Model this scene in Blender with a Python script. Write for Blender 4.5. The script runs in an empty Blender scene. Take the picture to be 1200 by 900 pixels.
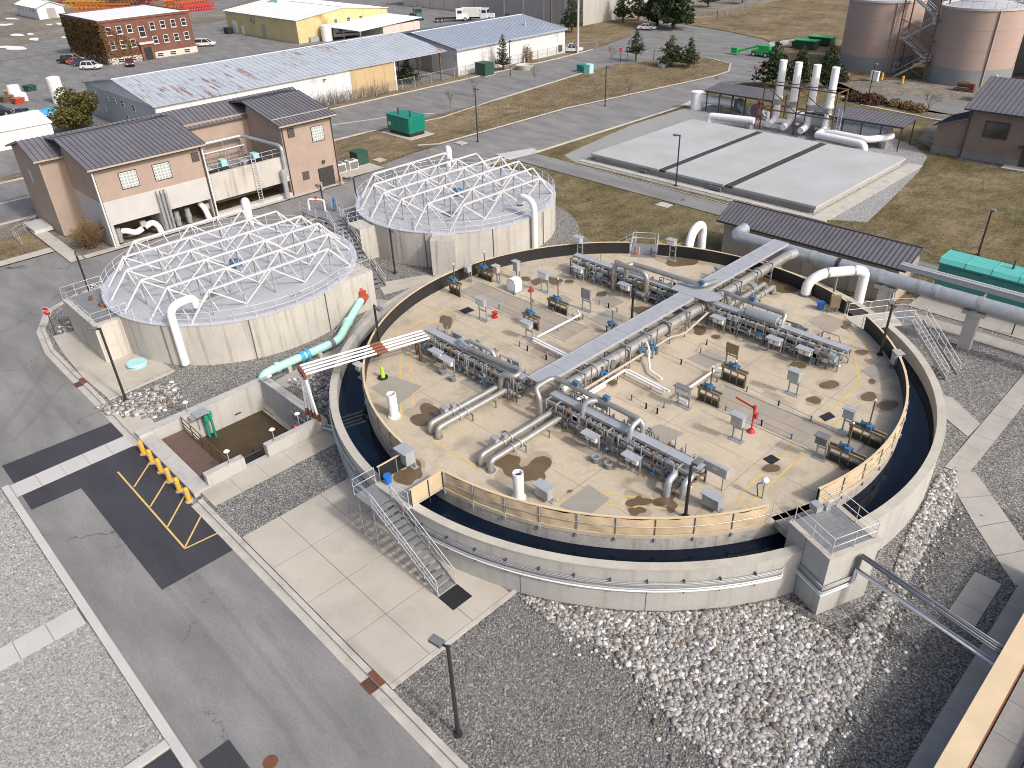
import bpy, math, random
import numpy as np
from mathutils import Vector, Matrix
random.seed(7)
S = bpy.context.scene
COL = S.collection
R = math.radians
# ---------------------------------------------------------------- camera
# World frame: X and Y follow the plant's own building grid, origin under the
# centre of the large round tank, z = 0 is the yard.
CAM = Vector((28.86, -38.07, 31.0))
PITCH, ROLL, HEAD = R(32.51), R(-2.25), R(46.8)
cd = bpy.data.cameras.new('camera')
cd.sensor_width = 36.0
cd.lens = 902.0 / 1200.0 * 36.0
cd.clip_start = 0.5
cd.clip_end = 6000
cam = bpy.data.objects.new('camera', cd)
COL.objects.link(cam)
cam.matrix_world = (Matrix.Translation(CAM) @ Matrix.Rotation(HEAD, 4, 'Z')
                    @ Matrix.Rotation(math.pi/2 - PITCH, 4, 'X') @ Matrix.Rotation(ROLL, 4, 'Z'))
S.camera = cam
# ---------------------------------------------------------------- sky and sun
SUN_EL, SUN_AZ = R(40), R(4)          # azimuth measured from +X towards +Y
w = bpy.data.worlds.new('World'); S.world = w; w.use_nodes = True
nt = w.node_tree
sky = nt.nodes.new('ShaderNodeTexSky'); sky.sky_type = 'NISHITA'; sky.sun_disc = False
sky.sun_elevation = SUN_EL; sky.sun_rotation = math.pi/2 - SUN_AZ
sky.air_density = 0.9; sky.dust_density = 5.5; sky.ozone_density = 1.0
bg = nt.nodes['Background']; bg.inputs['Strength'].default_value = 0.15
nt.links.new(sky.outputs['Color'], bg.inputs['Color'])
sl = bpy.data.lights.new('sun', 'SUN'); sl.energy = 2.0; sl.angle = R(4.0); sl.color = (1.0, 0.975, 0.94)
so = bpy.data.objects.new('sun', sl); COL.objects.link(so)
sd = Vector((math.cos(SUN_EL)*math.cos(SUN_AZ), math.cos(SUN_EL)*math.sin(SUN_AZ), math.sin(SUN_EL)))
so.rotation_euler = sd.to_track_quat('Z', 'Y').to_euler(); so.location = (0, 0, 60)
S.view_settings.view_transform = 'Standard'; S.view_settings.look = 'None'
S.view_settings.exposure = 0.25; S.view_settings.gamma = 1.0
S.render.resolution_x, S.render.resolution_y = 1024, 768
S.cycles.filter_width = 1.0

# ---------------------------------------------------------------- helpers
def P(px, py, z=0.0):
    """Point of the place at height z that the survey photo shows at (px, py)."""
    d = cam.matrix_world.to_3x3() @ Vector(((px-600)/902.0, -(py-450)/902.0, -1.0))
    t = (z - CAM.z) / d.z
    return CAM + d*t
def P2(px, py, z=0.0):
    p = P(px, py, z); return (p.x, p.y)

class B:
    """collects shapes for one mesh"""
    def __init__(s): s.v = []; s.f = []; s.s = []; s.m = []; s.mi = 0
    def _f(s, idx, smooth=False): s.f.append(idx); s.s.append(smooth); s.m.append(s.mi)
    def quad(s, *pts, smooth=False):
        n = len(s.v); s.v += [tuple(p) for p in pts]; s._f(list(range(n, n+len(pts))), smooth); return s
    def box(s, x0, x1, y0, y1, z0, z1):
        n = len(s.v)
        s.v += [(x0,y0,z0),(x1,y0,z0),(x1,y1,z0),(x0,y1,z0),(x0,y0,z1),(x1,y0,z1),(x1,y1,z1),(x0,y1,z1)]
        for q in ((3,2,1,0),(4,5,6,7),(0,1,5,4),(1,2,6,5),(2,3,7,6),(3,0,4,7)): s._f([n+i for i in q])
        return s
    def cbox(s, x, y, z, dx, dy, dz, rz=0.0):
        """box by base centre and size, turned by rz"""
        n = len(s.v); c, k = math.cos(rz), math.sin(rz)
        for zz in (z, z+dz):
            for (i, j) in ((-1,-1),(1,-1),(1,1),(-1,1)):
                a, b = i*dx/2, j*dy/2
                s.v.append((x+c*a-k*b, y+k*a+c*b, zz))
        for q in ((3,2,1,0),(4,5,6,7),(0,1,5,4),(1,2,6,5),(2,3,7,6),(3,0,4,7)): s._f([n+i for i in q])
        return s
    def bar(s, p, q, w, h=None):
        """square bar between two points"""
        h = h or w; p = Vector(p); q = Vector(q); d = (q-p).normalized()
        u = d.cross(Vector((0,0,1)));
        if u.length < 1e-4: u = Vector((1,0,0))
        u.normalize(); t = u.cross(d).normalized()
        n = len(s.v)
        for o in (p, q):
            for (i, j) in ((-1,-1),(1,-1),(1,1),(-1,1)): s.v.append(tuple(o + u*(i*w/2) + t*(j*h/2)))
        for f in ((3,2,1,0),(4,5,6,7),(0,1,5,4),(1,2,6,5),(2,3,7,6),(3,0,4,7)): s._f([n+i for i in f])
        return s
    def cyl(s, p, q, r, n=10, r2=None, caps=True):
        p = Vector(p); q = Vector(q); d = (q-p).normalized(); r2 = r if r2 is None else r2
        u = d.cross(Vector((0,0,1)))
        if u.length < 1e-4: u = Vector((1,0,0))
        u.normalize(); t = d.cross(u).normalized(); k = len(s.v)
        cs = [(math.cos(2*math.pi*i/n), math.sin(2*math.pi*i/n)) for i in range(n)]
        for o, rr in ((p, r), (q, r2)):
            for c, e in cs: s.v.append(tuple(o + u*(c*rr) + t*(e*rr)))
        for i in range(n):
            j = (i+1) % n; s._f([k+i, k+j, k+n+j, k+n+i], n > 5)
        if caps:
            for o, rr, rev in ((p, r, True), (q, r2, False)):
                if rr < 1e-4: continue
                m = len(s.v)
                for c, e in cs: s.v.append(tuple(o + u*(c*rr) + t*(e*rr)))
                ix = list(range(m, m+n)); s._f(ix[::-1] if rev else ix)
        return s
    def tube(s, pts, r, n=8, caps=True):
        """pipe along a polyline, mitred joints"""
        pts = [Vector(p) for p in pts]; N = len(pts); k = len(s.v)
        d0 = (pts[1]-pts[0]).normalized(); u = d0.cross(Vector((0,0,1)))
        if u.length < 1e-3: u = Vector((1,0,0))
        u.normalize()
        rings = []
        for i in range(N):
            if i == 0: d = d0
            elif i == N-1: d = (pts[-1]-pts[-2]).normalized()
            else:
                a = (pts[i]-pts[i-1]).normalized(); b = (pts[i+1]-pts[i]).normalized(); d = a+b
                d = d.normalized() if d.length > 1e-5 else a
            u = (u - d*u.dot(d));
            if u.length < 1e-4: u = d.orthogonal()
            u.normalize(); t = d.cross(u)
            sc = 1.0
            if 0 < i < N-1:
                cs = max(0.45, a.dot(d)); sc = 1/cs
            # stretch only across the bend
            if sc > 1.001:
                ax = a.cross(b)
                ax = ax.normalized() if ax.length > 1e-5 else u
                side = d.cross(ax)
            ring = []
            for j in range(n):
                an = 2*math.pi*j/n; o = u*math.cos(an)*r + t*math.sin(an)*r
                if sc > 1.001: o = o + side*(o.dot(side))*(sc-1)
                s.v.append(tuple(pts[i]+o)); ring.append(len(s.v)-1)
            rings.append(ring)
        for i in range(N-1):
            for j in range(n):
                m = (j+1) % n; s._f([rings[i][j], rings[i][m], rings[i+1][m], rings[i+1][j]], n > 5)
        if caps:
            for ring, rev in ((rings[0], True), (rings[-1], False)):
                m = len(s.v); s.v += [s.v[i] for i in ring]; ix = list(range(m, m+n))
                s._f(ix[::-1] if rev else ix)
        return s
    def prism(s, poly, z0, z1):
        """upright prism over a counter-clockwise outline"""
        ar = sum(poly[i][0]*poly[(i+1)%len(poly)][1]-poly[(i+1)%len(poly)][0]*poly[i][1] for i in range(len(poly)))
        if ar < 0: poly = poly[::-1]
        n = len(poly); k = len(s.v)
        s.v += [(x,y,z0) for x,y in poly] + [(x,y,z1) for x,y in poly]
        s._f([k+n+i for i in range(n)]); s._f([k+i for i in range(n)][::-1])
        for i in range(n):
            j = (i+1) % n; s._f([k+i, k+j, k+n+j, k+n+i])
        return s
    def sheet(s, poly, z):
        ar = sum(poly[i][0]*poly[(i+1)%len(poly)][1]-poly[(i+1)%len(poly)][0]*poly[i][1] for i in range(len(poly)))
        if ar < 0: poly = poly[::-1]
        return s.quad(*[(x, y, z) for x, y in poly])
    def ring(s, cx, cy, r0, r1, z0, z1, a0=0.0, a1=360.0, n=64):
        """annular wall between radii r0 < r1"""
        full = abs(a1-a0) > 359.9; k = len(s.v); m = n if full else n+1
        for i in range(m):
            a = R(a0+(a1-a0)*i/n); c, e = math.cos(a), math.sin(a)
            s.v += [(cx+c*r0,cy+e*r0,z0),(cx+c*r1,cy+e*r1,z0),(cx+c*r1,cy+e*r1,z1),(cx+c*r0,cy+e*r0,z1)]
        for i in range(n):
            j = (i+1) % m; a, b = k+4*i, k+4*j
            s._f([a+1,b+1,b+2,a+2]); s._f([b,a,a+3,b+3]); s._f([a+3,a+2,b+2,b+3]); s._f([a,b,b+1,a+1])
        if not full:
            s._f([k,k+1,k+2,k+3]); e = k+4*n; s._f([e+3,e+2,e+1,e])
        return s
    def disc(s, cx, cy, r, z, n=32):
        return s.quad(*[(cx+r*math.cos(2*math.pi*i/n), cy+r*math.sin(2*math.pi*i/n), z) for i in range(n)])
    def ball(s, c, r, sz=1.0, n=8, m=6):
        k = len(s.v); c = Vector(c)
        for i in range(m+1):
            th = math.pi*i/m
            for j in range(n):
                ph = 2*math.pi*j/n
                s.v.append((c.x+r*math.sin(th)*math.cos(ph), c.y+r*math.sin(th)*math.sin(ph), c.z+r*sz*math.cos(th)))
        for i in range(m):
            for j in range(n):
                l = (j+1) % n; s._f([k+i*n+j, k+(i+1)*n+j, k+(i+1)*n+l, k+i*n+l], True)
        return s

def bend(pts, rad, seg=5):
    """round the corners of a pipe run"""
    pts = [Vector(p) for p in pts]; out = [pts[0]]
    for i in range(1, len(pts)-1):
        p, a, b = pts[i], (pts[i-1]-pts[i]), (pts[i+1]-pts[i])
        la, lb = a.length, b.length; a.normalize(); b.normalize()
        r = min(rad, la*0.49, lb*0.49)
        A, C = p+a*r, p+b*r
        for k in range(seg+1):
            t = k/seg; out.append((1-t)**2*A + 2*t*(1-t)*p + t*t*C)
    out.append(pts[-1]); return out

MATS = {}
def mesh_obj(name, b, mat, parent=None, origin=None):
    """link one mesh object; parts are stored in their thing's own frame"""
    me = bpy.data.meshes.new(name)
    V = np.array(b.v, dtype=np.float64).reshape(-1, 3)
    o = bpy.data.objects.new(name, me)
    if parent is not None:
        root = parent
        while root.parent is not None: root = root.parent
        mi = root.matrix_basis.inverted()
        M3 = np.array(mi.to_3x3()); T = np.array(mi.translation)
        V = V @ M3.T + T
        o.parent = parent
    else:
        c = np.array([(V[:,0].min()+V[:,0].max())/2, (V[:,1].min()+V[:,1].max())/2, V[:,2].min()]) if origin is None else np.array(origin, float)
        V = V - c; o.location = c
    # parts of a mesh thing: the parent mesh sits at the root's location
    me.from_pydata(V.tolist(), [], b.f)
    if any(b.s): me.polygons.foreach_set('use_smooth', b.s)
    for m in (mat if isinstance(mat, (list, tuple)) else [mat]): me.materials.append(MATS[m])
    if any(b.m): me.polygons.foreach_set('material_index', b.m)
    me.update(); COL.objects.link(o); return o
def tag(o, label=None, cat=None, group=None, kind=None):
    if label: o['label'] = label
    if cat: o['category'] = cat
    if group: o['group'] = group
    if kind: o['kind'] = kind
    return o
def thing(name, label, cat, loc, group=None, rz=0.0):
    o = bpy.data.objects.new(name, None); COL.objects.link(o); o.empty_display_size = 0.3
    o.location = loc; o.rotation_euler = (0, 0, rz); o.matrix_basis = Matrix.Translation(loc) @ Matrix.Rotation(rz, 4, 'Z')
    return tag(o, label, cat, group)
def part(name, b, mat, parent, label=None, kind=None):
    o = mesh_obj(name, b, mat, parent); return tag(o, label, None, None, kind)
def solo(name, b, mat, label, cat, group=None):
    return tag(mesh_obj(name, b, mat), label, cat, group)
def struct(name, b, mat):
    return tag(mesh_obj(name, b, mat), kind='structure')
def stuff(name, b, mat, label=None, cat=None):
    return tag(mesh_obj(name, b, mat), label, cat, kind='stuff')
def dup(root, loc, rz=0.0, label=None):
    r = root.copy(); COL.objects.link(r); r.matrix_basis = Matrix.Translation(loc) @ Matrix.Rotation(rz, 4, 'Z')
    if label: r['label'] = label
    for ch in root.children:
        c = ch.copy(); COL.objects.link(c); c.parent = r
        for g in ch.children:
            d = g.copy(); COL.objects.link(d); d.parent = c
    return r

# ---------------------------------------------------------------- materials
def _nodes(name):
    m = bpy.data.materials.new(name); m.use_nodes = True; MATS[name] = m
    t = m.node_tree; return m, t, t.nodes['Principled BSDF']
def _new(t, kind, **kw):
    n = t.nodes.new(kind)
    for k, v in kw.items():
        if hasattr(n, k): setattr(n, k, v)
    return n
def _noise(t, pos, scale, detail=4, rough=0.55, vec=None):
    n = _new(t, 'ShaderNodeTexNoise'); n.inputs['Scale'].default_value = scale
    n.inputs['Detail'].default_value = detail; n.inputs['Roughness'].default_value = rough
    t.links.new(pos, n.inputs['Vector']); return n.outputs['Fac']
def _ramp(t, fac, stops):
    n = _new(t, 'ShaderNodeValToRGB'); e = n.color_ramp.elements
    while len(e) < len(stops): e.new(0.5)
    for i, (p, c) in enumerate(stops):
        e[i].position = p; e[i].color = (c[0], c[1], c[2], 1)
    t.links.new(fac, n.inputs['Fac']); return n.outputs['Color']
def _mul(t, a, b, fac=1.0, mode='MULTIPLY'):
    n = _new(t, 'ShaderNodeMix', data_type='RGBA', blend_type=mode)
    n.inputs['Factor'].default_value = fac
    t.links.new(a, n.inputs[6]); t.links.new(b, n.inputs[7]); return n.outputs[2]
def _mixf(t, fac, a, b):
    n = _new(t, 'ShaderNodeMix', data_type='RGBA')
    t.links.new(fac, n.inputs['Factor']); t.links.new(a, n.inputs[6])
    if isinstance(b, tuple): n.inputs[7].default_value = (*b, 1)
    else: t.links.new(b, n.inputs[7])
    return n.outputs[2]
def _pos(t): return _new(t, 'ShaderNodeNewGeometry').outputs['Position']
def _map(t, pos, sc):
    n = _new(t, 'ShaderNodeMapping'); n.inputs['Scale'].default_value = sc
    t.links.new(pos, n.inputs['Vector']); return n.outputs['Vector']
def _bump(t, bs, fac, strength, dist=0.02):
    n = _new(t, 'ShaderNodeBump'); n.inputs['Strength'].default_value = strength; n.inputs['Distance'].default_value = dist
    t.links.new(fac, n.inputs['Height']); t.links.new(n.outputs['Normal'], bs.inputs['Normal'])
def g3(a, k): return tuple(x*k for x in a)

def mat(name, c, var=0.18, sc=0.9, rough=0.8, metal=0.0, fine=0.0, fsc=25.0, bump=0.0, streak=0.0, stain=None, stain_sc=0.25, stain_lo=0.55, stain_hi=0.72, spec=None):
    """plain surface with large-scale mottling, fine grain, vertical weather streaks and patchy stains"""
    m, t, bs = _nodes(name); pos = _pos(t)
    col = _ramp(t, _noise(t, pos, sc, 6, 0.6), [(0.25, g3(c, 1-var)), (0.75, g3(c, 1+var))])
    if stain:
        f = _ramp(t, _noise(t, pos, stain_sc, 7, 0.65), [(stain_lo, (0,0,0)), (stain_hi, (1,1,1))])
        col = _mixf(t, f, col, stain)
    if streak:
        f = _noise(t, _map(t, pos, (2.2, 2.2, 0.12)), 1.0, 5, 0.6)
        col = _mul(t, col, _ramp(t, f, [(0.30, g3((0.95,0.91,0.84), 1-streak)), (0.47, (1,1,1))]), 1.0)
    if fine:
        f = _noise(t, pos, fsc, 3, 0.6)
        col = _mul(t, col, _ramp(t, f, [(0.3, (1-fine,)*3), (0.7, (1+fine*0.6,)*3)]), 1.0)
        if bump: _bump(t, bs, f, bump)
    t.links.new(col, bs.inputs['Base Color'])
    bs.inputs['Roughness'].default_value = rough; bs.inputs['Metallic'].default_value = metal
    if spec is not None: bs.inputs['Specular IOR Level'].default_value = spec
    return m

def gravel(name, cols, cell=0.07, big=0.12, bump=0.6, tint=None):
    """loose stone: one random colour per stone"""
    m, t, bs = _nodes(name); pos = _pos(t)
    v = _new(t, 'ShaderNodeTexVoronoi'); v.inputs['Scale'].default_value = 1.0/cell
    t.links.new(pos, v.inputs['Vector'])
    sep = _new(t, 'ShaderNodeSeparateColor'); t.links.new(v.outputs['Color'], sep.inputs[0])
    n = len(cols)
    col = _ramp(t, sep.outputs[0], [(i/(n-1), c) for i, c in enumerate(cols)])
    edge = _ramp(t, v.outputs['Distance'], [(0.25, (1,1,1)), (0.75, (0.45,)*3)])
    col = _mul(t, col, edge, 0.8)
    f = _noise(t, pos, 0.35, 6, 0.6)
    col = _mul(t, col, _ramp(t, f, [(0.3, (1-big,)*3), (0.7, (1+big,)*3)]), 1.0)
    t.links.new(col, bs.inputs['Base Color']); bs.inputs['Roughness'].default_value = 0.95
    bs.inputs['Specular IOR Level'].default_value = 0.2
    inv = _new(t, 'ShaderNodeMath', operation='MULTIPLY'); inv.inputs[1].default_value = -1
    t.links.new(v.outputs['Distance'], inv.inputs[0]); _bump(t, bs, inv.outputs[0], bump, cell*0.6)
    return m
def lawn(name, cols, sc=0.12):
    m, t, bs = _nodes(name); pos = _pos(t)
    n = len(cols)
    a = _ramp(t, _noise(t, pos, sc, 8, 0.62), [(0.28+0.46*i/(n-1), c) for i, c in enumerate(cols)])
    f = _noise(t, _map(t, pos, (1, 1.6, 1)), 2.6, 6, 0.75)
    a = _mul(t, a, _ramp(t, f, [(0.32, (0.5,)*3), (0.5, (1,)*3), (0.68, (1.6,1.5,1.28))]), 1.0)
    a = _mul(t, a, _ramp(t, _noise(t, _map(t, pos, (1.4,0.7,1)), 0.5, 6, 0.7), [(0.34, (0.66,0.70,0.62)), (0.5, (1,)*3), (0.66, (1.32,1.24,1.12))]), 1.0)
    f2 = _noise(t, pos, 9, 3, 0.7)
    a = _mul(t, a, _ramp(t, f2, [(0.3, (0.6,)*3), (0.7, (1.35,)*3)]), 1.0)
    t.links.new(a, bs.inputs['Base Color']); bs.inputs['Roughness'].default_value = 1.0
    bs.inputs['Specular IOR Level'].default_value = 0.1
    _bump(t, bs, f2, 0.8, 0.05); return m
def asphalt(name, c, crack=True, worn=0.25):
    m, t, bs = _nodes(name); pos = _pos(t)
    a = _ramp(t, _noise(t, _map(t, pos, (0.35, 1.0, 1)), 0.45, 7, 0.6), [(0.3, g3(c, 1-worn)), (0.7, g3(c, 1+worn*0.8))])
    a = _mul(t, a, _ramp(t, _noise(t, pos, 7, 5, 0.7), [(0.3, (0.86,)*3), (0.7, (1.12,)*3)]), 1.0)
    f = _noise(t, pos, 60, 2, 0.6)
    a = _mul(t, a, _ramp(t, f, [(0.3, (0.85,)*3), (0.7, (1.18,)*3)]), 1.0)
    if crack:
        d = _noise(t, pos, 1.1, 5, 0.7)
        mx = _new(t, 'ShaderNodeVectorMath', operation='MULTIPLY_ADD')
        cb = _new(t, 'ShaderNodeCombineXYZ'); t.links.new(d, cb.inputs[0]); t.links.new(_noise(t, _map(t, pos, (1.3,0.8,1)), 1.4, 5, 0.7), cb.inputs[1])
        t.links.new(cb.outputs[0], mx.inputs[0]); mx.inputs[1].default_value = (2.2, 2.2, 0); t.links.new(pos, mx.inputs[2])
        v = _new(t, 'ShaderNodeTexVoronoi', feature='DISTANCE_TO_EDGE'); v.inputs['Scale'].default_value = 0.16
        t.links.new(mx.outputs[0], v.inputs['Vector'])
        cr = _ramp(t, v.outputs['Distance'], [(0.0, (1,1,1)), (0.007, (0,0,0))])
        gate = _ramp(t, _noise(t, pos, 0.22, 3, 0.5), [(0.52, (0,0,0)), (0.58, (1,1,1))])
        a = _mixf(t, _mul(t, cr, gate, 1.0), a, g3(c, 0.3))
    t.links.new(a, bs.inputs['Base Color']); bs.inputs['Roughness'].default_value = 0.9
    bs.inputs['Specular IOR Level'].default_value = 0.25
    _bump(t, bs, f, 0.35, 0.01); return m
def water(name, c, rough=0.06, bump=0.12, sc=1.5, spec=0.5):
    m, t, bs = _nodes(name); pos = _pos(t)
    f = _noise(t, pos, sc, 4, 0.6)
    col = _ramp(t, _noise(t, pos, 0.3, 5, 0.6), [(0.3, g3(c, 0.8)), (0.7, g3(c, 1.2))])
    t.links.new(col, bs.inputs['Base Color']); bs.inputs['Roughness'].default_value = rough
    bs.inputs['Specular IOR Level'].default_value = spec; bs.inputs['IOR'].default_value = 1.33
    _bump(t, bs, f, bump, 0.03); return m

mat('concrete_wall', (0.45,0.44,0.415), 0.12, 0.5, 0.85, fine=0.07, fsc=9, streak=0.13, stain=(0.34,0.31,0.27), stain_lo=0.60, stain_hi=0.78)
mat('concrete_tank', (0.50,0.475,0.43), 0.12, 0.4, 0.85, fine=0.08, fsc=9, streak=0.30, stain=(0.33,0.27,0.19), stain_lo=0.62, stain_hi=0.80)
mat('concrete_rim', (0.46,0.435,0.38), 0.16, 0.7, 0.85, fine=0.09, fsc=12, stain=(0.30,0.26,0.20), stain_lo=0.52, stain_hi=0.75)
mat('concrete_moat', (0.40,0.39,0.37), 0.18, 0.8, 0.85, fine=0.12, fsc=7, streak=0.35, stain=(0.20,0.19,0.18), stain_sc=1.0)
mat('concrete_deck', (0.50,0.43,0.322), 0.13, 0.22, 0.8, fine=0.09, fsc=6, stain=(0.335,0.29,0.225), stain_sc=0.45, stain_lo=0.47, stain_hi=0.72)
mat('concrete_pad', (0.455,0.42,0.36), 0.12, 0.25, 0.85, fine=0.07, fsc=14, stain=(0.36,0.32,0.27), stain_sc=0.3, stain_lo=0.5, stain_hi=0.75)
mat('concrete_kerb', (0.46,0.435,0.39), 0.15, 0.8, 0.85, fine=0.08, fsc=12, stain=(0.33,0.30,0.26), stain_sc=0.6)
mat('concrete_white', (0.50,0.49,0.475), 0.08, 0.5, 0.8, fine=0.06, fsc=12)
mat('concrete_slab', (0.415,0.43,0.435), 0.10, 0.16, 0.8, fine=0.05, fsc=10, stain=(0.36,0.355,0.34), stain_sc=0.14, stain_lo=0.46, stain_hi=0.74)
mat('concrete_walk', (0.37,0.35,0.32), 0.14, 0.6, 0.85, fine=0.08, fsc=12)
mat('joint_deck', (0.22,0.18,0.135), 0.2, 2, 0.9)
mat('joint_dark', (0.12,0.11,0.10), 0.2, 2, 0.9)
mat('stucco', (0.375,0.29,0.24), 0.09, 0.7, 0.92, fine=0.10, fsc=22, bump=0.25)
mat('silo_stucco', (0.42,0.315,0.27), 0.06, 0.3, 0.92, fine=0.05, fsc=9)
mat('silo_base', (0.25,0.265,0.265), 0.10, 0.5, 0.9, fine=0.05, fsc=9)
mat('block_brown', (0.24,0.185,0.155), 0.10, 0.9, 0.9, fine=0.12, fsc=6)
mat('block_base', (0.23,0.225,0.22), 0.10, 0.9, 0.9, fine=0.1, fsc=6)
mat('siding_tan', (0.40,0.35,0.29), 0.08, 0.6, 0.85, fine=0.05, fsc=12)
mat('roof_metal', (0.20,0.19,0.205), 0.14, 0.6, 0.45, 0.3, fine=0.04, fsc=8)
mat('roof_rib', (0.06,0.055,0.06), 0.1, 0.6, 0.5, 0.3)
mat('trim_tan', (0.42,0.36,0.29), 0.08, 0.6, 0.8)
mat('trim_dark', (0.05,0.045,0.045), 0.15, 0.6, 0.6)
mat('galv', (0.50,0.52,0.545), 0.12, 2.5, 0.46, 0.55, fine=0.05, fsc=14)
mat('galv_dull', (0.36,0.365,0.37), 0.15, 2.0, 0.6, 0.35, fine=0.06, fsc=14)
mat('tray', (0.46,0.475,0.50), 0.10, 1.4, 0.5, 0.35, fine=0.05, fsc=9)
mat('steel_pipe', (0.42,0.405,0.375), 0.15, 1.6, 0.42, 0.6, fine=0.05, fsc=14)
mat('rust_steel', (0.16,0.10,0.065), 0.35, 3.0, 0.8, 0.2, fine=0.15, fsc=18)
mat('gate_olive', (0.27,0.215,0.135), 0.25, 2.0, 0.65, 0.2, fine=0.1, fsc=15)
mat('gate_dark', (0.05,0.045,0.035), 0.3, 2.0, 0.7)
mat('alum', (0.60,0.615,0.66), 0.08, 1.0, 0.5, 0.25, fine=0.04, fsc=8)
mat('alum_cover', (0.47,0.475,0.49), 0.08, 0.7, 0.55, 0.15, fine=0.04, fsc=8, stain=(0.44,0.45,0.50), stain_sc=0.5)
mat('truss_alum', (0.60,0.60,0.60), 0.06, 1.5, 0.5, 0.12)
mat('white_pipe', (0.84,0.84,0.83), 0.05, 1.0, 0.45)
mat('grey_box', (0.42,0.44,0.45), 0.10, 1.6, 0.5, 0.25, fine=0.04, fsc=10)
mat('grey_dark', (0.16,0.165,0.17), 0.15, 2.0, 0.6)
mat('grating', (0.24,0.245,0.25), 0.15, 2.0, 0.7, 0.2, fine=0.25, fsc=30)
mat('screen_white', (0.72,0.74,0.74), 0.03, 1.0, 0.35)
mat('black', (0.018,0.018,0.02), 0.2, 2.0, 0.55)
mat('pole_dark', (0.030,0.028,0.027), 0.15, 2.0, 0.5)
mat('liner_black', (0.016,0.017,0.020), 0.3, 0.9, 0.5, fine=0.1, fsc=6)
mat('tarp_tan', (0.56,0.44,0.285), 0.10, 0.6, 0.75, fine=0.05, fsc=9, stain=(0.46,0.34,0.20), stain_sc=0.8, stain_lo=0.55, stain_hi=0.8)
mat('tarp_lip', (0.62,0.49,0.32), 0.1, 0.6, 0.75)
mat('yellow_paint', (0.62,0.44,0.15), 0.14, 2.0, 0.8, fine=0.15, fsc=9, stain=(0.49,0.40,0.28), stain_sc=1.6, stain_lo=0.56, stain_hi=0.68)
mat('yellow_gloss', (0.75,0.40,0.04), 0.06, 2.0, 0.4)
mat('blue_act', (0.06,0.155,0.27), 0.15, 3.0, 0.4)
mat('blue_bright', (0.02,0.16,0.55), 0.08, 3.0, 0.4)
mat('red_paint', (0.50,0.03,0.03), 0.10, 3.0, 0.45)
mat('red_valve', (0.42,0.075,0.035), 0.10, 3.0, 0.45)
mat('pipe_mint', (0.42,0.72,0.63), 0.06, 1.5, 0.4)
mat('pipe_cyan', (0.05,0.38,0.60), 0.06, 1.5, 0.4)
mat('green_pipe', (0.02,0.27,0.17), 0.08, 1.5, 0.4)
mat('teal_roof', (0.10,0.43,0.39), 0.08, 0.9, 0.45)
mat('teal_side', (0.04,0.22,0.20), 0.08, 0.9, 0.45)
mat('green_gen', (0.005,0.21,0.15), 0.07, 1.2, 0.4)
mat('green_box', (0.022,0.075,0.05), 0.12, 1.2, 0.5)
mat('green_lift', (0.02,0.40,0.09), 0.08, 1.2, 0.4)
mat('lime', (0.38,0.85,0.03), 0.05, 3.0, 0.4)
mat('cap_aqua', (0.36,0.66,0.66), 0.06, 1.0, 0.5)
mat('rust_grate', (0.16,0.06,0.035), 0.25, 5.0, 0.85, fine=0.2, fsc=20)
mat('brown_wrap', (0.20,0.07,0.04), 0.15, 4.0, 0.7)
mat('plank_brown', (0.135,0.088,0.068), 0.12, 1.5, 0.8, fine=0.1, fsc=12)
mat('damp', (0.365,0.305,0.225), 0.14, 1.2, 0.7)
mat('puddle', (0.14,0.098,0.056), 0.22, 1.5, 0.35, spec=0.5)
mat('plate', (0.37,0.32,0.255), 0.10, 0.9, 0.7, 0.1, fine=0.10, fsc=14)
mat('plate_gr', (0.36,0.33,0.28), 0.10, 0.8, 0.65, 0.15, fine=0.12, fsc=22)
mat('glass_block', (0.36,0.42,0.39), 0.10, 1.5, 0.2, spec=0.7)
mat('glass', (0.03,0.035,0.04), 0.2, 1.0, 0.08, spec=0.7)
mat('white_trim', (0.74,0.73,0.71), 0.05, 1.0, 0.6)
mat('louvre', (0.115,0.095,0.085), 0.1, 1.0, 0.7)
asphalt('asphalt', (0.215,0.213,0.209))
asphalt('asphalt_mark', (0.196,0.194,0.19))
asphalt('asphalt_far', (0.20,0.198,0.195))
asphalt('asphalt_new', (0.052,0.052,0.062), crack=False, worn=0.18)
gravel('gravel_grey', [(0.17,0.17,0.17),(0.29,0.29,0.285),(0.39,0.388,0.38),(0.47,0.465,0.455),(0.66,0.655,0.64)], 0.06, 0.06)
gravel('gravel_warm', [(0.09,0.087,0.082),(0.17,0.166,0.157),(0.24,0.235,0.223),(0.31,0.302,0.288),(0.52,0.508,0.49)], 0.065, 0.12)
gravel('gravel_shaded', [(0.06,0.059,0.057),(0.115,0.113,0.11),(0.165,0.162,0.157),(0.21,0.207,0.2),(0.38,0.373,0.36)], 0.07, 0.12)  # the warm gravel darkened, so the colour itself carries the shade
gravel('cobble_bed', [(0.05,0.047,0.043),(0.11,0.105,0.10),(0.18,0.172,0.16),(0.25,0.24,0.225),(0.38,0.37,0.35)], 0.11, 0.10, 0.7)
lawn('grass_dry', [(0.11,0.092,0.052),(0.165,0.132,0.084),(0.215,0.172,0.115),(0.28,0.23,0.155)])
lawn('grass_green', [(0.075,0.069,0.034),(0.128,0.108,0.060),(0.175,0.145,0.088),(0.235,0.195,0.128)])
lawn('dirt', [(0.13,0.115,0.10),(0.18,0.165,0.145),(0.22,0.20,0.18),(0.29,0.275,0.255)], 0.05)
water('water_dark', (0.0035,0.0085,0.020), 0.05, 0.05, 0.8)
water('water_brown', (0.060,0.042,0.022), 0.16, 0.10, 0.9)
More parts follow.
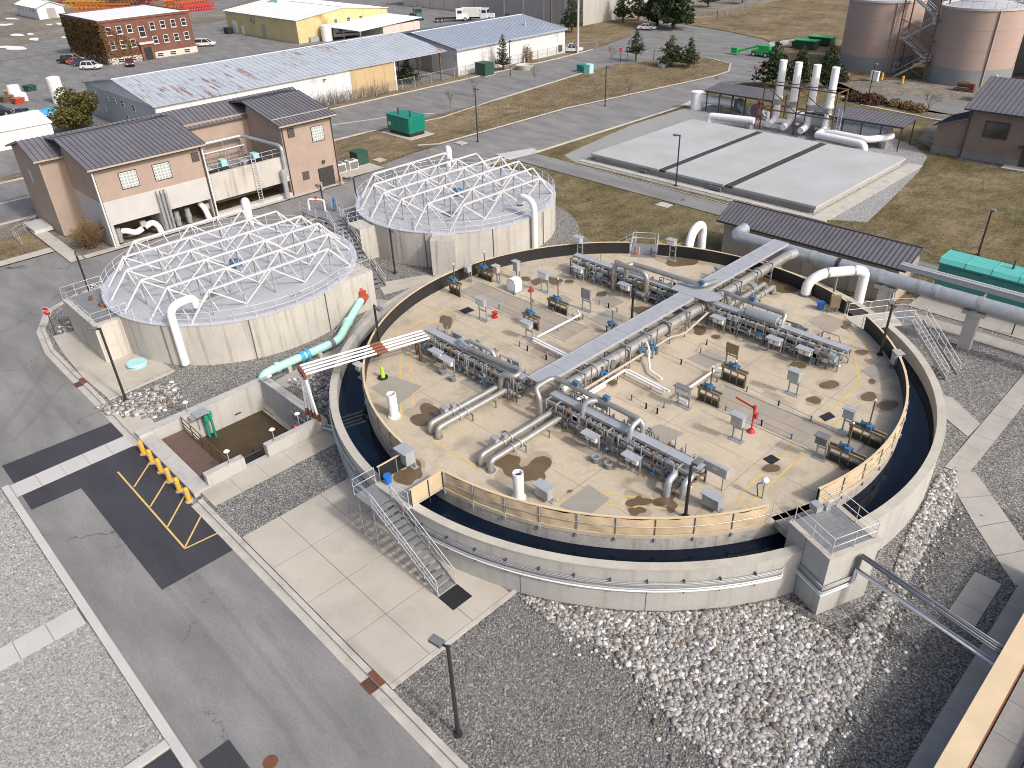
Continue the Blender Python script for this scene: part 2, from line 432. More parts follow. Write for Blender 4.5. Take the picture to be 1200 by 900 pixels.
# ================================================================ GROUND
def band(b, pts, o0, o1, z0, z1, closed=False):
    """ribbon along a plan polyline between two side offsets (left positive)"""
    n = len(pts); L = []; Rr = []
    for i in range(n):
        if closed: p, q = pts[i-1], pts[(i+1) % n]
        else: p, q = pts[max(i-1, 0)], pts[min(i+1, n-1)]
        c = pts[i]
        d1 = Vector((c[0]-p[0], c[1]-p[1])); d2 = Vector((q[0]-c[0], q[1]-c[1]))
        if d1.length < 1e-6: d1 = d2
        if d2.length < 1e-6: d2 = d1
        d1.normalize(); d2.normalize(); n1 = Vector((-d1.y, d1.x)); n2 = Vector((-d2.y, d2.x)); m = (n1+n2)
        m.normalize(); k = 1/max(0.4, m.dot(n1))
        L.append((c[0]+m.x*o0*k, c[1]+m.y*o0*k)); Rr.append((c[0]+m.x*o1*k, c[1]+m.y*o1*k))
    if o0 < o1: L, Rr = Rr, L
    k = len(b.v)
    for i in range(n): b.v += [(*L[i], z0), (*Rr[i], z0), (*Rr[i], z1), (*L[i], z1)]
    for i in range(n if closed else n-1):
        a, c = k+4*i, k+4*((i+1) % n)
        b._f([a+1,c+1,c+2,a+2]); b._f([c,a,a+3,c+3]); b._f([a+3,a+2,c+2,c+3]); b._f([a,c,c+1,a+1])
    if not closed:
        b._f([k,k+1,k+2,k+3]); e = k+4*(n-1); b._f([e+3,e+2,e+1,e])
    return b
def inpoly(x, y, poly):
    c = False; j = len(poly)-1
    for i in range(len(poly)):
        xi, yi = poly[i]; xj, yj = poly[j]
        if (yi > y) != (yj > y) and x < (xj-xi)*(y-yi)/(yj-yi)+xi: c = not c
        j = i
    return c
def pxp(*pts, z=0.0): return [P2(x, y, z) for x, y in pts]

HX0, HX1, HY0, HY1 = -20.95, -11.75, -27.35, -17.45      # the sunken basin's hole
b = B(); E_ = 2600
for x0, x1, y0, y1 in ((-E_, E_, -E_, HY0), (-E_, E_, HY1, E_), (-E_, HX0, HY0, HY1), (HX1, E_, HY0, HY1)):
    b.quad((x0,y0,-0.06), (x1,y0,-0.06), (x1,y1,-0.06), (x0,y1,-0.06))
struct('ground', b, 'dirt')

ROAD = [(60,-27.4),(HX0-0.4,-27.4),(-38.5,-27.4),(-43.1,-26.7),(-46.9,-24.9),(-48.6,-21.6),(-48.6,36.5),(-47.7,39.5),(-47.4,75),(-50.5,87),(-50.6,94),(-47,102),
        (-44,112),(-60,124),(-68,114),(-60.5,111),(-56.6,104),(-56.3,98.5),(-61.5,62),(-61.5,34),(-60,24),(-57,14),(-57,-17),(-57.6,-19.2),(-61.8,-19.6),(-61.8,-62),(-21.9,-62),(-21.9,-35.2),(60,-35.2)]
road = struct('road', B().sheet(ROAD, 0.0), 'asphalt')
struct('road', B().sheet([(-94,-260),(-76,-260),(-76,60),(-79,86),(-80,97),(-72,112),(-68,113.6),(-60,123.5),(-62,133),(-72,141),(-84,146),(-98,150),(-108,152),(-107,142),(-100,128),(-95,108),(-94,95)], 0.006), 'asphalt_far')
struct('road', B().sheet(pxp((0,58),(200,18),(300,-12),(330,-12),(215,24),(100,57),(0,71),(-160,110),(-160,90)), -0.02), 'asphalt_far')
# yard of the neighbours left of the long warehouse, and behind the warehouses
struct('yard', B().sheet([(-206,-70),(-97,-70),(-97,7),(-134,9),(-206,40)], -0.03), 'asphalt_far')
struct('yard', B().sheet([(-206,40.1),(-134,9.1),(-134,52),(-100,58),(-100,68),(-170,180),(-255,140)], -0.034), 'asphalt_far')
struct('yard', B().sheet(pxp((985,118),(1060,112),(1130,118),(1200,128),(1200,160),(1120,135),(1030,118),(905,100),(880,85),(940,78),(985,88)), 0.004), 'asphalt_far')
struct('path', B().sheet([(-47.3,35.5),(-47.3,39.2),(-12.5,38.6),(-6,37),(60,36),(60,33),(-8,34),(-13.0,35.1)], 0.085), 'asphalt')
struct('path', B().sheet([(-51.2,35.6),(-47.6,35.0),(-47.0,40.4),(-49.2,41.2)], 0.10), 'concrete_white')

# new dark asphalt and the concrete cross gutter on the near road
b = B(); b.sheet([(-24.4,-34.9),(-21.75,-34.9),(-21.75,-27.7),(-24.1,-27.7)], 0.005)
b.sheet([(-20.05,-34.9),(-18.1,-34.9),(-18.0,-32.0),(-5.75,-32.0),(-5.75,-27.7),(-20.05,-27.7)], 0.005)
part('asphalt_patch', b, 'asphalt_new', road)
part('asphalt_patch', B().sheet([(5.0,-35.0),(5.0,-33.6),(7.2,-33.6),(7.2,-35.0)], 0.005), 'asphalt_new', road)
for k in range(5):
    y0 = -35.15 + k*1.5; part('gutter_slab', B().box(-21.7, -20.1, y0, y0+1.47, -0.1, 0.012), 'concrete_white', road)
# yellow hatching in front of the bollards
def pline(b, p, q, w, z):
    p = Vector(p); q = Vector(q); d = (q-p).normalized(); n = Vector((-d.y, d.x))*w/2
    b.sheet([tuple(p+n), tuple(p-n), tuple(q-n), tuple(q+n)], z)
for p, q in (((138,553),(217,643)), ((177,540),(157,571)), ((197,560),(176,594)), ((217,580),(196,618)), ((237,602),(217,641)), ((217,643),(257,624))):
    b = B(); pline(b, P2(*p), P2(*q), 0.11, 0.011); part('painted_line', b, 'yellow_paint', road)
for px, r in (((317,893),0.33),):
    c = P(*px); part('manhole_cover', B().cyl((c.x,c.y,-0.05), (c.x,c.y,0.012), r, 20), 'rust_grate', road)

def bend_px(q): return [(v.x, v.y) for v in bend([(x,y,0) for x,y in q], 14, 4)]
for pts_, w_ in (([(2,505),(30,470),(52,436),(66,408)],0.5), ([(12,520),(45,486),(74,450)],0.35), ([(40,360),(46,378),(50,400),(62,424),(90,455)],0.9), ([(150,640),(240,740),(330,850),(360,900)],0.3), ([(185,620),(270,720),(380,860)],0.28), ([(20,420),(60,470),(110,530)],0.3), ([(300,720),(360,800),(430,890)],0.4), ([(0,390),(40,372),(60,350),(110,325)],0.4)):
    TM = globals().get('TM',0)+1; b = B(); band(b, [P2(*p) for p in bend_px(pts_)], -w_/2, w_/2, -0.02, 0.0012+0.0006*TM); part('tyre_mark', b, 'asphalt_mark', road)
# raised gravel, lawn and dry-grass islands
YARD = [(-48.3,-21.5),(-46.7,-24.6),(-43,-26.4),(-38.5,-27.1),(HX0-0.3,-27.1),(HX0-0.3,HY1+0.3),(HX1+0.3,HY1+0.3),(HX1+0.3,-27.1),(27,-27.1),(27,24.0),(19,27.5),(9,27.5),(9,24.0),(-9.2,24.0),(-14,21.5),(-19.5,20)]
for k in range(10):
    a = R(38+k*9.5); YARD.append((-33.8+12.9*math.cos(a)+0.8, 13.6+12.4*math.sin(a)))
YARD += [(-46.2,25),(-48.3,24)]
struct('gravel_bed', B().sheet(YARD, 0.08), 'gravel_warm')
struct('lawn', B().sheet([(-48.3,23),(-48.3,36.3),(-47.2,35.4),(-13.0,35.0),(-8,33.9),(70,33),(70,22),(19.2,24.5),(10,26.5),(-9,23.5),(-19,18),(-30,20)], 0.055), 'grass_green')
struct('lawn', B().sheet([(-47,39.3),(-12.5,38.7),(-6,37.1),(60,36.1),(60,62),(-2,72),(-6.5,74.5),(-10,78),(-13,92),(-28,97.5),(-46,100),(-50,94),(-50.2,87),(-47.1,75)], 0.055), 'grass_green')
struct('verge', B().sheet([(-61.3,34.4),(-61.3,62),(-56.1,98.5),(-56.4,103.8),(-60.2,110.5),(-68,113.2),(-72,111.6),(-79.7,97),(-78.8,86),(-75.7,60),(-75.7,-17),(-61,-17),(-58.5,14),(-61.3,28)], 0.055), 'grass_dry')
struct('verge', B().sheet([(-97.2,-60),(-94.2,-60),(-94.2,95),(-95.2,108),(-96.6,109),(-97.4,60)], 0.05), 'grass_dry')
struct('hillside', B().sheet([(-59,124.2),(-44,112.5),(-40,104),(-20,125),(60,190),(200,420),(-20,420),(-98,300),(-108,152.5),(-98,151),(-84,147),(-71.5,142),(-61.5,134)], 0.03), 'grass_dry')
struct('verge', B().sheet([(-97.5,103),(-95.4,108.4),(-100.3,128),(-107.3,142),(-108,150),(-125,152),(-128,128)], 0.03), 'grass_dry')
# gravel round the far slab and the odour-control pipes
struct('gravel_bed', B().sheet([(-43.5,41.5),(-40,39.9),(-13,39.8),(-5,41.5),(-1.5,43.5),(-2.6,52),(-4.3,64),(-6,71),(-9,74.5),(-13,77),(-46,77.5),(-46.3,60)], 0.07), 'gravel_grey')
# gravel on the right with shade painted into its colour, cobbles below the tank wall
struct('gravel_bed', B().sheet(pxp((1125,600),(1085,632),(1062,660),(1030,730),(985,800),(940,860),(915,915),(1120,915),(1260,690),(1245,640),(1165,590),z=0.09), 0.10), 'gravel_shaded')
COB = pxp((598,690),(640,700),(720,712),(860,712),(935,700),(967,735),(1000,722),(1040,690),(1062,630),(1098,560),(1122,548),(1118,590),(1085,640),(1058,690),(1035,742),(1012,800),(975,850),(950,905),(860,905),(800,862),(752,800),(715,760),(655,738), z=0.09)
CB = (sum(p[0] for p in COB)/len(COB), sum(p[1] for p in COB)/len(COB))
struct('gravel_bed', B().sheet(COB, 0.105), 'cobble_bed')
# left of the near road
struct('gravel_bed', B().sheet([(-21.6,-35.65),(3.0,-35.65),(3.0,-62),(-21.6,-62)], 0.08), 'gravel_grey')
struct('yard', B().sheet([(3.6,-35.65),(40,-35.65),(40,-62),(3.6,-62)], 0.02), 'asphalt_new')
part_parent = struct('path', B().sheet([(-7.75,-62),(-6.35,-62),(-6.35,-35.6),(-7.75,-35.6)], 0.09), 'joint_dark')
for k in range(12):
    y0 = -35.7 - (k+1)*1.55; part('slab', B().box(-7.8, -6.3, y0, y0+1.52, 0.02, 0.105), 'concrete_white', part_parent)

# kerbs
def kerb(pts, w=0.22, z1=0.15, gutter=0.0, m='concrete_kerb', side=1):
    b = B(); band(b, pts, 0, w*side, -0.05, z1)
    if gutter: band(b, pts, -gutter*side, 0, -0.05, 0.014)
    return struct('kerb', b, m)
kerb([(60,-27.4),(HX1+0.6,-27.4)], 0.3, 0.16, 0.45, side=-1)
kerb([(HX0+1.0,-27.4),(-38.5,-27.4),(-43.1,-26.7),(-46.9,-24.9),(-48.6,-21.6),(-48.6,36.3)], 0.3, 0.16, 0.45, side=-1)
kerb([(-21.7,-35.2),(3.4,-35.2),(40,-35.2)], 0.42, 0.12, 0, 'concrete_white', side=-1)
kerb([(3.05,-35.6),(3.05,-62)], 0.45, 0.12, 0, 'concrete_white')
kerb([(-47.7,39.5),(-47.4,75),(-50.5,87),(-50.6,94),(-47,102)], 0.25, 0.14, side=-1)
kerb([(-68,113.8),(-60.5,111),(-56.6,104),(-56.3,98.5),(-61.5,62),(-61.5,34),(-63.5,31.5)], 0.35, 0.14, side=-1)
kerb([(-76,-80),(-76,30),(-75.6,36),(-73.5,44),(-76,60),(-79,86)], 0.3, 0.12)
kerb([(-94,-80),(-94,95),(-95,108)], 0.35, 0.12)
kerb([(-84.5,-60),(-84.5,30),(-81,40),(-77,46)], 0.5, 0.012)
kerb([(-12.5,38.9),(-47,39.3)], 0.12, 0.12)

# paving laid in slabs, each slab its own piece
def paving(name, xs, ys, z, m='concrete_walk', gap=0.02, base=0.03):
    b = B(); b.sheet([(xs[0],ys[0]),(xs[-1],ys[0]),(xs[-1],ys[-1]),(xs[0],ys[-1])], z-0.012)
    o = struct(name, b, 'joint_dark')
    for i in range(len(xs)-1):
        for j in range(len(ys)-1):
            part('slab', B().box(xs[i]+gap/2, xs[i+1]-gap/2, ys[j]+gap/2, ys[j+1]-gap/2, z-base, z+random.uniform(-0.003,0.003)), m, o)
    return o
def fr(a, b, n): return [a+(b-a)*i/n for i in range(n+1)]
pad = paving('concrete_pad', fr(-6.2,7.95,4), [-27.05,-24.6,-21.8,-19.2], 0.135, 'concrete_pad', 0.03)
part('edge_strip', B().box(7.97,8.22,-27.05,-18.9,0,0.15), 'concrete_kerb', pad)
paving('path', [HX1+0.02, -9.9], fr(-26.9,-17.4,5), 0.13, 'concrete_pad')
paving('path', [20.15,21.45], fr(6.6,30.6,15), 0.13)
paving('path', fr(10.2,21.8,7), [24.2,25.9], 0.125)
paving('concrete_pad', fr(9.6,23.6,4), fr(26.8,33.4,2), 0.14)
o = struct('path', B().sheet(pxp((1106,463),(1116,466),(1149,497),(1134,512),(1108,490),z=0.1), 0.118), 'concrete_walk')
for poly in (((1106,550),(1143,553),(1162,580),(1124,583)), ((1124.6,584),(1162.6,581),(1183,610),(1144,617)), ((1144.6,618),(1183.6,611),(1206,643),(1166,651)), ((1166.6,652),(1206.6,644),(1230,678),(1190,686))):
    struct('path', B().prism(pxp(*poly, z=0.13), 0.05, 0.131), 'concrete_walk')
paving('path', [24.6,25.9], fr(-5.2,-1.2,3), 0.13)
o = struct('concrete_pad', B().prism(pxp((62,394),(100,384),(128,424),(164,409),(202,432),(126,466),(97,442),(74,414),z=0.12), 0.02, 0.122), 'concrete_pad')
part('edge_strip', B().prism(pxp((126.5,467),(203,433),(205,435),(128,469),z=0.12), 0.02, 0.13), 'concrete_kerb', o)
struct('concrete_pad', B().prism(pxp((139,494),(165,477),(181,495),(157,512),z=0.12), 0.02, 0.124), 'concrete_pad')
c = P(161,427,0.12)
# building-side pavement, left edge of the photo
paving('path', [-63.4,-61.85], fr(-46,-19.7,12), 0.13, 'concrete_kerb')
paving('path', [-70.5,-63.42,-61.0,-58.6,-57.1], [-19.6,-18.2], 0.13, 'concrete_kerb')
paving('path', [-58.1,-57.05], fr(-18.1,14.5,14), 0.12, 'concrete_kerb')
struct('lawn', B().sheet([(-70.5,-19.75),(-63.5,-19.75),(-63.5,-46),(-70.5,-46)], 0.06), 'grass_dry')
paving('concrete_pad', fr(-64.4,-58.4,3), fr(15.6,21.6,3), 0.12, 'concrete_pad')
struct('path', B().box(-48.0,-43.9,75.6,79.2,-0.02,0.10), 'concrete_white')

# drain gratings at the kerb
for px, lab in (((428,808),'rust red storm drain grating in the kerb beside the concrete pad'), ((94,450),'rust red storm drain grating in the kerb below the manhole cap')):
    c = P(*px); t = thing('storm_drain', lab, 'drain', (c.x, -27.6, 0.0))
    part('frame', B().cbox(c.x,-27.55,-0.05,0.85,0.75,0.075), 'rust_grate', t)
    part('hood', B().box(c.x-0.5,c.x+0.5,-27.38,-27.05,0.1,0.2), 'rust_grate', t)
    for k in range(5): part('bar', B().box(c.x-0.34+k*0.16,c.x-0.28+k*0.16,-27.85,-27.4,0.02,0.045), 'trim_dark', t)

# ---- loose stones
def attr_mat(name, cols):
    m, t, bs = _nodes(name); a = _new(t, 'ShaderNodeAttribute'); a.attribute_name = 'tone'
    n = len(cols); col = _ramp(t, a.outputs['Fac'], [(i/(n-1), c) for i, c in enumerate(cols)])
    col = _mul(t, col, _ramp(t, _noise(t, _pos(t), 14, 4, 0.6), [(0.3, (0.8,)*3), (0.7, (1.15,)*3)]), 1.0)
    t.links.new(col, bs.inputs['Base Color']); bs.inputs['Roughness'].default_value = 0.85
attr_mat('cobble', [(0.09,0.088,0.085),(0.19,0.155,0.12),(0.22,0.226,0.232),(0.29,0.277,0.252),(0.33,0.332,0.33),(0.39,0.355,0.305),(0.44,0.442,0.44),(0.66,0.65,0.63)])
gr = (1+5**0.5)/2
ICO = np.array([(-1,gr,0),(1,gr,0),(-1,-gr,0),(1,-gr,0),(0,-1,gr),(0,1,gr),(0,-1,-gr),(0,1,-gr),(gr,0,-1),(gr,0,1),(-gr,0,-1),(-gr,0,1)], float)
ICO /= np.linalg.norm(ICO[0])
ICF = np.array([(0,11,5),(0,5,1),(0,1,7),(0,7,10),(0,10,11),(1,5,9),(5,11,4),(11,10,2),(10,7,6),(7,1,8),(3,9,4),(3,4,2),(3,2,6),(3,6,8),(3,8,9),(4,9,5),(2,4,11),(6,2,10),(8,6,7),(9,8,1)])
rng = np.random.default_rng(5)
OCT = np.array([(1,0,0),(-1,0,0),(0,1,0),(0,-1,0),(0,0,1),(0,0,-1)], float)
OCF = np.array([(0,2,4),(2,1,4),(1,3,4),(3,0,4),(2,0,5),(1,2,5),(3,1,5),(0,3,5)])
def stone_mesh(name, pts, sizes, z, m, V0=None, F0=None):
    V0 = ICO if V0 is None else V0; F0 = ICF if F0 is None else F0; nv = len(V0)
    n = len(pts)
    rot = rng.uniform(0, 2*math.pi, n); sx = sizes*rng.uniform(0.8,1.35,n); sy = sizes*rng.uniform(0.65,1.0,n); sz = sizes*rng.uniform(0.45,0.75,n)
    V = V0[None] * (1+rng.normal(0,0.08 if nv == 12 else 0.22,(n,nv,1)))
    x = V[:,:,0]*sx[:,None]; y = V[:,:,1]*sy[:,None]; zz = V[:,:,2]*sz[:,None]
    c, s_ = np.cos(rot)[:,None], np.sin(rot)[:,None]
    X = x*c-y*s_+pts[:,0][:,None]; Y = x*s_+y*c+pts[:,1][:,None]; Z = zz+z+(sz*0.45)[:,None]
    V = np.stack([X,Y,Z],2).reshape(-1,3)
    F = (F0[None]+nv*np.arange(n)[:,None,None]).reshape(-1,3)
    me = bpy.data.meshes.new(name); me.vertices.add(len(V)); me.vertices.foreach_set('co', V.ravel())
    me.loops.add(F.size); me.loops.foreach_set('vertex_index', F.ravel().astype(np.int32))
    me.polygons.add(len(F)); me.polygons.foreach_set('loop_start', np.arange(0,F.size,3,dtype=np.int32))
    me.polygons.foreach_set('use_smooth', np.full(len(F), nv == 12))
    me.update(calc_edges=True)
    a = me.attributes.new('tone', 'FLOAT', 'POINT'); a.data.foreach_set('value', np.repeat(rng.uniform(0,1,n),nv).astype(np.float32))
    me.materials.append(MATS[m]); o = bpy.data.objects.new(name, me); COL.objects.link(o); return o
def scatter(poly, n):
    xs = [p[0] for p in poly]; ys = [p[1] for p in poly]; out = []
    while len(out) < n:
        q = rng.uniform((min(xs),min(ys)), (max(xs),max(ys)), (n,2))
        out += [p for p in q if inpoly(p[0], p[1], poly)]
    return np.array(out[:n])
def clear_of_walls(pts, rmin):
    return pts[np.hypot(pts[:,0], pts[:,1]) > rmin]
def off_pier(pts): return pts[~((pts[:,0] > 17.6) & (pts[:,0] < 21.9) & (pts[:,1] > -10.2) & (pts[:,1] < -5.4))]
pts = off_pier(clear_of_walls(scatter(COB, 42000), 20.75))
tag(stone_mesh('cobbles', pts, np.clip(rng.gamma(4.0,0.017,len(pts)),0.035,0.19), 0.10, 'cobble'), 'rounded river cobbles heaped along the foot of the big round tank', 'cobbles', kind='stuff')
fr_ = []
for i in range(11, len(COB)-1):
    p, q = Vector(COB[i]), Vector(COB[i+1]); L_ = (q-p).length
    for k in range(int(L_*42)):
        e = p.lerp(q, random.random()); g_ = random.gauss(0,0.55); d_ = (q-p).normalized(); fr_.append((e.x+d_.y*g_, e.y-d_.x*g_))
fr_ = off_pier(clear_of_walls(np.array(fr_), 20.8))
tag(stone_mesh('cobbles', fr_, np.clip(rng.gamma(4.0,0.0165,len(fr_)),0.03,0.17), 0.10, 'cobble'), 'scattered stones along the ragged edge of the cobble heap', 'cobbles', kind='stuff')
FRINGE = pxp((700,750),(760,800),(830,880),(860,905),(1000,905),(1060,760),(1120,610),(1150,590),(1060,730),(1010,820),(860,880),(640,735), z=0.09)
attr_mat('pebble', [(0.075,0.073,0.07),(0.12,0.117,0.112),(0.155,0.152,0.145),(0.185,0.181,0.174),(0.225,0.22,0.21),(0.38,0.373,0.36)])
attr_mat('pebble_pale', [(0.15,0.15,0.15),(0.23,0.23,0.227),(0.28,0.278,0.273),(0.32,0.317,0.311),(0.365,0.361,0.354),(0.52,0.515,0.505)])
pts = clear_of_walls(scatter([(8.3,-27.0),(22.5,-27.0),(22.5,-17.5),(8.3,-18.8)], 85000), 20.75)
tag(stone_mesh('pebbles', pts, np.clip(rng.gamma(5.0,0.0075,len(pts)),0.018,0.09), 0.07, 'pebble', OCT, OCF), 'grey crushed gravel around the lamp post at the bottom', 'gravel', kind='stuff')
pts = scatter([(-21.4,-35.75),(2.9,-35.75),(2.9,-45.5),(-21.4,-40.5)], 85000); pts = pts[(pts[:,0] < -7.85) | (pts[:,0] > -6.25)]
tag(stone_mesh('pebbles', pts, np.clip(rng.gamma(5.0,0.0072,len(pts)),0.018,0.08), 0.07, 'pebble_pale', OCT, OCF), 'pale grey crushed gravel left of the near road', 'gravel', kind='stuff')
T1COB = pxp((112,478),(150,462),(205,446),(214,466),(180,492),(150,488),(126,486),z=0.09)
pts = scatter(T1COB, 900)
tag(stone_mesh('cobbles', pts, np.clip(rng.gamma(4.5,0.021,len(pts)),0.06,0.28), 0.09, 'cobble'), 'pale broken stones around the foot of the lamp post by the left covered tank', 'cobbles', kind='stuff')
pts = scatter(pxp((72,392),(100,380),(96,362),(92,345),(116,330),(125,345),(105,355),(80,372),(62,388),z=0.09), 420)
tag(stone_mesh('cobbles', pts, np.clip(rng.gamma(4.5,0.021,len(pts)),0.06,0.26), 0.09, 'cobble'), 'grey stones between the kerb corner and the left covered tank by the stop sign', 'cobbles', kind='stuff')
pts = scatter(pxp((330,448),(380,435),(392,450),(390,500),(378,480),(350,455),z=0.09), 350)
tag(stone_mesh('cobbles', pts, np.clip(rng.gamma(5.0,0.024,len(pts)),0.06,0.24), 0.09, 'cobble'), 'dark stones between the sunken basin and the big round tank', 'cobbles', kind='stuff')
pts = clear_of_walls(scatter(COB, 60), 21.0)
pts = off_pier(pts)[:44]
for i, p in enumerate(pts):
    o = stone_mesh('stone', np.array([[0.0,0.0]]), np.array([rng.uniform(0.17,0.25)]), 0.0, 'cobble'); o.location = (p[0], p[1], 0.11)
    tag(o, 'large rounded stone lying among the cobbles below the big round tank', 'stone', 'large stones among the cobbles')
# ring of stones round the upper covered tank and round the slab
# ================================================================ LARGE ROUND TANK
def rot(b, rz, cx=0.0, cy=0.0, k0=0):
    c, s = math.cos(rz), math.sin(rz)
    for i in range(k0, len(b.v)):
        x, y, z = b.v[i]; x -= cx; y -= cy; b.v[i] = (cx+c*x-s*y, cy+s*x+c*y, z)
    return b
def pol(r, a, z=0.0): return (r*math.cos(R(a)), r*math.sin(R(a)), z)
def lathe(b, prof, n=64, cx=0.0, cy=0.0):
    k = len(b.v)
    for i in range(n):
        a = 2*math.pi*i/n
        for r, z in prof: b.v.append((cx+r*math.cos(a), cy+r*math.sin(a), z))
    m = len(prof)
    for i in range(n):
        j = (i+1) % n
        for q in range(m-1): b._f([k+i*m+q, k+j*m+q, k+j*m+q+1, k+i*m+q+1])
    return b
RO, RI, RD, DZ = 20.57, 20.12, 18.32, 3.1
tank = thing('round_tank', 'big open round concrete tank with a pipework deck and dark water moat', 'tank', (0,0,0))
part('outer_wall', B().ring(0,0,RI,RO,-0.3,2.96,n=180), 'concrete_wall', tank)
part('rim', B().ring(0,0,RI-0.03,RO+0.03,2.96,3.04,n=180), 'concrete_rim', tank)
part('inner_wall', B().ring(0,0,17.5,RD-0.04,0.0,2.86,n=180), 'concrete_moat', tank)
deck = part('deck', B().cyl((0,0,2.86),(0,0,DZ),RD,180), 'concrete_deck', tank)
struct('water', B().ring(0,0,RD-0.06,RI+0.02,1.2,2.08,n=120), 'water_dark')
for a in (-148,-118,-66,-48,8,40):                       # pour joints down the outer wall
    part('wall_joint', rot(B().box(RO-0.01,RO+0.006,-0.02,0.02,0.1,1.5), R(a)), 'joint_dark', tank)

# windbreak guard round the deck: tan outside, black inside
GAPS = ((-95.0,-84.0),(-27.5,-17.6),(54.0,62.0),(119.0,127.0))
fence = thing('windbreak_guard', 'tan and black tarp guard fence around the edge of the tank deck', 'fence', (0,0,DZ))
NP = 60
def arcpts(r, a0, a1, z, n): return [pol(r, a0+(a1-a0)*i/n, z) for i in range(n+1)]
def sheet_grid(b, fn, nu, nv, flip=False):
    k = len(b.v)
    for i in range(nu+1):
        for j in range(nv+1): b.v.append(fn(i/nu, j/nv))
    for i in range(nu):
        for j in range(nv):
            q = [k+i*(nv+1)+j, k+(i+1)*(nv+1)+j, k+(i+1)*(nv+1)+j+1, k+i*(nv+1)+j+1]
            b._f(q[::-1] if flip else q, True)
    return b
segs = []
edges = sorted(g for gp in GAPS for g in gp)
spans = [(edges[i], edges[i+1]) for i in range(1, len(edges)-1, 2)] + [(edges[-1], edges[0]+360)]
for a0, a1 in spans:
    n = max(1, round((a1-a0)/6.0)); st = (a1-a0)/n
    for i in range(n):
        s0, s1 = a0+i*st, a0+(i+1)*st; bl = random.uniform(0.01,0.05); ph1, ph2 = random.uniform(0,6.3), random.uniform(0,6.3); sag = random.uniform(0,0.07); low = random.uniform(0.0,0.06)
        part('tarp_panel', sheet_grid(B(), lambda u, v: pol(18.225+bl*math.sin(math.pi*u)*(0.4+math.sin(math.pi*v))+0.022*math.sin(math.pi*u)*(math.sin(7*u+4*v+ph1)+math.sin(13*u-6*v+ph2)), s0+0.1+(s1-s0-0.2)*u, 3.12+low*math.sin(3*u)+(1.02-sag*math.sin(math.pi*u))*v), 14, 6), 'tarp_tan', fence)
        part('liner_panel', sheet_grid(B(), lambda u, v: pol(18.13, s0+(s1-s0)*u, 3.105+1.06*v), 4, 1, True), 'liner_black', fence)
        part('post', B().cyl(pol(18.27,s0,2.7), pol(18.27,s0,4.18), 0.03, 6).cbox(*pol(18.34,s0,2.72),0.12,0.12,0.25,R(s0)), 'galv_dull', fence)
    part('top_rail', band(B(), [p[:2] for p in arcpts(18.17,a0,a1,0,n*3)], -0.07, 0.07, 4.165, 4.205), 'tarp_lip', fence)
    part('mid_rail', B().tube(arcpts(18.3,a0,a1,3.66,n*2), 0.022, 6), 'galv', fence)
# tarp come loose and bunched by the far stair
t = solo('loose_tarp', sheet_grid(B(), lambda u, v: (P(770+38*u, 297, 3.1).x+0.25*math.sin(9*u)*v, P(770+38*u, 297, 3.1).y+0.3*math.cos(7*u)*v-0.25*v, 3.13+(0.25+0.95*abs(math.cos(3.4*u+0.1)))*(v)+0.05*math.sin(20*u)), 14, 5), 'tarp_lip', 'loose tan tarp bunched up on the deck edge by the far stair', 'tarp')

# deck markings, hatch plates and wet stains are parts of the deck
def dline(pts, w=0.12):
    for i in range(len(pts)-1):
        b = B(); pline(b, P2(*pts[i], DZ), P2(*pts[i+1], DZ), w, DZ+0.006); part('painted_line', b, 'yellow_paint', tank)
for l in ([(467,390),(468,400),(470,490)], [(478,392),(480,400),(484,476)], [(467,389),(526,361)], [(478,391),(542,362)], [(508,516),(562,551)],
          [(630,583),(654,586),(720,592),(796,597)], [(678,577),(766,584)], [(995,384),(1008,450),(880,567),(862,590)], [(1011,393),(1024,453)], [(1011,467),(897,573),(868,601)],
          [(655,318),(700,303)], [(560,340),(600,325)]): dline(l)
def plate(poly, m='plate', h=0.02):
    part('hatch_plate', B().prism(pxp(*poly, z=DZ), DZ-0.02, DZ+h*random.uniform(0.7,1.2)), m, tank)
for poly in (((434,455),(458,441),(495,453),(468,474)), ((538,448),(560,436),(590,449),(566,464)), ((655,593),(690,568),(715,585),(688,606)), ((673,525),(700,511),(735,523),(705,541)),
             ((621,411),(643,399),(669,411),(648,425)), ((752,505),(773,497),(802,508),(782,520)), ((692,351),(708,343),(732,354),(715,362)), ((690,374),(712,363),(735,373),(714,384)),
             ((905,412),(920,405),(942,417),(926,424)), ((948,377),(965,367),(995,378),(972,392)), ((805,420),(828,410),(852,420),(830,432)), ((1009,434),(1030,425),(1048,440),(1028,448)),
             ((560,318),(575,312),(590,318),(577,325)), ((475,395),(492,389),(502,395),(490,402)), ((640,352),(660,345),(672,352),(656,358))):
    plate(poly, random.choice(['plate','plate_gr']))
# the two covered channels: rows of plates across the deck
for x0, x1, n in ((-16.6,-4.4,12), (7.6,17.0,10)):
    st = (x1-x0)/n
    for i in range(n):
        for y0, y1 in ((-1.25,0.0),(0.02,1.27)):
            if math.hypot(x0+i*st+(st if x0 > 0 else 0), 1.3) > 17.2: continue
            part('channel_plate', B().box(x0+i*st+0.015, x0+(i+1)*st-0.015, y0+0.01, y1-0.01, DZ-0.02, DZ+0.022+random.uniform(-0.004,0.004)), 'plate' if i % 3 else 'plate_gr', tank)
part('channel_kerb', B().box(-16.4,-4.2,1.3,1.44,DZ-0.02,DZ+0.05).box(-16.4,-4.2,-1.42,-1.28,DZ-0.02,DZ+0.05).box(7.4,16.8,1.3,1.44,DZ-0.02,DZ+0.05).box(7.4,16.8,-1.42,-1.28,DZ-0.02,DZ+0.05), 'concrete_rim', tank)
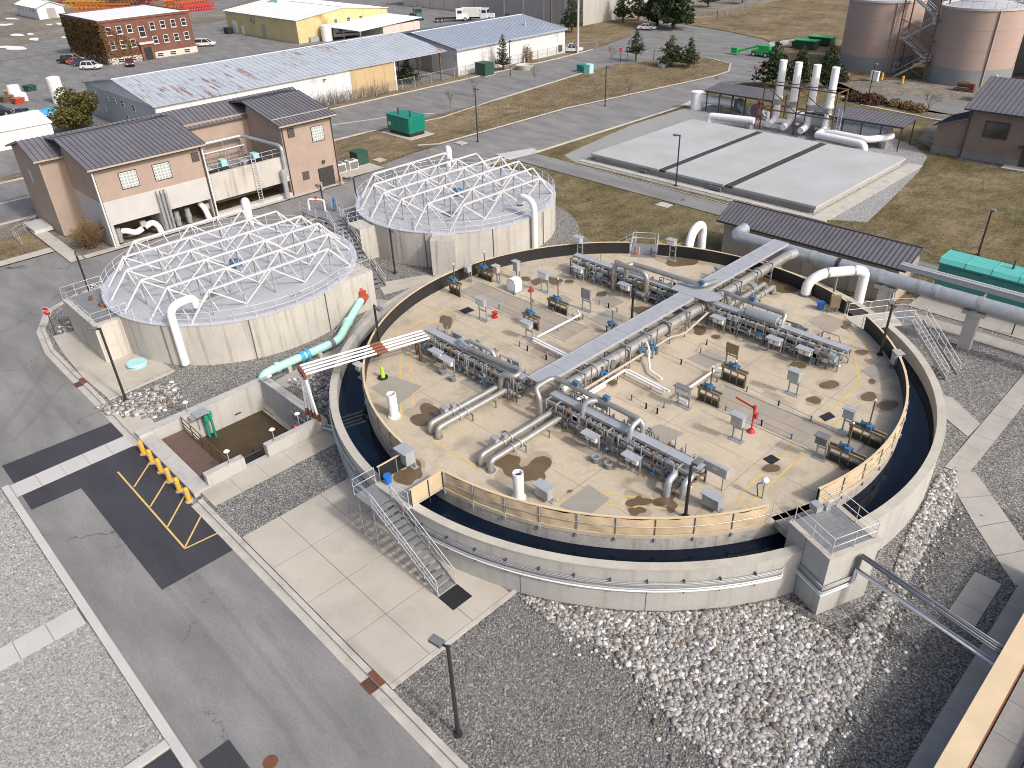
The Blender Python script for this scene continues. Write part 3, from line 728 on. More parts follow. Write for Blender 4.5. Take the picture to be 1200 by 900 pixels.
def blob(cx, cy, rx, ry, z, irr=0.12, n=26):
    ph = [random.uniform(0,6.28) for _ in range(4)]
    return [(cx+rx*math.cos(a)*(1+irr*sum(math.sin((k+2)*a+ph[k])/(k+1) for k in range(4))), cy+ry*math.sin(a)*(1+irr*sum(math.sin((k+2)*a+ph[k])/(k+1) for k in range(4)))) for a in [2*math.pi*i/n for i in range(n)]]
import itertools
SN = itertools.count()
for k in range(26):
    yy = random.choice((-9.6,-10.0,-7.4,7.2,7.6,9.8,2.4,-2.6)); xx = random.uniform(-11.5,12); part('damp_edge', B().sheet(blob(xx,yy,random.uniform(0.3,1.4),random.uniform(0.2,0.6),0,0.35), DZ+0.0035+0.00002*k), 'damp', tank)
for x, y, rx, ry, irr in ((500,487,17,11,.3),(597,545,17,14,.3),(625,552,22,12,.35),(748,588,11,7,.35),(746,599,8,6,.3),(779,586,11,8,.3),(787,593,8,6,.3),(523,377,9,6,.3),(972,451,11,5,.1),(954,469,9,4,.15),(1018,465,10,5,.1),(1040,475,12,6,.1),
                          (1022,447,4,3,.1),(904,549,10,5,.08),(820,387,9,5,.2),(839,395,5,2.5,.1),(718,449,5,3.5,.1),(648,329,11,4,.2),(667,330,5,2.2,.1),(705,345,6,3,.1),(630,330,8,3.5,.2),(616,327,6,2.4,.1),(755,364,11,6,.3),(765,353,5,2.5,.2),
                          (480,556,15,13,.3),(800,302,22,9,.3),(905,330,14,10,.3),(918,338,15,6,.25),(1010,413,7,3,.1),(438,415,9,4,.1),(935,428,8,4,.3),(720,428,9,4,.3),(690,462,7,4,.2),(680,440,8,4,.2),(592,507,3,2,.2),(668,576,3,1.5,.2),(992,381,6,4,.3),(860,383,12,6,.3),(676,374,4,2,.1),(990,545,8,5,.2)):
    part('damp_edge', B().sheet(pxp(*blob(x+random.uniform(-1.5,1.5),y+random.uniform(-0.5,1),rx*1.22+0.8,ry*1.25+0.5,0,irr*1.3), z=DZ), DZ+0.0042+0.0001*next(SN)), 'damp', tank)
    part('wet_stain', B().sheet(pxp(*blob(x,y,rx,ry,0,irr), z=DZ), DZ+0.0125+0.0004*next(SN)), 'puddle', tank)

for y in (-12.9,-4.6,4.6,12.6):
    h_ = math.sqrt(17.9**2-y*y); part('deck_joint', B().box(-h_,h_,y-0.012,y+0.012,DZ-0.01,DZ+0.003), 'joint_deck', tank)
for x in (-13.0,-6.9,7.2,13.2):
    h_ = math.sqrt(17.9**2-x*x); part('deck_joint', B().box(x-0.012,x+0.012,-h_,h_,DZ-0.01,DZ+0.0036), 'joint_deck', tank)
# ---------------------------------------------------------------- handrails and stairs
def rail_run(b, pts, h=1.07, r=0.022, rails=(1.0,0.52), step=1.6, posts=True):
    pts = [Vector(p) for p in pts]
    for f in rails: b.tube([p+Vector((0,0,h*f)) for p in pts], r, 6)
    if posts:
        for i in range(len(pts)-1):
            n = max(1, int((pts[i+1]-pts[i]).length/step+0.5))
            for k in range(n+(1 if i == len(pts)-2 else 0)):
                p = pts[i].lerp(pts[i+1], k/n); b.cyl(p, p+Vector((0,0,h)), r, 6, caps=False)
    return b
def stair(root, top, bot, width, n, m='galv_dull', tm='grating', rm='alum', sides=(1,-1), h=1.0):
    """open metal flight: each tread its own part"""
    top = Vector(top); bot = Vector(bot); d = bot-top; hd = Vector((d.x,d.y,0)).normalized(); sd_ = Vector((-hd.y,hd.x,0))
    for s in (1,-1):
        part('stringer', B().bar(top+sd_*(s*width/2)-Vector((0,0,0.1)), bot+sd_*(s*width/2)+Vector((0,0,0.05)), 0.05, 0.26), m, root)
    rz = math.atan2(hd.y, hd.x)
    for i in range(n):
        p = top.lerp(bot, (i+0.5)/n); part('tread', B().cbox(p.x,p.y,p.z-0.05,abs(Vector((d.x,d.y)).length)/n*0.92,width-0.08,0.045,rz), tm, root)
    for s in sides:
        b = B(); a, c = top+sd_*(s*(width/2+0.04)), bot+sd_*(s*(width/2+0.04)); k = 5
        for f in (1.0, 0.55): b.tube([a+Vector((0,0,h*f)), c+Vector((0,0,h*f+0.1))], 0.026, 6)
        for i in range(k+1):
            p = a.lerp(c, i/k); b.cyl(p, p+Vector((0,0,h+0.1*i/k)), 0.024, 6, caps=False)
        part('handrail', b, rm, root)

# near stair with its landing over the moat
t = thing('access_stair', 'metal stair down from the tank deck onto the concrete pad', 'stair', (2.4,-21.3,0.13))
part('landing', B().box(-1.25,1.75,-20.75,-18.0,2.98,3.12), 'concrete_rim', t)
part('landing_plate', B().box(-1.35,0.35,-22.05,-20.7,3.0,3.08), 'grating', t)
stair(t, (0.35,-21.4,3.05), (5.5,-21.4,0.14), 1.15, 14)
part('handrail', rail_run(B(), [(0.3,-22.05,3.08),(-1.35,-22.05,3.08),(-1.35,-20.6,3.08)]), 'alum', t)
part('handrail', rail_run(B(), [(1.75,-20.6,3.1),(0.45,-20.75,3.1)]), 'alum', t)
for x, m_ in ((-1.2,'liner_black'),(1.7,'tarp_tan')):
    part('tarp_panel', B().box(x-0.02,x+0.02,-20.4,-18.1,3.14,4.15), m_, t)
    part('top_rail', B().box(x-0.05,x+0.05,-20.45,-18.0,4.16,4.2), 'tarp_lip', t)
    for y in (-20.4,-19.2,-18.2): part('post', B().cyl((x+0.06,y,2.6),(x+0.06,y,4.2),0.03,6), 'trim_dark' if x > 0 else 'galv_dull', t)
for x, y in ((-1.0,-18.5),(-1.25,-20.9)): pass
part('stair_leg', B().cyl((-1.2,-21.95,0.1),(-1.2,-21.95,3.0),0.05,8).cyl((0.2,-21.95,0.1),(0.2,-21.95,3.0),0.05,8), 'galv_dull', t)
solo('rubber_mat', B().box(5.55,6.75,-22.05,-20.75,0.14,0.165), 'black', 'black rubber mat at the foot of the metal tank stair', 'mat')
t = thing('blue_bucket', 'small blue bin at the head of the near tank stair', 'bin', (-0.75,-20.15,3.12))
part('body', B().cyl((-0.75,-20.15,3.12),(-0.75,-20.15,3.62),0.19,14,0.23), 'blue_bright', t); part('lid', B().cyl((-0.75,-20.15,3.62),(-0.75,-20.15,3.68),0.25,14), 'blue_bright', t)
t = thing('handrail', 'short grey handrail standing on the concrete pad left of the stair', 'handrail', (-2.2,-23.6,0.13))
part('rail', rail_run(B(), [(*P2(410,603,0.13),0.14),(*P2(465,648,0.13),0.14)], 0.95), 'galv_dull', t)

# pier platform on the outer wall, lower right
A0 = R(-21.6)
t = thing('pier_platform', 'square concrete pier with a railed platform bridging to the deck', 'platform', pol(20.6,-21.6,0))
part('pier', rot(B().box(19.3,22.15,-1.55,1.55,-0.2,3.9), A0), 'concrete_wall', t)
part('pier_joint', rot(B().box(20.5,20.54,-1.556,-1.5,0.1,3.85), A0), 'joint_dark', t)
part('cap', rot(B().box(19.25,22.2,-1.6,-1.3,3.9,3.97).box(19.25,22.2,1.3,1.6,3.9,3.97).box(21.9,22.2,-1.3,1.3,3.9,3.97), A0), 'concrete_rim', t)
for k in range(4): part('floor_plate', rot(B().box(19.3+k*0.65,19.3+k*0.65+0.63,-1.28,1.28,3.9,3.95), A0), 'grating', t)
for k in range(2): part('floor_plate', rot(B().box(17.95+k*0.66,17.95+k*0.66+0.64,-1.45,1.45,3.02,3.1), A0), 'plate_gr', t)
part('beam', rot(B().box(17.9,19.3,-1.5,-1.35,2.75,3.02).box(17.9,19.3,1.35,1.5,2.75,3.02), A0), 'concrete_moat', t)
part('step', rot(B().box(19.0,19.35,-0.6,0.6,3.1,3.5), A0), 'grating', t)
part('handrail', rot(rail_run(B(), [(19.4,-1.35,3.95),(22.0,-1.35,3.95),(22.0,1.35,3.95),(19.4,1.35,3.95),(19.4,0.7,3.95)], step=1.3), A0), 'truss_alum', t)
part('handrail', rot(rail_run(B(), [(17.95,-1.45,3.1),(19.3,-1.45,3.1)]), A0), 'truss_alum', t)
part('handrail', rot(rail_run(B(), [(17.95,1.45,3.1),(19.3,1.45,3.1)]), A0), 'truss_alum', t)
part('sprayer', rot(B().cyl((19.1,0.3,3.1),(19.1,0.3,4.2),0.06,8).cbox(19.15,0.2,4.0,0.55,0.4,0.35).cbox(19.3,0.75,3.9,0.3,0.3,0.35), A0), 'galv', t)

# conduits hugging the outer wall and leaving to the right
t = thing('conduit_run', 'bundle of metal conduits bracketed along the front of the tank wall', 'conduit', (4,-20.6,1.6))
c1 = [pol(RO+0.10,a,0) for a in range(-101,-28,3)]
pier = [tuple(rot(B().quad((19.9,-1.65,0)), A0).v[0]), tuple(rot(B().quad((22.27,-1.67,0)), A0).v[0]), tuple(rot(B().quad((22.27,0.3,0)), A0).v[0])]
for z, r, m in ((1.62,0.06,'white_pipe'),(1.77,0.06,'galv'),(2.0,0.035,'galv_dull'),(2.1,0.035,'grey_box'),(2.2,0.035,'galv_dull')):
    part('conduit', B().tube([(x,y,z) for x,y,_ in c1]+[(x,y,z) for x,y,_ in pier], r, 6), m, t)
for a in range(-98,-29,5): part('bracket', rot(B().box(RO,RO+0.16,-0.025,0.025,1.5,1.56).box(RO,RO+0.16,-0.03,0.03,2.24,2.36), R(a)), 'trim_dark', t)
t = thing('conduit_run', 'conduit bundle spanning from the pier over shaded gravel to the tan parapet', 'conduit', (24,-6,2.5))
q0 = Vector(rot(B().quad((22.25,0.35,0)), A0).v[0]); q1 = Vector((27.7,-8.0,0))
for k, (z0, r, m) in enumerate(((3.55,0.045,'grey_dark'),(3.55,0.045,'galv_dull'),(3.55,0.045,'grey_dark'),(3.5,0.04,'galv'),(2.7,0.07,'white_pipe'),(2.7,0.06,'galv'))):
    off = Vector((0.0,(0.17*k if k < 4 else 0.22*(k-4)-0.1)-0.3,0)); part('conduit', B().tube([q0+off*0.6+Vector((0,0,1.75)), q0+off*0.6+Vector((0.05,0,z0)), q1+off+Vector((0,0,(2.4 if k < 4 else 1.75)))], r, 6), m, t)
t = thing('conduit_run', 'conduits curving along the left side of the tank wall by the basin', 'conduit', pol(20.7,-125,2))
for z, r, m in ((2.35,0.06,'galv'),(2.05,0.05,'galv_dull'),(1.75,0.06,'galv')):
    part('conduit', B().tube([pol(RO+0.12,a,z) for a in range(-158,-99,3)], r, 6), m, t)
for a in range(-156,-100,7): part('bracket', rot(B().box(RO,RO+0.2,-0.03,0.03,1.65,2.45), R(a)), 'galv_dull', t)

# stair and landing at the far side of the deck
t = thing('access_stair', 'railed metal stair crossing the tarp guard on the far side of the deck', 'stair', (-11.4,16.4,3.1))
RA = R(123)
part('landing', rot(B().box(17.4,20.6,-1.15,1.15,3.0,3.12), RA), 'grating', t)
part('handrail', rot(rail_run(B(), [(17.4,-1.15,3.12),(20.6,-1.15,3.12)]), RA), 'alum', t)
part('handrail', rot(rail_run(B(), [(17.4,1.15,3.12),(20.6,1.15,3.12),(20.6,-0.9,3.12)]), RA), 'alum', t)
c, s_ = math.cos(RA), math.sin(RA)
tp = lambda r, y: (r*c-y*s_, r*s_+y*c)
stair(t, (*tp(20.6,0.9),3.05), (*tp(20.8,5.6),0.1), 0.95, 12)
for y, m_ in ((-0.7,'red_paint'),(0.4,'yellow_gloss'),(0.75,'red_paint')): part('marker', rot(B().cyl((18.0,y,3.12),(18.0,y,3.8),0.06,8), RA), m_, t)
# stair and landing on the right
t = thing('access_stair', 'metal stair descending outside the tank wall near the big silver duct', 'stair', (12.5,17.5,3.1))
part('landing', B().prism([(8.8,15.55),(10.4,14.6),(12.4,17.3),(10.9,18.7)], 2.98, 3.14), 'concrete_rim', t)
part('landing', B().prism([(10.95,18.65),(12.4,17.35),(13.4,18.4),(12.0,19.7)], 2.98, 3.12), 'grating', t)
stair(t, (13.0,18.6,3.05), (16.6,17.4,0.12), 1.15, 14, rm='truss_alum')
part('handrail', rail_run(B(), [(8.9,15.7,3.14),(10.9,18.6,3.14),(12.0,19.65,3.14),(13.4,18.9,3.14)]), 'truss_alum', t)
part('handrail', rail_run(B(), [(10.5,14.7,3.14),(12.4,17.3,3.14),(12.9,17.9,3.14)]), 'truss_alum', t)

# ---------------------------------------------------------------- pipe bridge across the deck
br = thing('pipe_bridge', 'long silver cable tray and pipe bridge running across the middle of the deck', 'pipe bridge', (0,6,DZ))
ys = fr(-8.9, 21.6, 14)
for i in range(14): part('tray_cover', B().box(-0.75,0.55,ys[i]+0.01,ys[i+1]-0.01,4.93+random.uniform(-0.004,0.004),5.0).box(-0.78,-0.74,ys[i]+0.01,ys[i+1]-0.01,4.78,5.02).box(0.54,0.58,ys[i]+0.01,ys[i+1]-0.01,4.78,5.02), 'tray', br)
part('main_pipe', B().tube(bend([(0.95,-7.6,3.2),(0.95,-7.6,4.15),(0.95,20.9,4.15)],0.8), 0.42, 14), 'steel_pipe', br)
for y in (-4.5,-1.2,3.4,7.6,12.4,16.0): part('flange', B().cyl((0.95,y,4.15),(0.95,y+0.12,4.15),0.52,14), 'grey_dark' if y in (3.4,) else 'galv_dull', br)
for x, z, r, m in ((-0.45,4.55,0.09,'galv_dull'),(-0.15,4.6,0.07,'white_pipe'),(0.15,4.55,0.09,'steel_pipe')): part('pipe', B().cyl((x,-8.6,z),(x,21.2,z),r,8), m, br)
part('side_pipe', B().tube(bend([(1.75,-7,3.9),(1.75,3.2,3.9),(2.2,4.0,3.9),(1.75,8.0,4.1),(1.2,8.6,4.6)],0.5), 0.09, 8), 'trim_tan', br)
for y in fr(-8.2, 17.4, 11):
    b = B()
    for x in (-0.72,1.5): b.bar((x,y,DZ),(x,y,4.8),0.09)
    b.bar((-0.75,y,4.75),(1.55,y,4.75),0.09); b.bar((-0.72,y,3.62),(1.5,y,3.62),0.08)
    part('support_frame', b, 'galv_dull', br)
for y in (-5.5,-2.0,1.5,5.0): part('post', B().cyl((1.7,y,DZ),(1.7,y,5.1),0.045,8).ball((1.7,y,5.12),0.08), 'grey_dark', br)
part('valve', B().cyl((0.95,-2.9,4.15),(1.45,-2.9,4.15),0.3,12).cyl((1.0,-3.6,3.5),(1.06,-3.6,3.5),0.55,14).cbox(1.1,-3.0,3.1,0.5,0.7,0.9), 'grey_dark', br)
part('junction_plate', B().prism([(-1.6,7.6),(1.6,7.6),(2.2,8.2),(2.2,9.2),(-1.2,9.6),(-1.8,8.8)], 4.99, 5.03), 'tray', br)

# ---------------------------------------------------------------- cross racks
def rack(x0, x1, y, label, side):
    t = thing('pipe_rack', label, 'pipe rack', ((x0+x1)/2, y, DZ)); n = 5; xs = fr(x0, x1, n)
    for i in range(n): part('tray_cover', B().box(xs[i]+0.01,xs[i+1]-0.01,y-0.30,y+0.30,4.56,4.62).box(xs[i]+0.01,xs[i+1]-0.01,y-0.33,y-0.29,4.44,4.63), 'tray', t)
    for yy, z, r, m in ((-0.55,4.15,0.13,'steel_pipe'),(-0.2,3.95,0.10,'galv'),(0.3,4.15,0.15,'steel_pipe'),(0.55,3.65,0.10,'galv_dull'),(-0.62,3.5,0.07,'white_pipe'),(-0.75,4.42,0.035,'galv_dull'),(-0.66,4.42,0.035,'galv_dull')):
        part('pipe', B().cyl((x0+0.15,y+yy,z),(x1-0.15,y+yy,z),r,8), m, t)
    m = int((x1-x0)/0.8)
    for i in range(m+1):
        x = x0+0.2+(x1-x0-0.4)*i/m; b = B()
        for yy in (-0.85,0.75): b.bar((x,y+yy,DZ),(x,y+yy,4.55),0.085)
        b.bar((x,y-0.88,4.5),(x,y+0.78,4.5),0.075); b.bar((x,y-0.88,3.78),(x,y+0.78,3.78),0.06)
        part('support_frame', b, random.choice(['galv_dull','grey_dark','galv_dull','rust_steel']), t)
    for yy, z, r, m_ in ((0.05,3.5,0.16,'grey_dark'),(-0.4,3.32,0.09,'rust_steel'),(0.7,4.25,0.06,'grey_dark'),(-0.9,3.95,0.05,'grey_dark'),(-0.9,3.62,0.04,'galv')):
        part('pipe', B().cyl((x0+0.3,y+yy,z),(x1-0.3,y+yy,z),r,8), m_, t)
    for i in range(int((x1-x0)/0.5)):                   # flanged couplings
        x = x0+0.5+i*0.5+random.uniform(-0.15,0.15); yy, z, r = random.choice(((-0.55,4.15,0.19),(-0.2,3.95,0.16),(0.3,4.15,0.22),(0.55,3.65,0.16)))
        part('flange', B().cyl((x,y+yy,z),(x+0.07,y+yy,z),r,10), random.choice(['galv','grey_dark','galv_dull','rust_steel']), t)
    for i in range(int((x1-x0)/0.8)):                   # drop legs with small valves on the camera side
        x = x0+0.6+i*0.8+random.uniform(-0.15,0.15); z = random.uniform(3.4,3.9)
        part('drop_pipe', B().tube([(x,y-0.55,4.1),(x,y-0.98,4.0),(x,y-0.98,z-0.25)],0.04,6), random.choice(['galv_dull','steel_pipe','rust_steel']), t)
        v = part('valve', B().cbox(x,y-0.98,z,0.17,0.17,0.2).cyl((x,y-1.02,z+0.1),(x,y-1.25,z+0.1),0.05,8), random.choice(['grey_dark','grey_dark','blue_act','galv']), t)
        part('handwheel', B().cyl((x,y-1.25,z+0.1),(x,y-1.28,z+0.1),0.13,10), random.choice(['grey_dark','blue_act']), v)
    for i in range(16):                                  # small boxes, gauges and riser posts along both sides
        x = random.uniform(x0+0.4,x1-0.4); s_ = random.choice((-1,-1,1)); z = random.uniform(3.5,4.3); w_ = random.uniform(0.2,0.5)
        part('gauge_box', B().cbox(x,y+s_*0.98,z,w_,0.16,random.uniform(0.2,0.4)), random.choice(['grey_box','grey_dark','galv','gate_olive']), t)
        part('riser', B().bar((x+0.2,y+s_*0.92,DZ),(x+0.2,y+s_*0.92,random.uniform(4.6,5.0)),0.05), 'galv_dull', t)
    for i in range(4):
        x = random.uniform(x0+0.6,x1-1.2); L_ = random.uniform(0.8,2.0); z = random.uniform(4.75,5.0)
        part('conduit', B().tube(bend([(x,y+0.5,4.2),(x,y+0.5,z),(x+L_,y+0.5,z),(x+L_,y+0.5,4.2)],0.15,3),0.045,6), random.choice(['galv_dull','grey_dark','galv']), t)
    return t
rk1 = rack(-11.2,-1.0,-8.6,'cross pipe rack on the near left of the deck below the white pipes', -1)
rk2 = rack(1.2,12.2,-8.6,'cross pipe rack on the near right of the deck by the front lamp post', -1)
rk3 = rack(-12.2,-1.0,8.6,'cross pipe rack on the far left of the deck by the far stair', 1)
rk4 = rack(1.6,12.2,8.6,'cross pipe rack on the far right of the deck by the white gooseneck', 1)
def raised(root, pts, r, m='steel_pipe', rad=0.55, n=10): part('raised_pipe', B().tube(bend(pts, rad), r, n), m, root)
raised(rk1, [(-7.2,-8.3,3.9),(-7.2,-8.3,5.1),(-4.4,-8.3,5.1),(-4.4,-8.3,3.9)], 0.13, 'galv')
raised(rk1, [(-6.4,-8.9,4.9),(-1.6,-8.6,4.95),(-1.4,-9.3,4.9),(-2.4,-9.6,4.85),(-2.5,-9.7,3.2)], 0.19, 'steel_pipe')
raised(rk1, [(-7.8,-8.0,4.6),(-7.8,-8.6,5.0),(-7.0,-8.8,5.0),(-6.2,-8.8,4.9)], 0.13, 'galv')
raised(rk2, [(7.9,-8.2,3.8),(7.9,-8.2,5.35),(0.9,-8.2,5.4),(0.9,-9.9,5.35),(1.4,-10.0,4.9),(1.4,-10.0,3.3)], 0.17, 'steel_pipe')
raised(rk2, [(4.6,-8.15,5.3),(4.0,-8.9,5.25),(4.0,-9.1,3.5)], 0.16, 'galv')
raised(rk2, [(7.6,-8.2,5.35),(7.6,-9.0,5.2),(7.6,-9.1,3.5)], 0.16, 'galv')
raised(rk3, [(-7.2,7.7,3.2),(-7.2,7.7,5.55),(-3.9,7.7,5.55),(-3.9,7.7,3.2)], 0.2, 'steel_pipe', 0.7)
raised(rk3, [(-6.2,8.0,3.2),(-6.2,8.0,5.4),(-6.2,8.7,5.4),(0.4,8.9,5.45),(0.4,10.6,5.2)], 0.2, 'steel_pipe', 0.7)
raised(rk4, [(2.0,10.4,3.9),(2.0,9.4,5.3),(3.0,9.1,5.3),(7.2,9.1,5.3),(7.2,8.6,4.8),(7.2,8.3,3.4)], 0.18, 'steel_pipe', 0.6)
part('silencer', B().cyl((4.6,8.4,4.95),(7.0,8.4,4.95),0.36,14).cyl((4.4,8.4,4.95),(4.6,8.4,4.95),0.2,12).cyl((7.0,8.4,4.95),(7.2,8.4,4.95),0.2,12), 'galv', rk4)
part('silencer', B().cyl((10.9,8.0,4.2),(11.9,7.6,4.1),0.25,12), 'galv', rk4)
for rk, pts in ((rk2,[(2.4,-7.9),(3.6,-7.9),(5.2,-7.9),(6.6,-7.9)]),(rk4,[(3.0,9.4),(4.4,9.4),(5.6,9.4)]),(rk1,[(-6.4,-8.0),(-4.6,-8.0)]),(rk3,[(-2.6,9.2),(-1.2,9.2)])):
    for x, y in pts: part('tall_post', B().bar((x,y,DZ),(x,y,5.25),0.06).bar((x-0.25,y,5.12),(x+0.25,y,5.12),0.06), 'galv_dull', rk)
for rk, x, y in ((rk2,2.6,-8.15),(rk2,5.0,-8.15),(rk4,4.4,9.1),(rk3,0.2,8.9)): part('actuator', B().cyl((x,y,5.35),(x,y,5.75),0.12,10).cbox(x+0.1,y,5.55,0.4,0.28,0.26), 'blue_act', rk)
raised(rk2, [(10.4,-9.0,4.2),(11.2,-9.6,4.2),(11.2,-10.2,4.1),(11.2,-10.3,3.1)], 0.2, 'galv', 0.5)
raised(rk2, [(11.2,-8.7,4.2),(11.95,-9.1,4.2),(11.95,-9.8,4.1),(11.95,-9.9,3.1)], 0.2, 'galv', 0.5)

# big twin pipes ending in elbows on the deck
def twin(x0, x1, ya, yb, label):
    t = thing('twin_pipe', label, 'pipes', ((x0+x1)/2, (ya+yb)/2, DZ)); sgn = 1 if yb < ya else -1
    for x in (x0, x1):
        p = part('pipe', B().tube(bend([(x,ya,3.78),(x,yb,3.78),(x,yb,DZ)],0.55,6), 0.2, 12), 'steel_pipe', t)
        for y in (yb+sgn*1.7, yb+sgn*2.3): part('flange', B().cyl((x,y,3.78),(x,y+0.08,3.78),0.28,12), 'galv', p)
        part('base_ring', B().cyl((x,yb,DZ),(x,yb,DZ+0.06),0.3,14), 'grey_dark', p)
    part('valve', B().cbox((x0+x1)/2-0.35,yb+sgn*1.9,3.95,0.3,0.3,0.35).cbox(x0-0.3,yb+sgn*1.4,3.9,0.5,0.3,0.25), 'galv', t)
    for y in (yb+sgn*2.6, yb+sgn*4.6):
        b = B()
        for x in (x0-0.2,x1+0.3): b.bar((x,y,DZ),(x,y,3.6),0.06)
        b.bar((x0-0.25,y,3.57),(x1+0.35,y,3.57),0.06); part('support_frame', b, 'grey_dark', t)
twin(-2.75,-2.05,-9.0,-15.4,'twin silver pipes left of the bridge ending in elbows near the white vent')
twin(1.85,2.65,-9.0,-15.4,'twin silver pipes right of the bridge ending in elbows over a brown puddle')
twin(-1.9,-1.1,9.2,16.6,'twin silver pipes on the far deck left of the bridge top')
twin(2.0,2.8,9.4,15.6,'twin silver pipes on the far deck beside the white gooseneck')

# white process lines lying on the deck
def wline(label, runs, posts=()):
    t = thing('white_pipe_line', label, 'pipe', (runs[0][0][0], runs[0][0][1], DZ))
    for pts in runs: part('pipe', B().tube(bend([Vector(p) for p in pts],0.15,3), 0.085, 8), 'white_pipe', t)
    for x, y in posts: part('support', B().bar((x,y,DZ),(x,y,3.5),0.07), 'galv_dull', t)
wline('white pipe loop on the deck left of the bridge', [[(-0.6,-3.35,3.55),(-5.9,-3.15,3.55)], [(-0.6,-3.6,3.55),(-5.6,-3.45,3.55)], [(-5.75,-2.9,3.55),(-5.75,1.9,3.55),(-6.3,2.2,3.55)]], ((-3,-3.4),(-5.4,-3.2),(-5.75,-0.5),(-5.75,1.5)))
wline('white pipe loop on the deck right of the bridge', [[(1.9,-7.6,3.6),(1.9,-2.2,3.6)], [(2.15,-7.6,3.6),(2.15,-4.6,3.6)], [(2.0,-2.1,3.6),(5.6,-2.35,3.6)], [(2.1,-2.4,3.6),(5.4,-2.6,3.6)], [(6.3,-2.4,3.6),(6.3,2.1,3.6),(6.9,2.5,3.6)], [(6.3,-2.5,3.45),(7.1,-2.5,3.45)]], ((1.9,-5.5),(1.9,-3),(4.2,-2.4),(6.3,-1),(6.3,1)))
wline('thin zigzag white pipe standing on the deck beside the bridge', [[(1.5,0.6,4.4),(2.1,0.1,4.3),(2.2,0.0,3.5),(3.0,-0.9,3.4),(4.2,-1.2,3.4)]])
# the four white lines crossing the moat from the basin
t = thing('white_pipe_line', 'four parallel white pipes crossing the moat from the sunken basin', 'pipe', (-12.6,-14,4.0))
for k in range(4):
    o_ = Vector((0.42*k-0.35, -0.11*k, 0)); a_ = Vector((-13.2,-17.9,4.6))+o_; c_ = Vector((-10.9,-9.1,4.6))+o_
    part('pipe', B().tube(bend([(-13.1+0.42*k,-18.2+0.05*k,0.7),a_,c_],0.2,3), 0.08, 8), 'white_pipe', t)
    d_ = (c_-a_).normalized()
    part('coupling', B().cyl(a_+d_*5.1,a_+d_*5.9,0.125,10), 'brown_wrap', t); part('coupling', B().cyl((-13.1+0.42*k,-18.2+0.05*k,1.0),(-13.1+0.42*k,-18.2+0.05*k,1.5),0.125,10), 'brown_wrap', t); part('coupling', B().cyl(a_-Vector((0,0,0.35)),a_+Vector((0,0,0.05)),0.125,10), 'brown_wrap', t)
b = B()
for x, y in ((-10.9,-10.0),(-10.0,-10.4)): b.bar((x,y,DZ),(x,y,4.5),0.14)
b.bar((-10.9,-10.0,3.2),(-10.0,-10.4,4.4),0.09).bar((-11.1,-9.9,4.48),(-9.8,-10.5,4.48),0.12); part('support_frame', b, 'rust_steel', t)
b = B()
for x, y in ((-13.5,-17.6),(-12.4,-18.0)): b.bar((x,y,0.1),(x,y,4.45),0.1)
b.bar((-13.6,-17.5,4.45),(-12.3,-18.1,4.45),0.1); part('support_frame', b, 'galv_dull', t)
# ================================================================ THINGS ON THE DECK
def HT(base, top, z0=0.0):
    """height of an upright thing standing at one photo point and ending at another"""
    b0 = P(*base, z0); d = P(*top, 0.0)-CAM; k = math.hypot(b0.x-CAM.x, b0.y-CAM.y)/math.hypot(d.x, d.y)
    return CAM.z+d.z*k-z0
def lamp(base, top, z0, label, head=180.0, hl=0.62, h=None):
    c = P(*base, z0); h = h or HT(base, top, z0)
    t = thing('lamp_post', label, 'lamp post', c, 'lamp posts around the yard')
    part('base_plate', B().cyl(c, c+Vector((0,0,0.12)), 0.2, 12), 'pole_dark', t)
    part('pole', B().cyl(c, c+Vector((0,0,h)), 0.095, 8, 0.08), 'pole_dark', t)
    a = R(head); d = Vector((math.cos(a), math.sin(a), 0)); e = c+Vector((0,0,h-0.1))
    part('arm', B().bar(e, e+d*0.28, 0.08), 'pole_dark', t)
    hd = part('lamp_head', B().cbox(*(e+d*(0.28+hl/2)-Vector((0,0,0.09))), hl, 0.36, 0.16, a), 'grey_dark', t)
    part('lens', B().cbox(*(e+d*(0.28+hl/2)-Vector((0,0,0.105))), hl*0.8, 0.28, 0.014, a), 'screen_white', hd)
lamp((537,861),(525,757),0.1,'tall dark lamp post standing alone in the gravel at the bottom', 190)
lamp((148,470),(118,384),0.1,'dark lamp post at the pale stones by the left covered tank', 215)
lamp((110,356),(95,313),0.1,'dark lamp post behind the left covered tank near the road', 0, h=5.2)
lamp((463,320),(458,276),0.1,'dark lamp post on the gravel between the two covered tanks', 0, h=4.6)
lamp((1146,299),(1162,247),0.06,'thin dark lamp post on the grass behind the teal generator', 90)
lamp((792,218),(795,158),0.07,'dark lamp post in front of the far concrete slab', 180)
lamp((709,124),(712,77),0.06,'dark lamp post on the dry grass island beside the far road', 0)
lamp((560,166),(558,103),0.06,'dark lamp post on dry grass right of the green generator', 10)
lamp((803,606),(808,545),DZ,'dark lamp post at the near edge of the tank deck', 90)
lamp((740,380),(743,340),DZ,'dark lamp post on the deck beside the far end of the pipe bridge', 0)
lamp((1031,416),(1042,357),DZ,'dark lamp post on the deck by the right-hand stair', 120)
lamp((445,404),(440,357),DZ,'dark lamp post at the left edge of the deck above the moat', 0)
lamp((383,262),(378,244),0.1,'lamp post at the kerb between the covered tanks', 180, h=4.4)
lamp((422,262),(417,233),0.1,'lamp post left of the upper covered tank', 180, h=5.2)
lamp((383,123),(377,92),0.05,'lamp post in front of the white wall of the long warehouse', 0)
lamp((598,88),(596,47),0.05,'lamp post in front of the blue-roofed white warehouse', 0)
lamp((492,100),(487,68),0.05,'rusty lamp post at the open end of the long warehouse', 180)
lamp((1018,112),(1030,75),0.02,'dark lamp post with a blue sign in front of the silos', 90)

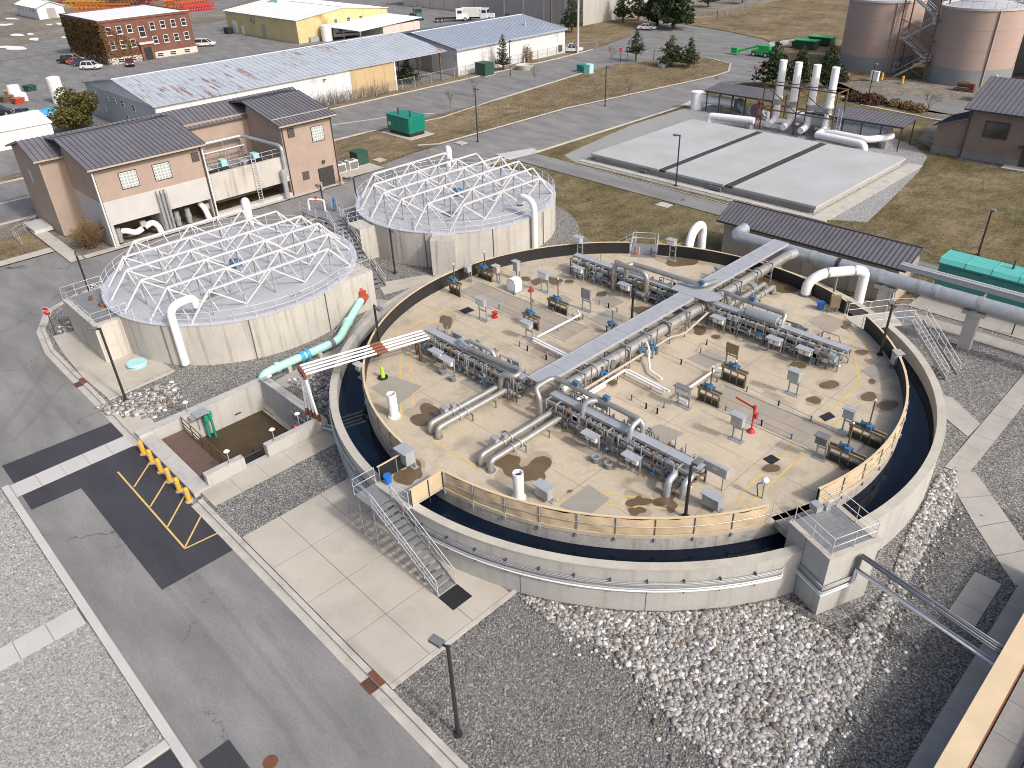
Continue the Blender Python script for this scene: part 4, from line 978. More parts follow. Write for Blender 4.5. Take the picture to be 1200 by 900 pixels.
def gate(px, py, label, L=1.75, h=0.95, stem=1.5, wheel=None, rz=0.0):
    c = P(px, py, DZ); x, y = c.x, c.y
    t = thing('sluice_gate', label, 'sluice gate', c)
    def pb(n, b, m, p=t): return part(n, rot(b, rz, x, y), m, p)
    for s in (-1,1): pb('side_post', B().box(x+s*L/2-0.06,x+s*L/2+0.06,y-0.07,y+0.07,DZ,DZ+h), 'gate_olive')
    pb('sill', B().box(x-L/2-0.05,x+L/2+0.05,y-0.14,y+0.14,DZ,DZ+0.1), 'gate_dark')
    for yy in (-0.16,0.16): pb('head_beam', B().box(x-L/2-0.08,x+L/2+0.08,y+yy-0.05,y+yy+0.05,DZ+h,DZ+h+0.16), 'gate_olive')
    pb('mid_rail', B().box(x-L/2+0.06,x+L/2-0.06,y-0.05,y+0.05,DZ+h*0.5,DZ+h*0.5+0.08), 'gate_olive')
    pb('gate_leaf', B().box(x-L/2+0.07,x+L/2-0.07,y-0.03,y+0.03,DZ+0.1,DZ+h*0.45), 'gate_dark')
    for s in (-0.25,0.25): pb('guide_bar', B().box(x+s-0.03,x+s+0.03,y-0.06,y+0.06,DZ+0.1,DZ+h), 'gate_olive')
    a = pb('actuator', B().cyl((x,y,DZ+h+0.16),(x,y,DZ+h+0.5),0.16,12).cyl((x-0.42,y,DZ+h+0.36),(x+0.34,y,DZ+h+0.36),0.12,10).cbox(x+0.1,y-0.22,DZ+h+0.24,0.3,0.26,0.26), 'blue_act')
    pb('handwheel', B().cyl((x-0.42,y,DZ+h+0.36),(x-0.46,y,DZ+h+0.36),0.19,12), 'blue_act', a)
    pb('stem_tube', B().cyl((x,y,DZ+h+0.5),(x,y,DZ+h+0.5+stem),0.045,8), 'rust_steel', a)
    pb('tip', B().ball((x,y,DZ+h+0.52+stem),0.075), 'white_pipe' if not wheel else wheel, a)
    if wheel: pb('top_wheel', B().cyl((x,y,DZ+h+0.5+stem),(x,y,DZ+h+0.56+stem),0.24,10).cyl((x,y,DZ+h+0.5+stem),(x,y,DZ+h+0.85+stem),0.08,8), wheel, a)
gate(534,345,'gate frame at the far left deck edge, nearer the left lamp post', 1.3, 1.0, 1.2)
gate(569,327,'gate frame against the black liner at the far left of the deck', 1.7, 0.8, 1.2)
gate(623,383,'gate with a tall stem topped by a red wheel left of the bridge', 1.5, 0.9, 1.6, 'red_paint')
gate(654,365,'long olive gate trough with a blue actuator behind the red-wheeled gate', 1.9, 0.8, 1.5)
gate(830,473,'gate with blue actuator at the near end of the right-hand channel plates', 1.5, 0.95, 1.3)
gate(859,449,'olive gate frame with blue actuator behind the channel plates right of the bridge', 1.7, 1.0, 0.2)
gate(988,545,'nearest gate frame to the right deck edge, with blue actuator', 1.9, 0.9, 1.5)
gate(1013,519,'gate frame with blue actuator at the right deck edge, farther from the camera', 1.9, 0.9, 1.6)
def spindle(px, py, label, h=1.9):
    c = P(px, py, DZ); t = thing('valve_spindle', label, 'valve', c)
    part('pedestal', B().cyl(c, c+Vector((0,0,0.75)),0.09,8), 'galv_dull', t)
    a = part('actuator', B().cyl(c+Vector((0,0,0.7)), c+Vector((0,0,1.1)),0.17,12).cyl(c+Vector((-0.4,0,0.92)), c+Vector((0.36,0,0.92)),0.12,10).cbox(c.x,c.y-0.22,c.z+0.78,0.28,0.24,0.28), 'blue_act', t)
    part('stem_tube', B().cyl(c+Vector((0,0,1.1)), c+Vector((0,0,h)),0.05,8).ball(c+Vector((0,0,h+0.03)),0.08), 'grey_dark', a)
spindle(717,392,'blue valve actuator on a pedestal behind the bridge')
spindle(751,424,'blue valve actuator under the bridge, nearer the zigzag white pipe', 1.5)
spindle(765,420,'blue valve actuator in front of the bridge, farther from the camera', 1.4)
spindle(706,450,'blue valve actuator at the start of the near right rack', 1.3)

def panel(px, py, label, h=1.75, bw=0.75, bh=0.7, bd=0.3, m='grey_box', lit=False, rz=0.0, hood=True, legs='galv_dull'):
    c = P(px, py, DZ); x, y, z = c; t = thing('control_panel', label, 'control panel', c)
    def pb(n, b, mm, p=t): return part(n, rot(b, rz, x, y), mm, p)
    pb('foot', B().box(x-bw/2-0.08,x+bw/2+0.08,y-0.2,y+0.2,z,z+0.05), legs)
    for s in (-1,1): pb('post', B().box(x+s*(bw/2-0.08)-0.04,x+s*(bw/2-0.08)+0.04,y+0.0,y+0.08,z+0.05,z+h), legs)
    pb('cross_bar', B().box(x-bw/2+0.02,x+bw/2-0.02,y+0.01,y+0.07,z+h*0.42,z+h*0.42+0.07), legs)
    bx = pb('cabinet', B().box(x-bw/2,x+bw/2,y-bd,y,z+h-bh,z+h), m)
    pb('door', B().box(x-bw/2+0.05,x+bw/2-0.05,y-bd-0.015,y-bd,z+h-bh+0.06,z+h-0.06), 'screen_white' if lit else m, bx)
    if hood: pb('hood', B().box(x-bw/2-0.07,x+bw/2+0.07,y-bd-0.16,y+0.06,z+h,z+h+0.05), m, bx)
panel(566,375,'instrument stand with two white screens behind the near left rack', 1.9, 0.95, 0.55, 0.25, 'grey_box', True)
panel(607,327,'tall grey panel on a post behind the white cabinet', 1.7, 0.55, 0.9, 0.3)
panel(638,342,'instrument stand with white screens left of the long gate trough', 1.85, 0.9, 0.6, 0.25, 'grey_box', True)
panel(687,364,'plain grey panel on two legs beside the white pipe elbow', 1.9, 0.95, 0.85, 0.12, 'galv_dull', False, 0.0, False)
panel(620,397,'low screen panel on legs in front of the red-wheeled gate', 1.5, 0.8, 0.45, 0.4, 'grey_box', True)
panel(928,462,'single grey cabinet on a post in the open right half of the deck', 1.9, 0.75, 0.75, 0.35)
panel(863,516,'grey cabinet on a post beside the red davit crane', 1.95, 0.75, 0.75, 0.35)
panel(856,428,'brown weathered panel frame behind the right-hand gates', 1.7, 0.95, 0.75, 0.08, 'gate_olive', False, 0, False, 'gate_olive')
panel(991,507,'brown-grey cabinet on a post by the farther right edge gate', 1.8, 0.65, 0.65, 0.3)
panel(960,537,'small grey cabinet on a post by the nearest right edge gate', 1.7, 0.65, 0.55, 0.35, 'grey_dark')
panel(800,476,'screen panel on legs where the right white pipe turns', 1.5, 1.0, 0.5, 0.3, 'grey_dark', True)
panel(836,594,'wide grey cabinet at the near deck edge right of the lamp post', 1.0, 1.0, 0.75, 0.45)
panel(641,583,'wide grey cabinet at the near deck edge beside the white vent', 1.0, 0.95, 0.75, 0.45)
panel(482,545,'large grey cabinet beside the head of the near stair', 1.35, 0.9, 0.9, 0.6)
panel(425,443,'small grey box on the guard by the lime marker', 1.2, 0.5, 0.5, 0.3)
panel(551,330,'grey cabinet on a post right of the far left gate', 1.5, 0.5, 0.5, 0.4)
panel(584,331,'brown-grey post cabinet at the end of the black liner gate', 1.6, 0.5, 0.6, 0.35, 'trim_tan')
panel(679,300,'instrument cabinet on a frame over the guard by the far left rack', 1.9, 0.75, 0.5, 0.4, 'grey_box', True)
panel(787,305,'instrument cabinet on a frame behind the loose tarp', 2.0, 0.75, 0.5, 0.4, 'grey_box', True)
panel(976,366,'brown cabinet frame hanging on the guard beside the white gooseneck', 1.5, 0.7, 1.0, 0.3, 'gate_olive', False, 0.5, False)
panel(1045,430,'grey box cabinet on the guard near the right stair', 1.3, 0.45, 0.9, 0.45, 'grey_box', False, 0.9)
t = thing('white_cabinet', 'white enclosure with a rounded top on the far left of the deck', 'cabinet', P(603,341,DZ))
c = P(603,341,DZ); prof = [(-0.5,0),(0.5,0),(0.5,0.75),(0.4,0.98),(0.2,1.08),(-0.2,1.08),(-0.4,0.98),(-0.5,0.75)]
b = B(); k = len(b.v); b.v += [(c.x+u,c.y-0.4,DZ+0.12+v) for u,v in prof]+[(c.x+u,c.y+0.4,DZ+0.12+v) for u,v in prof]; n = len(prof)
b._f(list(range(n))); b._f(list(range(n,2*n))[::-1])
for i in range(n): b._f([(i+1)%n, i, n+i, n+(i+1)%n])
part('shell', b, 'white_trim', t); part('skid', B().box(c.x-0.6,c.x+0.6,c.y-0.5,c.y+0.5,DZ,DZ+0.12), 'galv_dull', t)
part('door', B().box(c.x-0.3,c.x+0.3,c.y-0.42,c.y-0.4,DZ+0.25,DZ+0.95), 'white_pipe', t)
# big instrument boxes hung along the racks
def hung(x, y, z, label, w=1.15, hh=0.5, d=0.22, m='grey_box', legs=True):
    t = thing('junction_box', label, 'junction box', (x, y, DZ))
    bx = part('box', B().box(x-w/2,x+w/2,y-d/2,y+d/2,z,z+hh), m, t)
    part('cover', B().box(x-w/2+0.04,x+w/2-0.04,y-d/2-0.02,y-d/2,z+0.05,z+hh-0.05), m, bx)
    part('nameplate', B().box(x-0.12,x+0.16,y-d/2-0.028,y-d/2-0.02,z+hh*0.55,z+hh*0.7), 'screen_white', bx)
    for s in (-1,1): part('leg', B().bar((x+s*w*0.35,y,DZ),(x+s*w*0.35,y,z),0.06), 'galv_dull', t)
hung(-9.3,-7.4,3.9,'grey junction box behind the left end of the near left rack')
hung(-3.6,-7.3,3.95,'grey junction box behind the near left rack close to the bridge')
hung(4.0,-7.2,4.0,'grey junction box behind the near right rack below the raised pipe', 1.2, 0.6)
hung(7.0,-7.5,4.2,'grey junction box behind the near right rack past the second pipe loop', 1.1, 0.55)
hung(12.6,-7.9,4.05,'large grey junction box on legs at the outer end of the near right rack', 1.5, 0.6, 0.25)
hung(8.2,9.6,4.0,'grey junction box behind the far right rack', 1.2, 0.55)
def hoodbox(x, y, label, z=3.95, lit=True):
    t = thing('instrument_stand', label, 'instrument stand', (x, y, DZ))
    part('hood', B().box(x-0.55,x+0.55,y-0.45,y+0.15,z+0.36,z+0.42), 'tray', t)
    part('backboard', B().box(x-0.5,x+0.5,y+0.06,y+0.12,z-0.25,z+0.36), 'grey_box', t)
    for k in (-0.25,0.22): part('instrument', B().box(x+k-0.17,x+k+0.17,y-0.14,y+0.06,z-0.1,z+0.28), 'screen_white' if lit else 'grey_box', t)
    for s in (-1,1): part('leg', B().bar((x+s*0.46,y+0.09,DZ),(x+s*0.46,y+0.09,z+0.36),0.07), 'galv_dull', t)
for x, y, l in ((-8.6,-9.9,'hooded instrument stand in front of the rusty pipe trestle'),(-7.2,-10.1,'hooded instrument stand in front of the near left rack middle'),(5.6,-10.0,'hooded instrument stand in front of the near right rack middle'),(8.6,-10.0,'hooded instrument stand near the outer end of the near right rack'),
                (-10.6,7.2,'hooded instrument stand at the outer end of the far left rack'),(-5.6,7.2,'hooded instrument stand below the far left pipe arches'),(3.0,7.3,'hooded instrument stand in front of the far right rack by the bridge'),(7.6,7.2,'hooded instrument stand in front of the far right rack middle'),(9.8,7.3,'hooded instrument stand at the outer end of the far right rack')):
    hoodbox(x, y, l)
# white open vents
for px, l in (((462,488),'white open vent pipe at the left edge of the deck'), ((608,583),'white open vent pipe at the near edge of the deck')):
    c = P(*px, DZ); t = thing('vent_pipe', l, 'vent pipe', c); h = 1.75
    part('pipe', lathe(B(), [(0.3,DZ),(0.3,DZ+h),(0.25,DZ+h),(0.25,DZ+0.3),(0.0,DZ+0.3)],20,c.x,c.y), 'white_pipe', t)
    part('base_ring', B().cyl(c,c+Vector((0,0,0.1)),0.4,18), 'white_pipe', t)
    part('bore', B().disc(c.x,c.y,0.25,DZ+h-0.25,20), 'black', t)
# red davit
c = P(880,506,DZ); t = thing('davit_crane', 'red davit crane on the right half of the deck', 'davit', c)
part('base', B().cyl(c,c+Vector((0,0,0.22)),0.26,14,0.13), 'red_paint', t); part('mast', B().cyl(c,c+Vector((0,0,1.75)),0.055,8), 'red_paint', t)
a = P(860,476,DZ+1.9); part('boom', B().bar(c+Vector((0,0,1.72)), Vector((c.x-1.35,c.y+0.1,DZ+1.85)),0.07,0.09), 'red_paint', t)
part('winch', B().cbox(c.x+0.12,c.y,c.z+1.1,0.24,0.24,0.3), 'red_paint', t); part('mast_head', B().cyl(c+Vector((0,0,1.6)),c+Vector((0,0,1.9)),0.11,8), 'red_paint', t)
# red hydrant-like valve heads
for px, l in (((580,372),'small red valve head on the deck right of the screen stand'), ):
    c = P(*px, DZ); t = thing('red_valve', l, 'valve', c)
    part('body', B().cyl(c,c+Vector((0,0,0.3)),0.14,10).cyl(c+Vector((0,0,0.3)),c+Vector((0,0,0.55)),0.07,8), 'red_paint', t); part('flange', B().cyl(c,c+Vector((0,0,0.06)),0.25,12), 'red_paint', t); part('handle', B().cyl(c+Vector((-0.3,0,0.4)),c+Vector((0.3,0,0.4)),0.06,8).cyl(c+Vector((0,-0.3,0.4)),c+Vector((0,0.3,0.4)),0.06,8), 'red_paint', t)
# lime marker
c = P(449,443,DZ); t = thing('hydrant', 'lime green hydrant marker at the left edge of the deck', 'hydrant', c)
part('body', B().cyl(c,c+Vector((0,0,0.75)),0.16,12,0.1), 'lime', t); part('base', B().cyl(c,c+Vector((0,0,0.1)),0.36,14), 'black', t); part('cap', B().ball(c+Vector((0,0,0.8)),0.12), 'lime', t)
# small pots, posts, mats, samplers
for px, l in (((519,438),'small round pot with a lid in front of the near left rack, left one'),((531,446),'small round pot with a lid in front of the near left rack, right one'),((698,541),'small pot in front of the near right rack, left one'),((713,548),'small pot in front of the near right rack, right one'),((680,326),'small dark pot by the far left rack'),((834,350),'small dark pot near the bridge junction')):
    c = P(*px, DZ); t = thing('sample_pot', l, 'pot', c); part('body', B().cyl(c,c+Vector((0,0,0.32)),0.24,12,0.21), 'grey_dark', t); part('rim', B().ring(c.x,c.y,0.17,0.26,DZ+0.32,DZ+0.38,n=14), 'galv_dull', t)
for px, l in (((908,578),'white-capped sampler standing on the yellow line at the near right'),):
    pass
c = P(893,584,DZ); t = thing('sampler', 'white-domed sampler on a stalk beside the yellow lines', 'sampler', c)
part('stalk', B().cyl(c,c+Vector((0,0,1.1)),0.05,8), 'galv_dull', t); part('dome', B().ball(c+Vector((0,0,1.25)),0.22,0.8), 'white_pipe', t); part('cable', B().tube(bend([c+Vector((0.05,0,1.1)),c+Vector((-0.4,-0.1,0.9)),c+Vector((-0.2,-0.1,0.1))],0.3),0.03,6), 'black', t)
for poly, l in ((((894,538),(904,533),(914,539),(904,545)),'black mat on the yellow line in the right half of the deck'),(((960,488),(972,483),(979,489),(967,494)),'black mat by the far yellow line'),(((538,364),(549,360),(556,364),(545,368)),'black mat near the far left screen stand')):
    solo('rubber_mat', B().prism(pxp(*poly,z=DZ), DZ+0.012, DZ+0.035), 'black', l, 'mat')
# low barrier chains along the channels and hatches
def chain(pts, label):
    q = [P(*p, DZ) for p in pts]; t = thing('low_barrier', label, 'barrier', q[0])
    part('rail', B().tube([p+Vector((0,0,0.34)) for p in q],0.02,6), 'galv_dull', t)
    for i in range(len(q)-1):
        n = max(1, int((q[i+1]-q[i]).length/2.2))
        for k in range(n+1):
            p = q[i].lerp(q[i+1],k/n); part('post', B().bar(p,p+Vector((0,0,0.42)),0.07), 'grey_dark', t)
chain([(875,459),(912,476),(950,494)],'low barrier rail along the far side of the right channel'); chain([(850,482),(892,499),(927,515)],'low barrier rail along the near side of the right channel')
chain([(602,346),(648,366)],'low barrier rail along the far side of the left channel'); chain([(585,362),(618,378)],'low barrier rail along the near side of the left channel')
chain([(609,406),(618,411),(640,422),(645,411)],'low barrier rail around the hatch left of the bridge'); chain([(740,469),(757,479),(770,485),(778,478)],'low barrier rail around the hatch right of the bridge')
chain([(702,357),(713,361),(723,366)],'low barrier rail by the far hatch plates'); chain([(821,414),(828,404),(855,416)],'low barrier rail by the brown panel frame')
chain([(770,415),(798,427),(840,448)],'low barrier rail from the blue actuators to the right gates'); chain([(683,374),(711,388),(728,396)],'low barrier rail from the white pipe elbow to the bridge')

# ================================================================ BEYOND THE DECK, RIGHT
# goosenecks
def gooseneck(pts, r, label, flange=True, rad=1.0, m='white_pipe', n=16, seg=3):
    t = thing('gooseneck_pipe', label, 'pipe', pts[0]); q = bend(pts, rad, seg); part('pipe', B().tube(q, r, n), m, t)
    p0 = Vector(pts[0]); part('base_flange', B().cyl(p0-Vector((0,0,0.02)),p0+Vector((0,0,0.16)),r*1.2,n), 'grey_dark', t); p1 = Vector(pts[-1])
    part('mouth', B().cyl(p1-Vector((0,0,0.03)),p1+Vector((0,0,0.14)),r*1.07,n), 'grey_dark', t)
    return t
t = gooseneck([(4.8,17.1,3.1),(4.8,17.1,4.2),(5.5,17.9,4.95),(7.4,20.2,5.0),(7.6,20.9,4.6),(7.6,20.9,0.1)], 0.4, 'big white gooseneck pipe over the right side of the tank wall', rad=0.7)
for p, d in (((5.75,18.2,4.96),0),((7.1,19.85,4.99),0)): part('band', B().cyl(Vector(p)-Vector((0.05,0.06,0)),Vector(p)+Vector((0.05,0.06,0)),0.43,16), 'galv_dull', t)
part('support_leg', B().bar((6.3,18.85,2.0),(6.3,18.85,4.7),0.14), 'galv_dull', t)
gooseneck([(-6.6,17.4,3.1),(-6.6,17.4,4.3),(-6.9,18.3,5.1),(-7.3,19.8,5.2),(-7.6,21.0,4.7),(-7.6,21.2,0.1)], 0.38, 'white gooseneck pipe over the far tank wall beside the lawn', rad=0.9)
# service building with ribbed dark roof
def ribbed(root, name, quad, n, m='roof_metal', th=0.12, rm='roof_rib', rh=0.05, rw=0.05):
    """roof slope from eave corners (e0,e1) to ridge corners (r1,r0) with standing seams"""
    e0, e1, r1, r0 = [Vector(q) for q in quad]; nrm = (e1-e0).cross(r0-e0).normalized()
    if nrm.z < 0: nrm = -nrm
    b = B(); d = -nrm*th
    top = [e0,e1,r1,r0]; k = len(b.v); b.v += [tuple(p) for p in top]+[tuple(p+d) for p in top]
    if (e1-e0).cross(r0-e0).z > 0: b._f([k,k+1,k+2,k+3]); b._f([k+7,k+6,k+5,k+4])
    else: b._f([k+3,k+2,k+1,k]); b._f([k+4,k+5,k+6,k+7])
    for i in range(4): j = (i+1) % 4; b._f([k+i,k+4+i,k+4+j,k+j])
    o = part(name, b, m, root); c = B()
    for i in range(n+1): p = e0.lerp(e1,i/n)+nrm*rh/2; q = r0.lerp(r1,i/n)+nrm*rh/2; c.bar(p,q,rw,rh)
    part('roof_seams', c, rm, o, kind='stuff'); return o
def gable(root, x0, x1, y0, y1, z0, ze, zr, m, axis='x'):
    """walls under a gable; the ridge runs along the given axis"""
    if axis == 'x': q = [(y0,z0),(y1,z0),(y1,ze),((y0+y1)/2,zr),(y0,ze)]; f = lambda a, u: (a,u[0],u[1]); r0, r1 = x0, x1
    else: q = [(x0,z0),(x1,z0),(x1,ze),((x0+x1)/2,zr),(x0,ze)]; f = lambda a, u: (u[0],a,u[1]); r0, r1 = y0, y1
    b = B(); b.v += [f(r0,u) for u in q]+[f(r1,u) for u in q]; n = 5
    fl = axis == 'x'
    b._f(list(range(n))[::-1] if fl else list(range(n))); b._f([n+i for i in range(n)] if fl else [n+i for i in range(n)][::-1])
    for i in range(n):
        j = (i+1) % n; b._f([i,j,n+j,n+i] if fl else [j,i,n+i,n+j])
    return part('wall', b, m, root)
t = thing('service_building', 'low tan service building with dark ribbed roof behind the round tank', 'building', (0,28.4,0))
gable(t, -8.5, 8.4, 26.3, 30.6, 0, 3.55, 4.45, 'siding_tan')
b = B()
for k in range(14): b.box(-8.5,8.4,26.27,26.3,0.3+k*0.22,0.3+k*0.22+0.19)
part('siding_boards', b, 'siding_tan', t, kind='stuff')
ribbed(t, 'roof_slope', ((-9.1,25.75,3.55),(9.1,25.75,3.55),(9.1,28.45,4.72),(-9.1,28.45,4.72)), 44)
ribbed(t, 'roof_slope', ((9.1,31.1,3.55),(-9.1,31.1,3.55),(-9.1,28.47,4.72),(9.1,28.47,4.72)), 44)
part('fascia', B().box(-9.1,9.1,25.68,25.74,3.38,3.56), 'trim_dark', t)
part('ridge_cap', B().box(-9.1,9.1,28.38,28.54,4.72,4.77), 'roof_rib', t)
for x in (-5,0.5,5): part('door', B().box(x-0.5,x+0.5,26.2,26.26,0.1,2.2), 'trim_tan', t)
part('end_panel', B().box(8.4,8.46,26.6,27.6,0.1,2.2), 'trim_tan', t)
struct('yard', B().sheet([(-9.0,20.9),(-9,24.0),(9,24.0),(9,26.3),(19,26.3),(19,24.3),(13.5,24.3),(11.5,20.5)], 0.095), 'asphalt')
# great silver duct on piers
t = thing('air_duct', 'great silver air duct running past the service building on piers', 'duct', (7,22.6,3.8))
pts = [(-5.4,24.6,3.9),(-5.2,22.6,3.9),(38,22.6,3.9)]
part('duct', B().tube(bend(pts,0.9,5),0.55,20), 'galv', t)
for x in (2.2,4.6,8.0,11.2,12.4,15.6,21,26): part('band', B().cyl((x,22.6,3.9),(x+0.35,22.6,3.9),0.58,20), 'galv_dull' if x != 4.6 else 'trim_dark', t)
part('junction', B().tube(bend([(0.95,20.9,4.15),(0.95,22.6,3.9)],0.3),0.42,14), 'galv', t)
t = thing('air_duct', 'thinner grey duct running from the service building corner to the right', 'duct', (15,24.6,4.3))
part('duct', B().box(9.0,38,24.2,24.75,4.2,4.6), 'tray', t); part('cover', B().prism([(9.0,24.15),(38,24.15),(38,24.8),(9.0,24.8)],4.6,4.66), 'tray', t)
part('seam', B().box(9.0,38,24.46,24.50,4.66,4.69), 'galv_dull', t)
for x, l in ((8.9,'concrete pier under the silver duct at the service building corner'),(15.6,'tall concrete pier carrying the silver duct by the teal generator')):
    q = thing('duct_pier', l, 'pier', (x,22.6,0)); part('column', B().box(x-0.45,x+0.45,22.35,22.85,0,3.0), 'concrete_wall', q); part('cap', B().box(x-0.8,x+0.8,22.2,23.0,3.0,3.3), 'concrete_wall', q)
    part('saddle', B().box(x-0.2,x+0.2,22.1,23.1,3.3,3.45), 'galv_dull', q); part('bracket', B().bar((x,22.8,3.4),(x,24.4,4.2),0.12).bar((x,24.4,3.0),(x,24.4,4.2),0.1) if x > 10 else B().box(x-0.1,x+0.1,22.9,23.2,3.3,3.6), 'galv_dull', q)
# teal generator enclosure
t = thing('generator', 'long teal generator enclosure at the right edge of the photo', 'generator', (17,30,0.14))
part('skid', B().box(10.6,24.2,29.7,32.0,0.14,0.55), 'black', t)
part('body', B().box(10.4,24.4,29.5,32.2,0.55,3.5), 'teal_side', t)
k = 7
for i in range(k):
    x0 = 10.3+i*2.03; part('roof_panel', B().prism([(x0+0.02,29.7),(x0+2.0,29.7),(x0+2.0,32.0),(x0+0.02,32.0)],3.5,3.78+0.003*(i%2)).quad((x0+0.02,29.4,3.5),(x0+2.0,29.4,3.5),(x0+2.0,29.71,3.775),(x0+0.02,29.71,3.775)).quad((x0+2.0,32.3,3.5),(x0+0.02,32.3,3.5),(x0+0.02,31.99,3.775),(x0+2.0,31.99,3.775)).box(x0-0.04,x0+0.04,29.7,32.0,3.76,3.82), 'teal_roof', t)
part('roof_edge', B().box(10.25,24.5,29.36,29.4,3.36,3.5), 'teal_side', t)
part('louvre', B().box(10.36,10.4,29.8,31.9,1.0,3.0), 'teal_side', t)
part('exhaust', B().cyl((15.4,31.2,3.78),(15.4,31.2,4.5),0.08,8), 'trim_dark', t)
for i in range(4): part('door', B().box(11.0+i*3.2,13.8+i*3.2,29.46,29.5,0.95,3.2), 'teal_side', t)
for x in (17.6,20.6,23.6): part('support_leg', B().bar((x,27.1,0.1),(x,27.1,1.1),0.08), 'black', t)
# small valve trestle by the wall behind the guard
t = thing('valve_pit', 'white railed valve pit behind the guard below the silver duct', 'valve pit', (3.4,21.6,0.1))
part('handrail', rail_run(B(), [(1.9,20.9,0.8),(4.9,20.9,0.8),(4.9,22.0,0.8),(1.9,22.0,0.8),(1.9,20.9,0.8)], 1.0, step=1.0), 'alum', t)
part('valve', B().cbox(5.6,21.4,0.1,0.5,0.4,0.7), 'white_pipe', t); part('slab', B().box(1.7,5.1,20.8,22.2,0.09,0.8), 'concrete_moat', t)
t = thing('ac_unit', 'grey railed equipment skid between the bridge and the service building', 'equipment', (-2.6,21.8,0.1))
part('unit', B().box(-3.6,-1.8,21.2,22.2,0.1,2.4), 'grey_box', t); part('handrail', rail_run(B(), [(-4.2,20.9,1.8),(-1.4,20.9,1.8),(-1.4,22.4,1.8)], 1.0), 'alum', t); part('fan', B().cyl((-2.7,21.7,2.4),(-2.7,21.7,2.7),0.4,14), 'galv', t)
solo('blue_bin', lathe(B(), [(0.0,DZ),(0.24,DZ),(0.28,DZ+0.5),(0.3,DZ+0.52),(0.3,DZ+0.6),(0.0,DZ+0.62)],16,*P2(961,362,DZ)), 'blue_bright', 'blue plastic bin on the deck beside the white gooseneck foot', 'bin')
# tan parapet and roof in the bottom right corner
t = thing('near_building', 'tan parapet and ribbed metal roof of a building in the bottom right corner', 'building', (32,-10,0))
part('wall', B().box(27.62,28.2,-60,0.5,0,2.5), 'concrete_wall', t)
part('coping', B().box(27.42,28.3,-60,0.6,2.5,2.7), 'tarp_lip', t)
part('rust_line', B().box(28.31,28.36,-60,0.6,2.4,2.6), 'brown_wrap', t)
for k in range(18): part('walk_slab', B().box(28.4,29.75,-35.4+k*2.0,-33.42+k*2.0,1.2,1.4), 'block_base', t)
part('gutter', B().box(29.8,29.95,-40,0.5,1.2,1.8), 'galv', t)
for k in range(24): part('roof_bracket', B().box(29.97,30.3,-30+k*1.1,-29.5+k*1.1,1.5,1.82), 'alum', t)
part('roof_deck', B().box(29.96,45,-60,0.5,0.8,1.4), 'block_base', t)
b = B()
for k in range(60): b.box(30.3+k*0.22,30.42+k*0.22,-40,0.4,1.4,1.52)
part('roof_ribs', b, 'grating', t, kind='stuff')
struct('path', B().box(26.5,27.6,-60,30,0.0,0.14), 'concrete_walk')
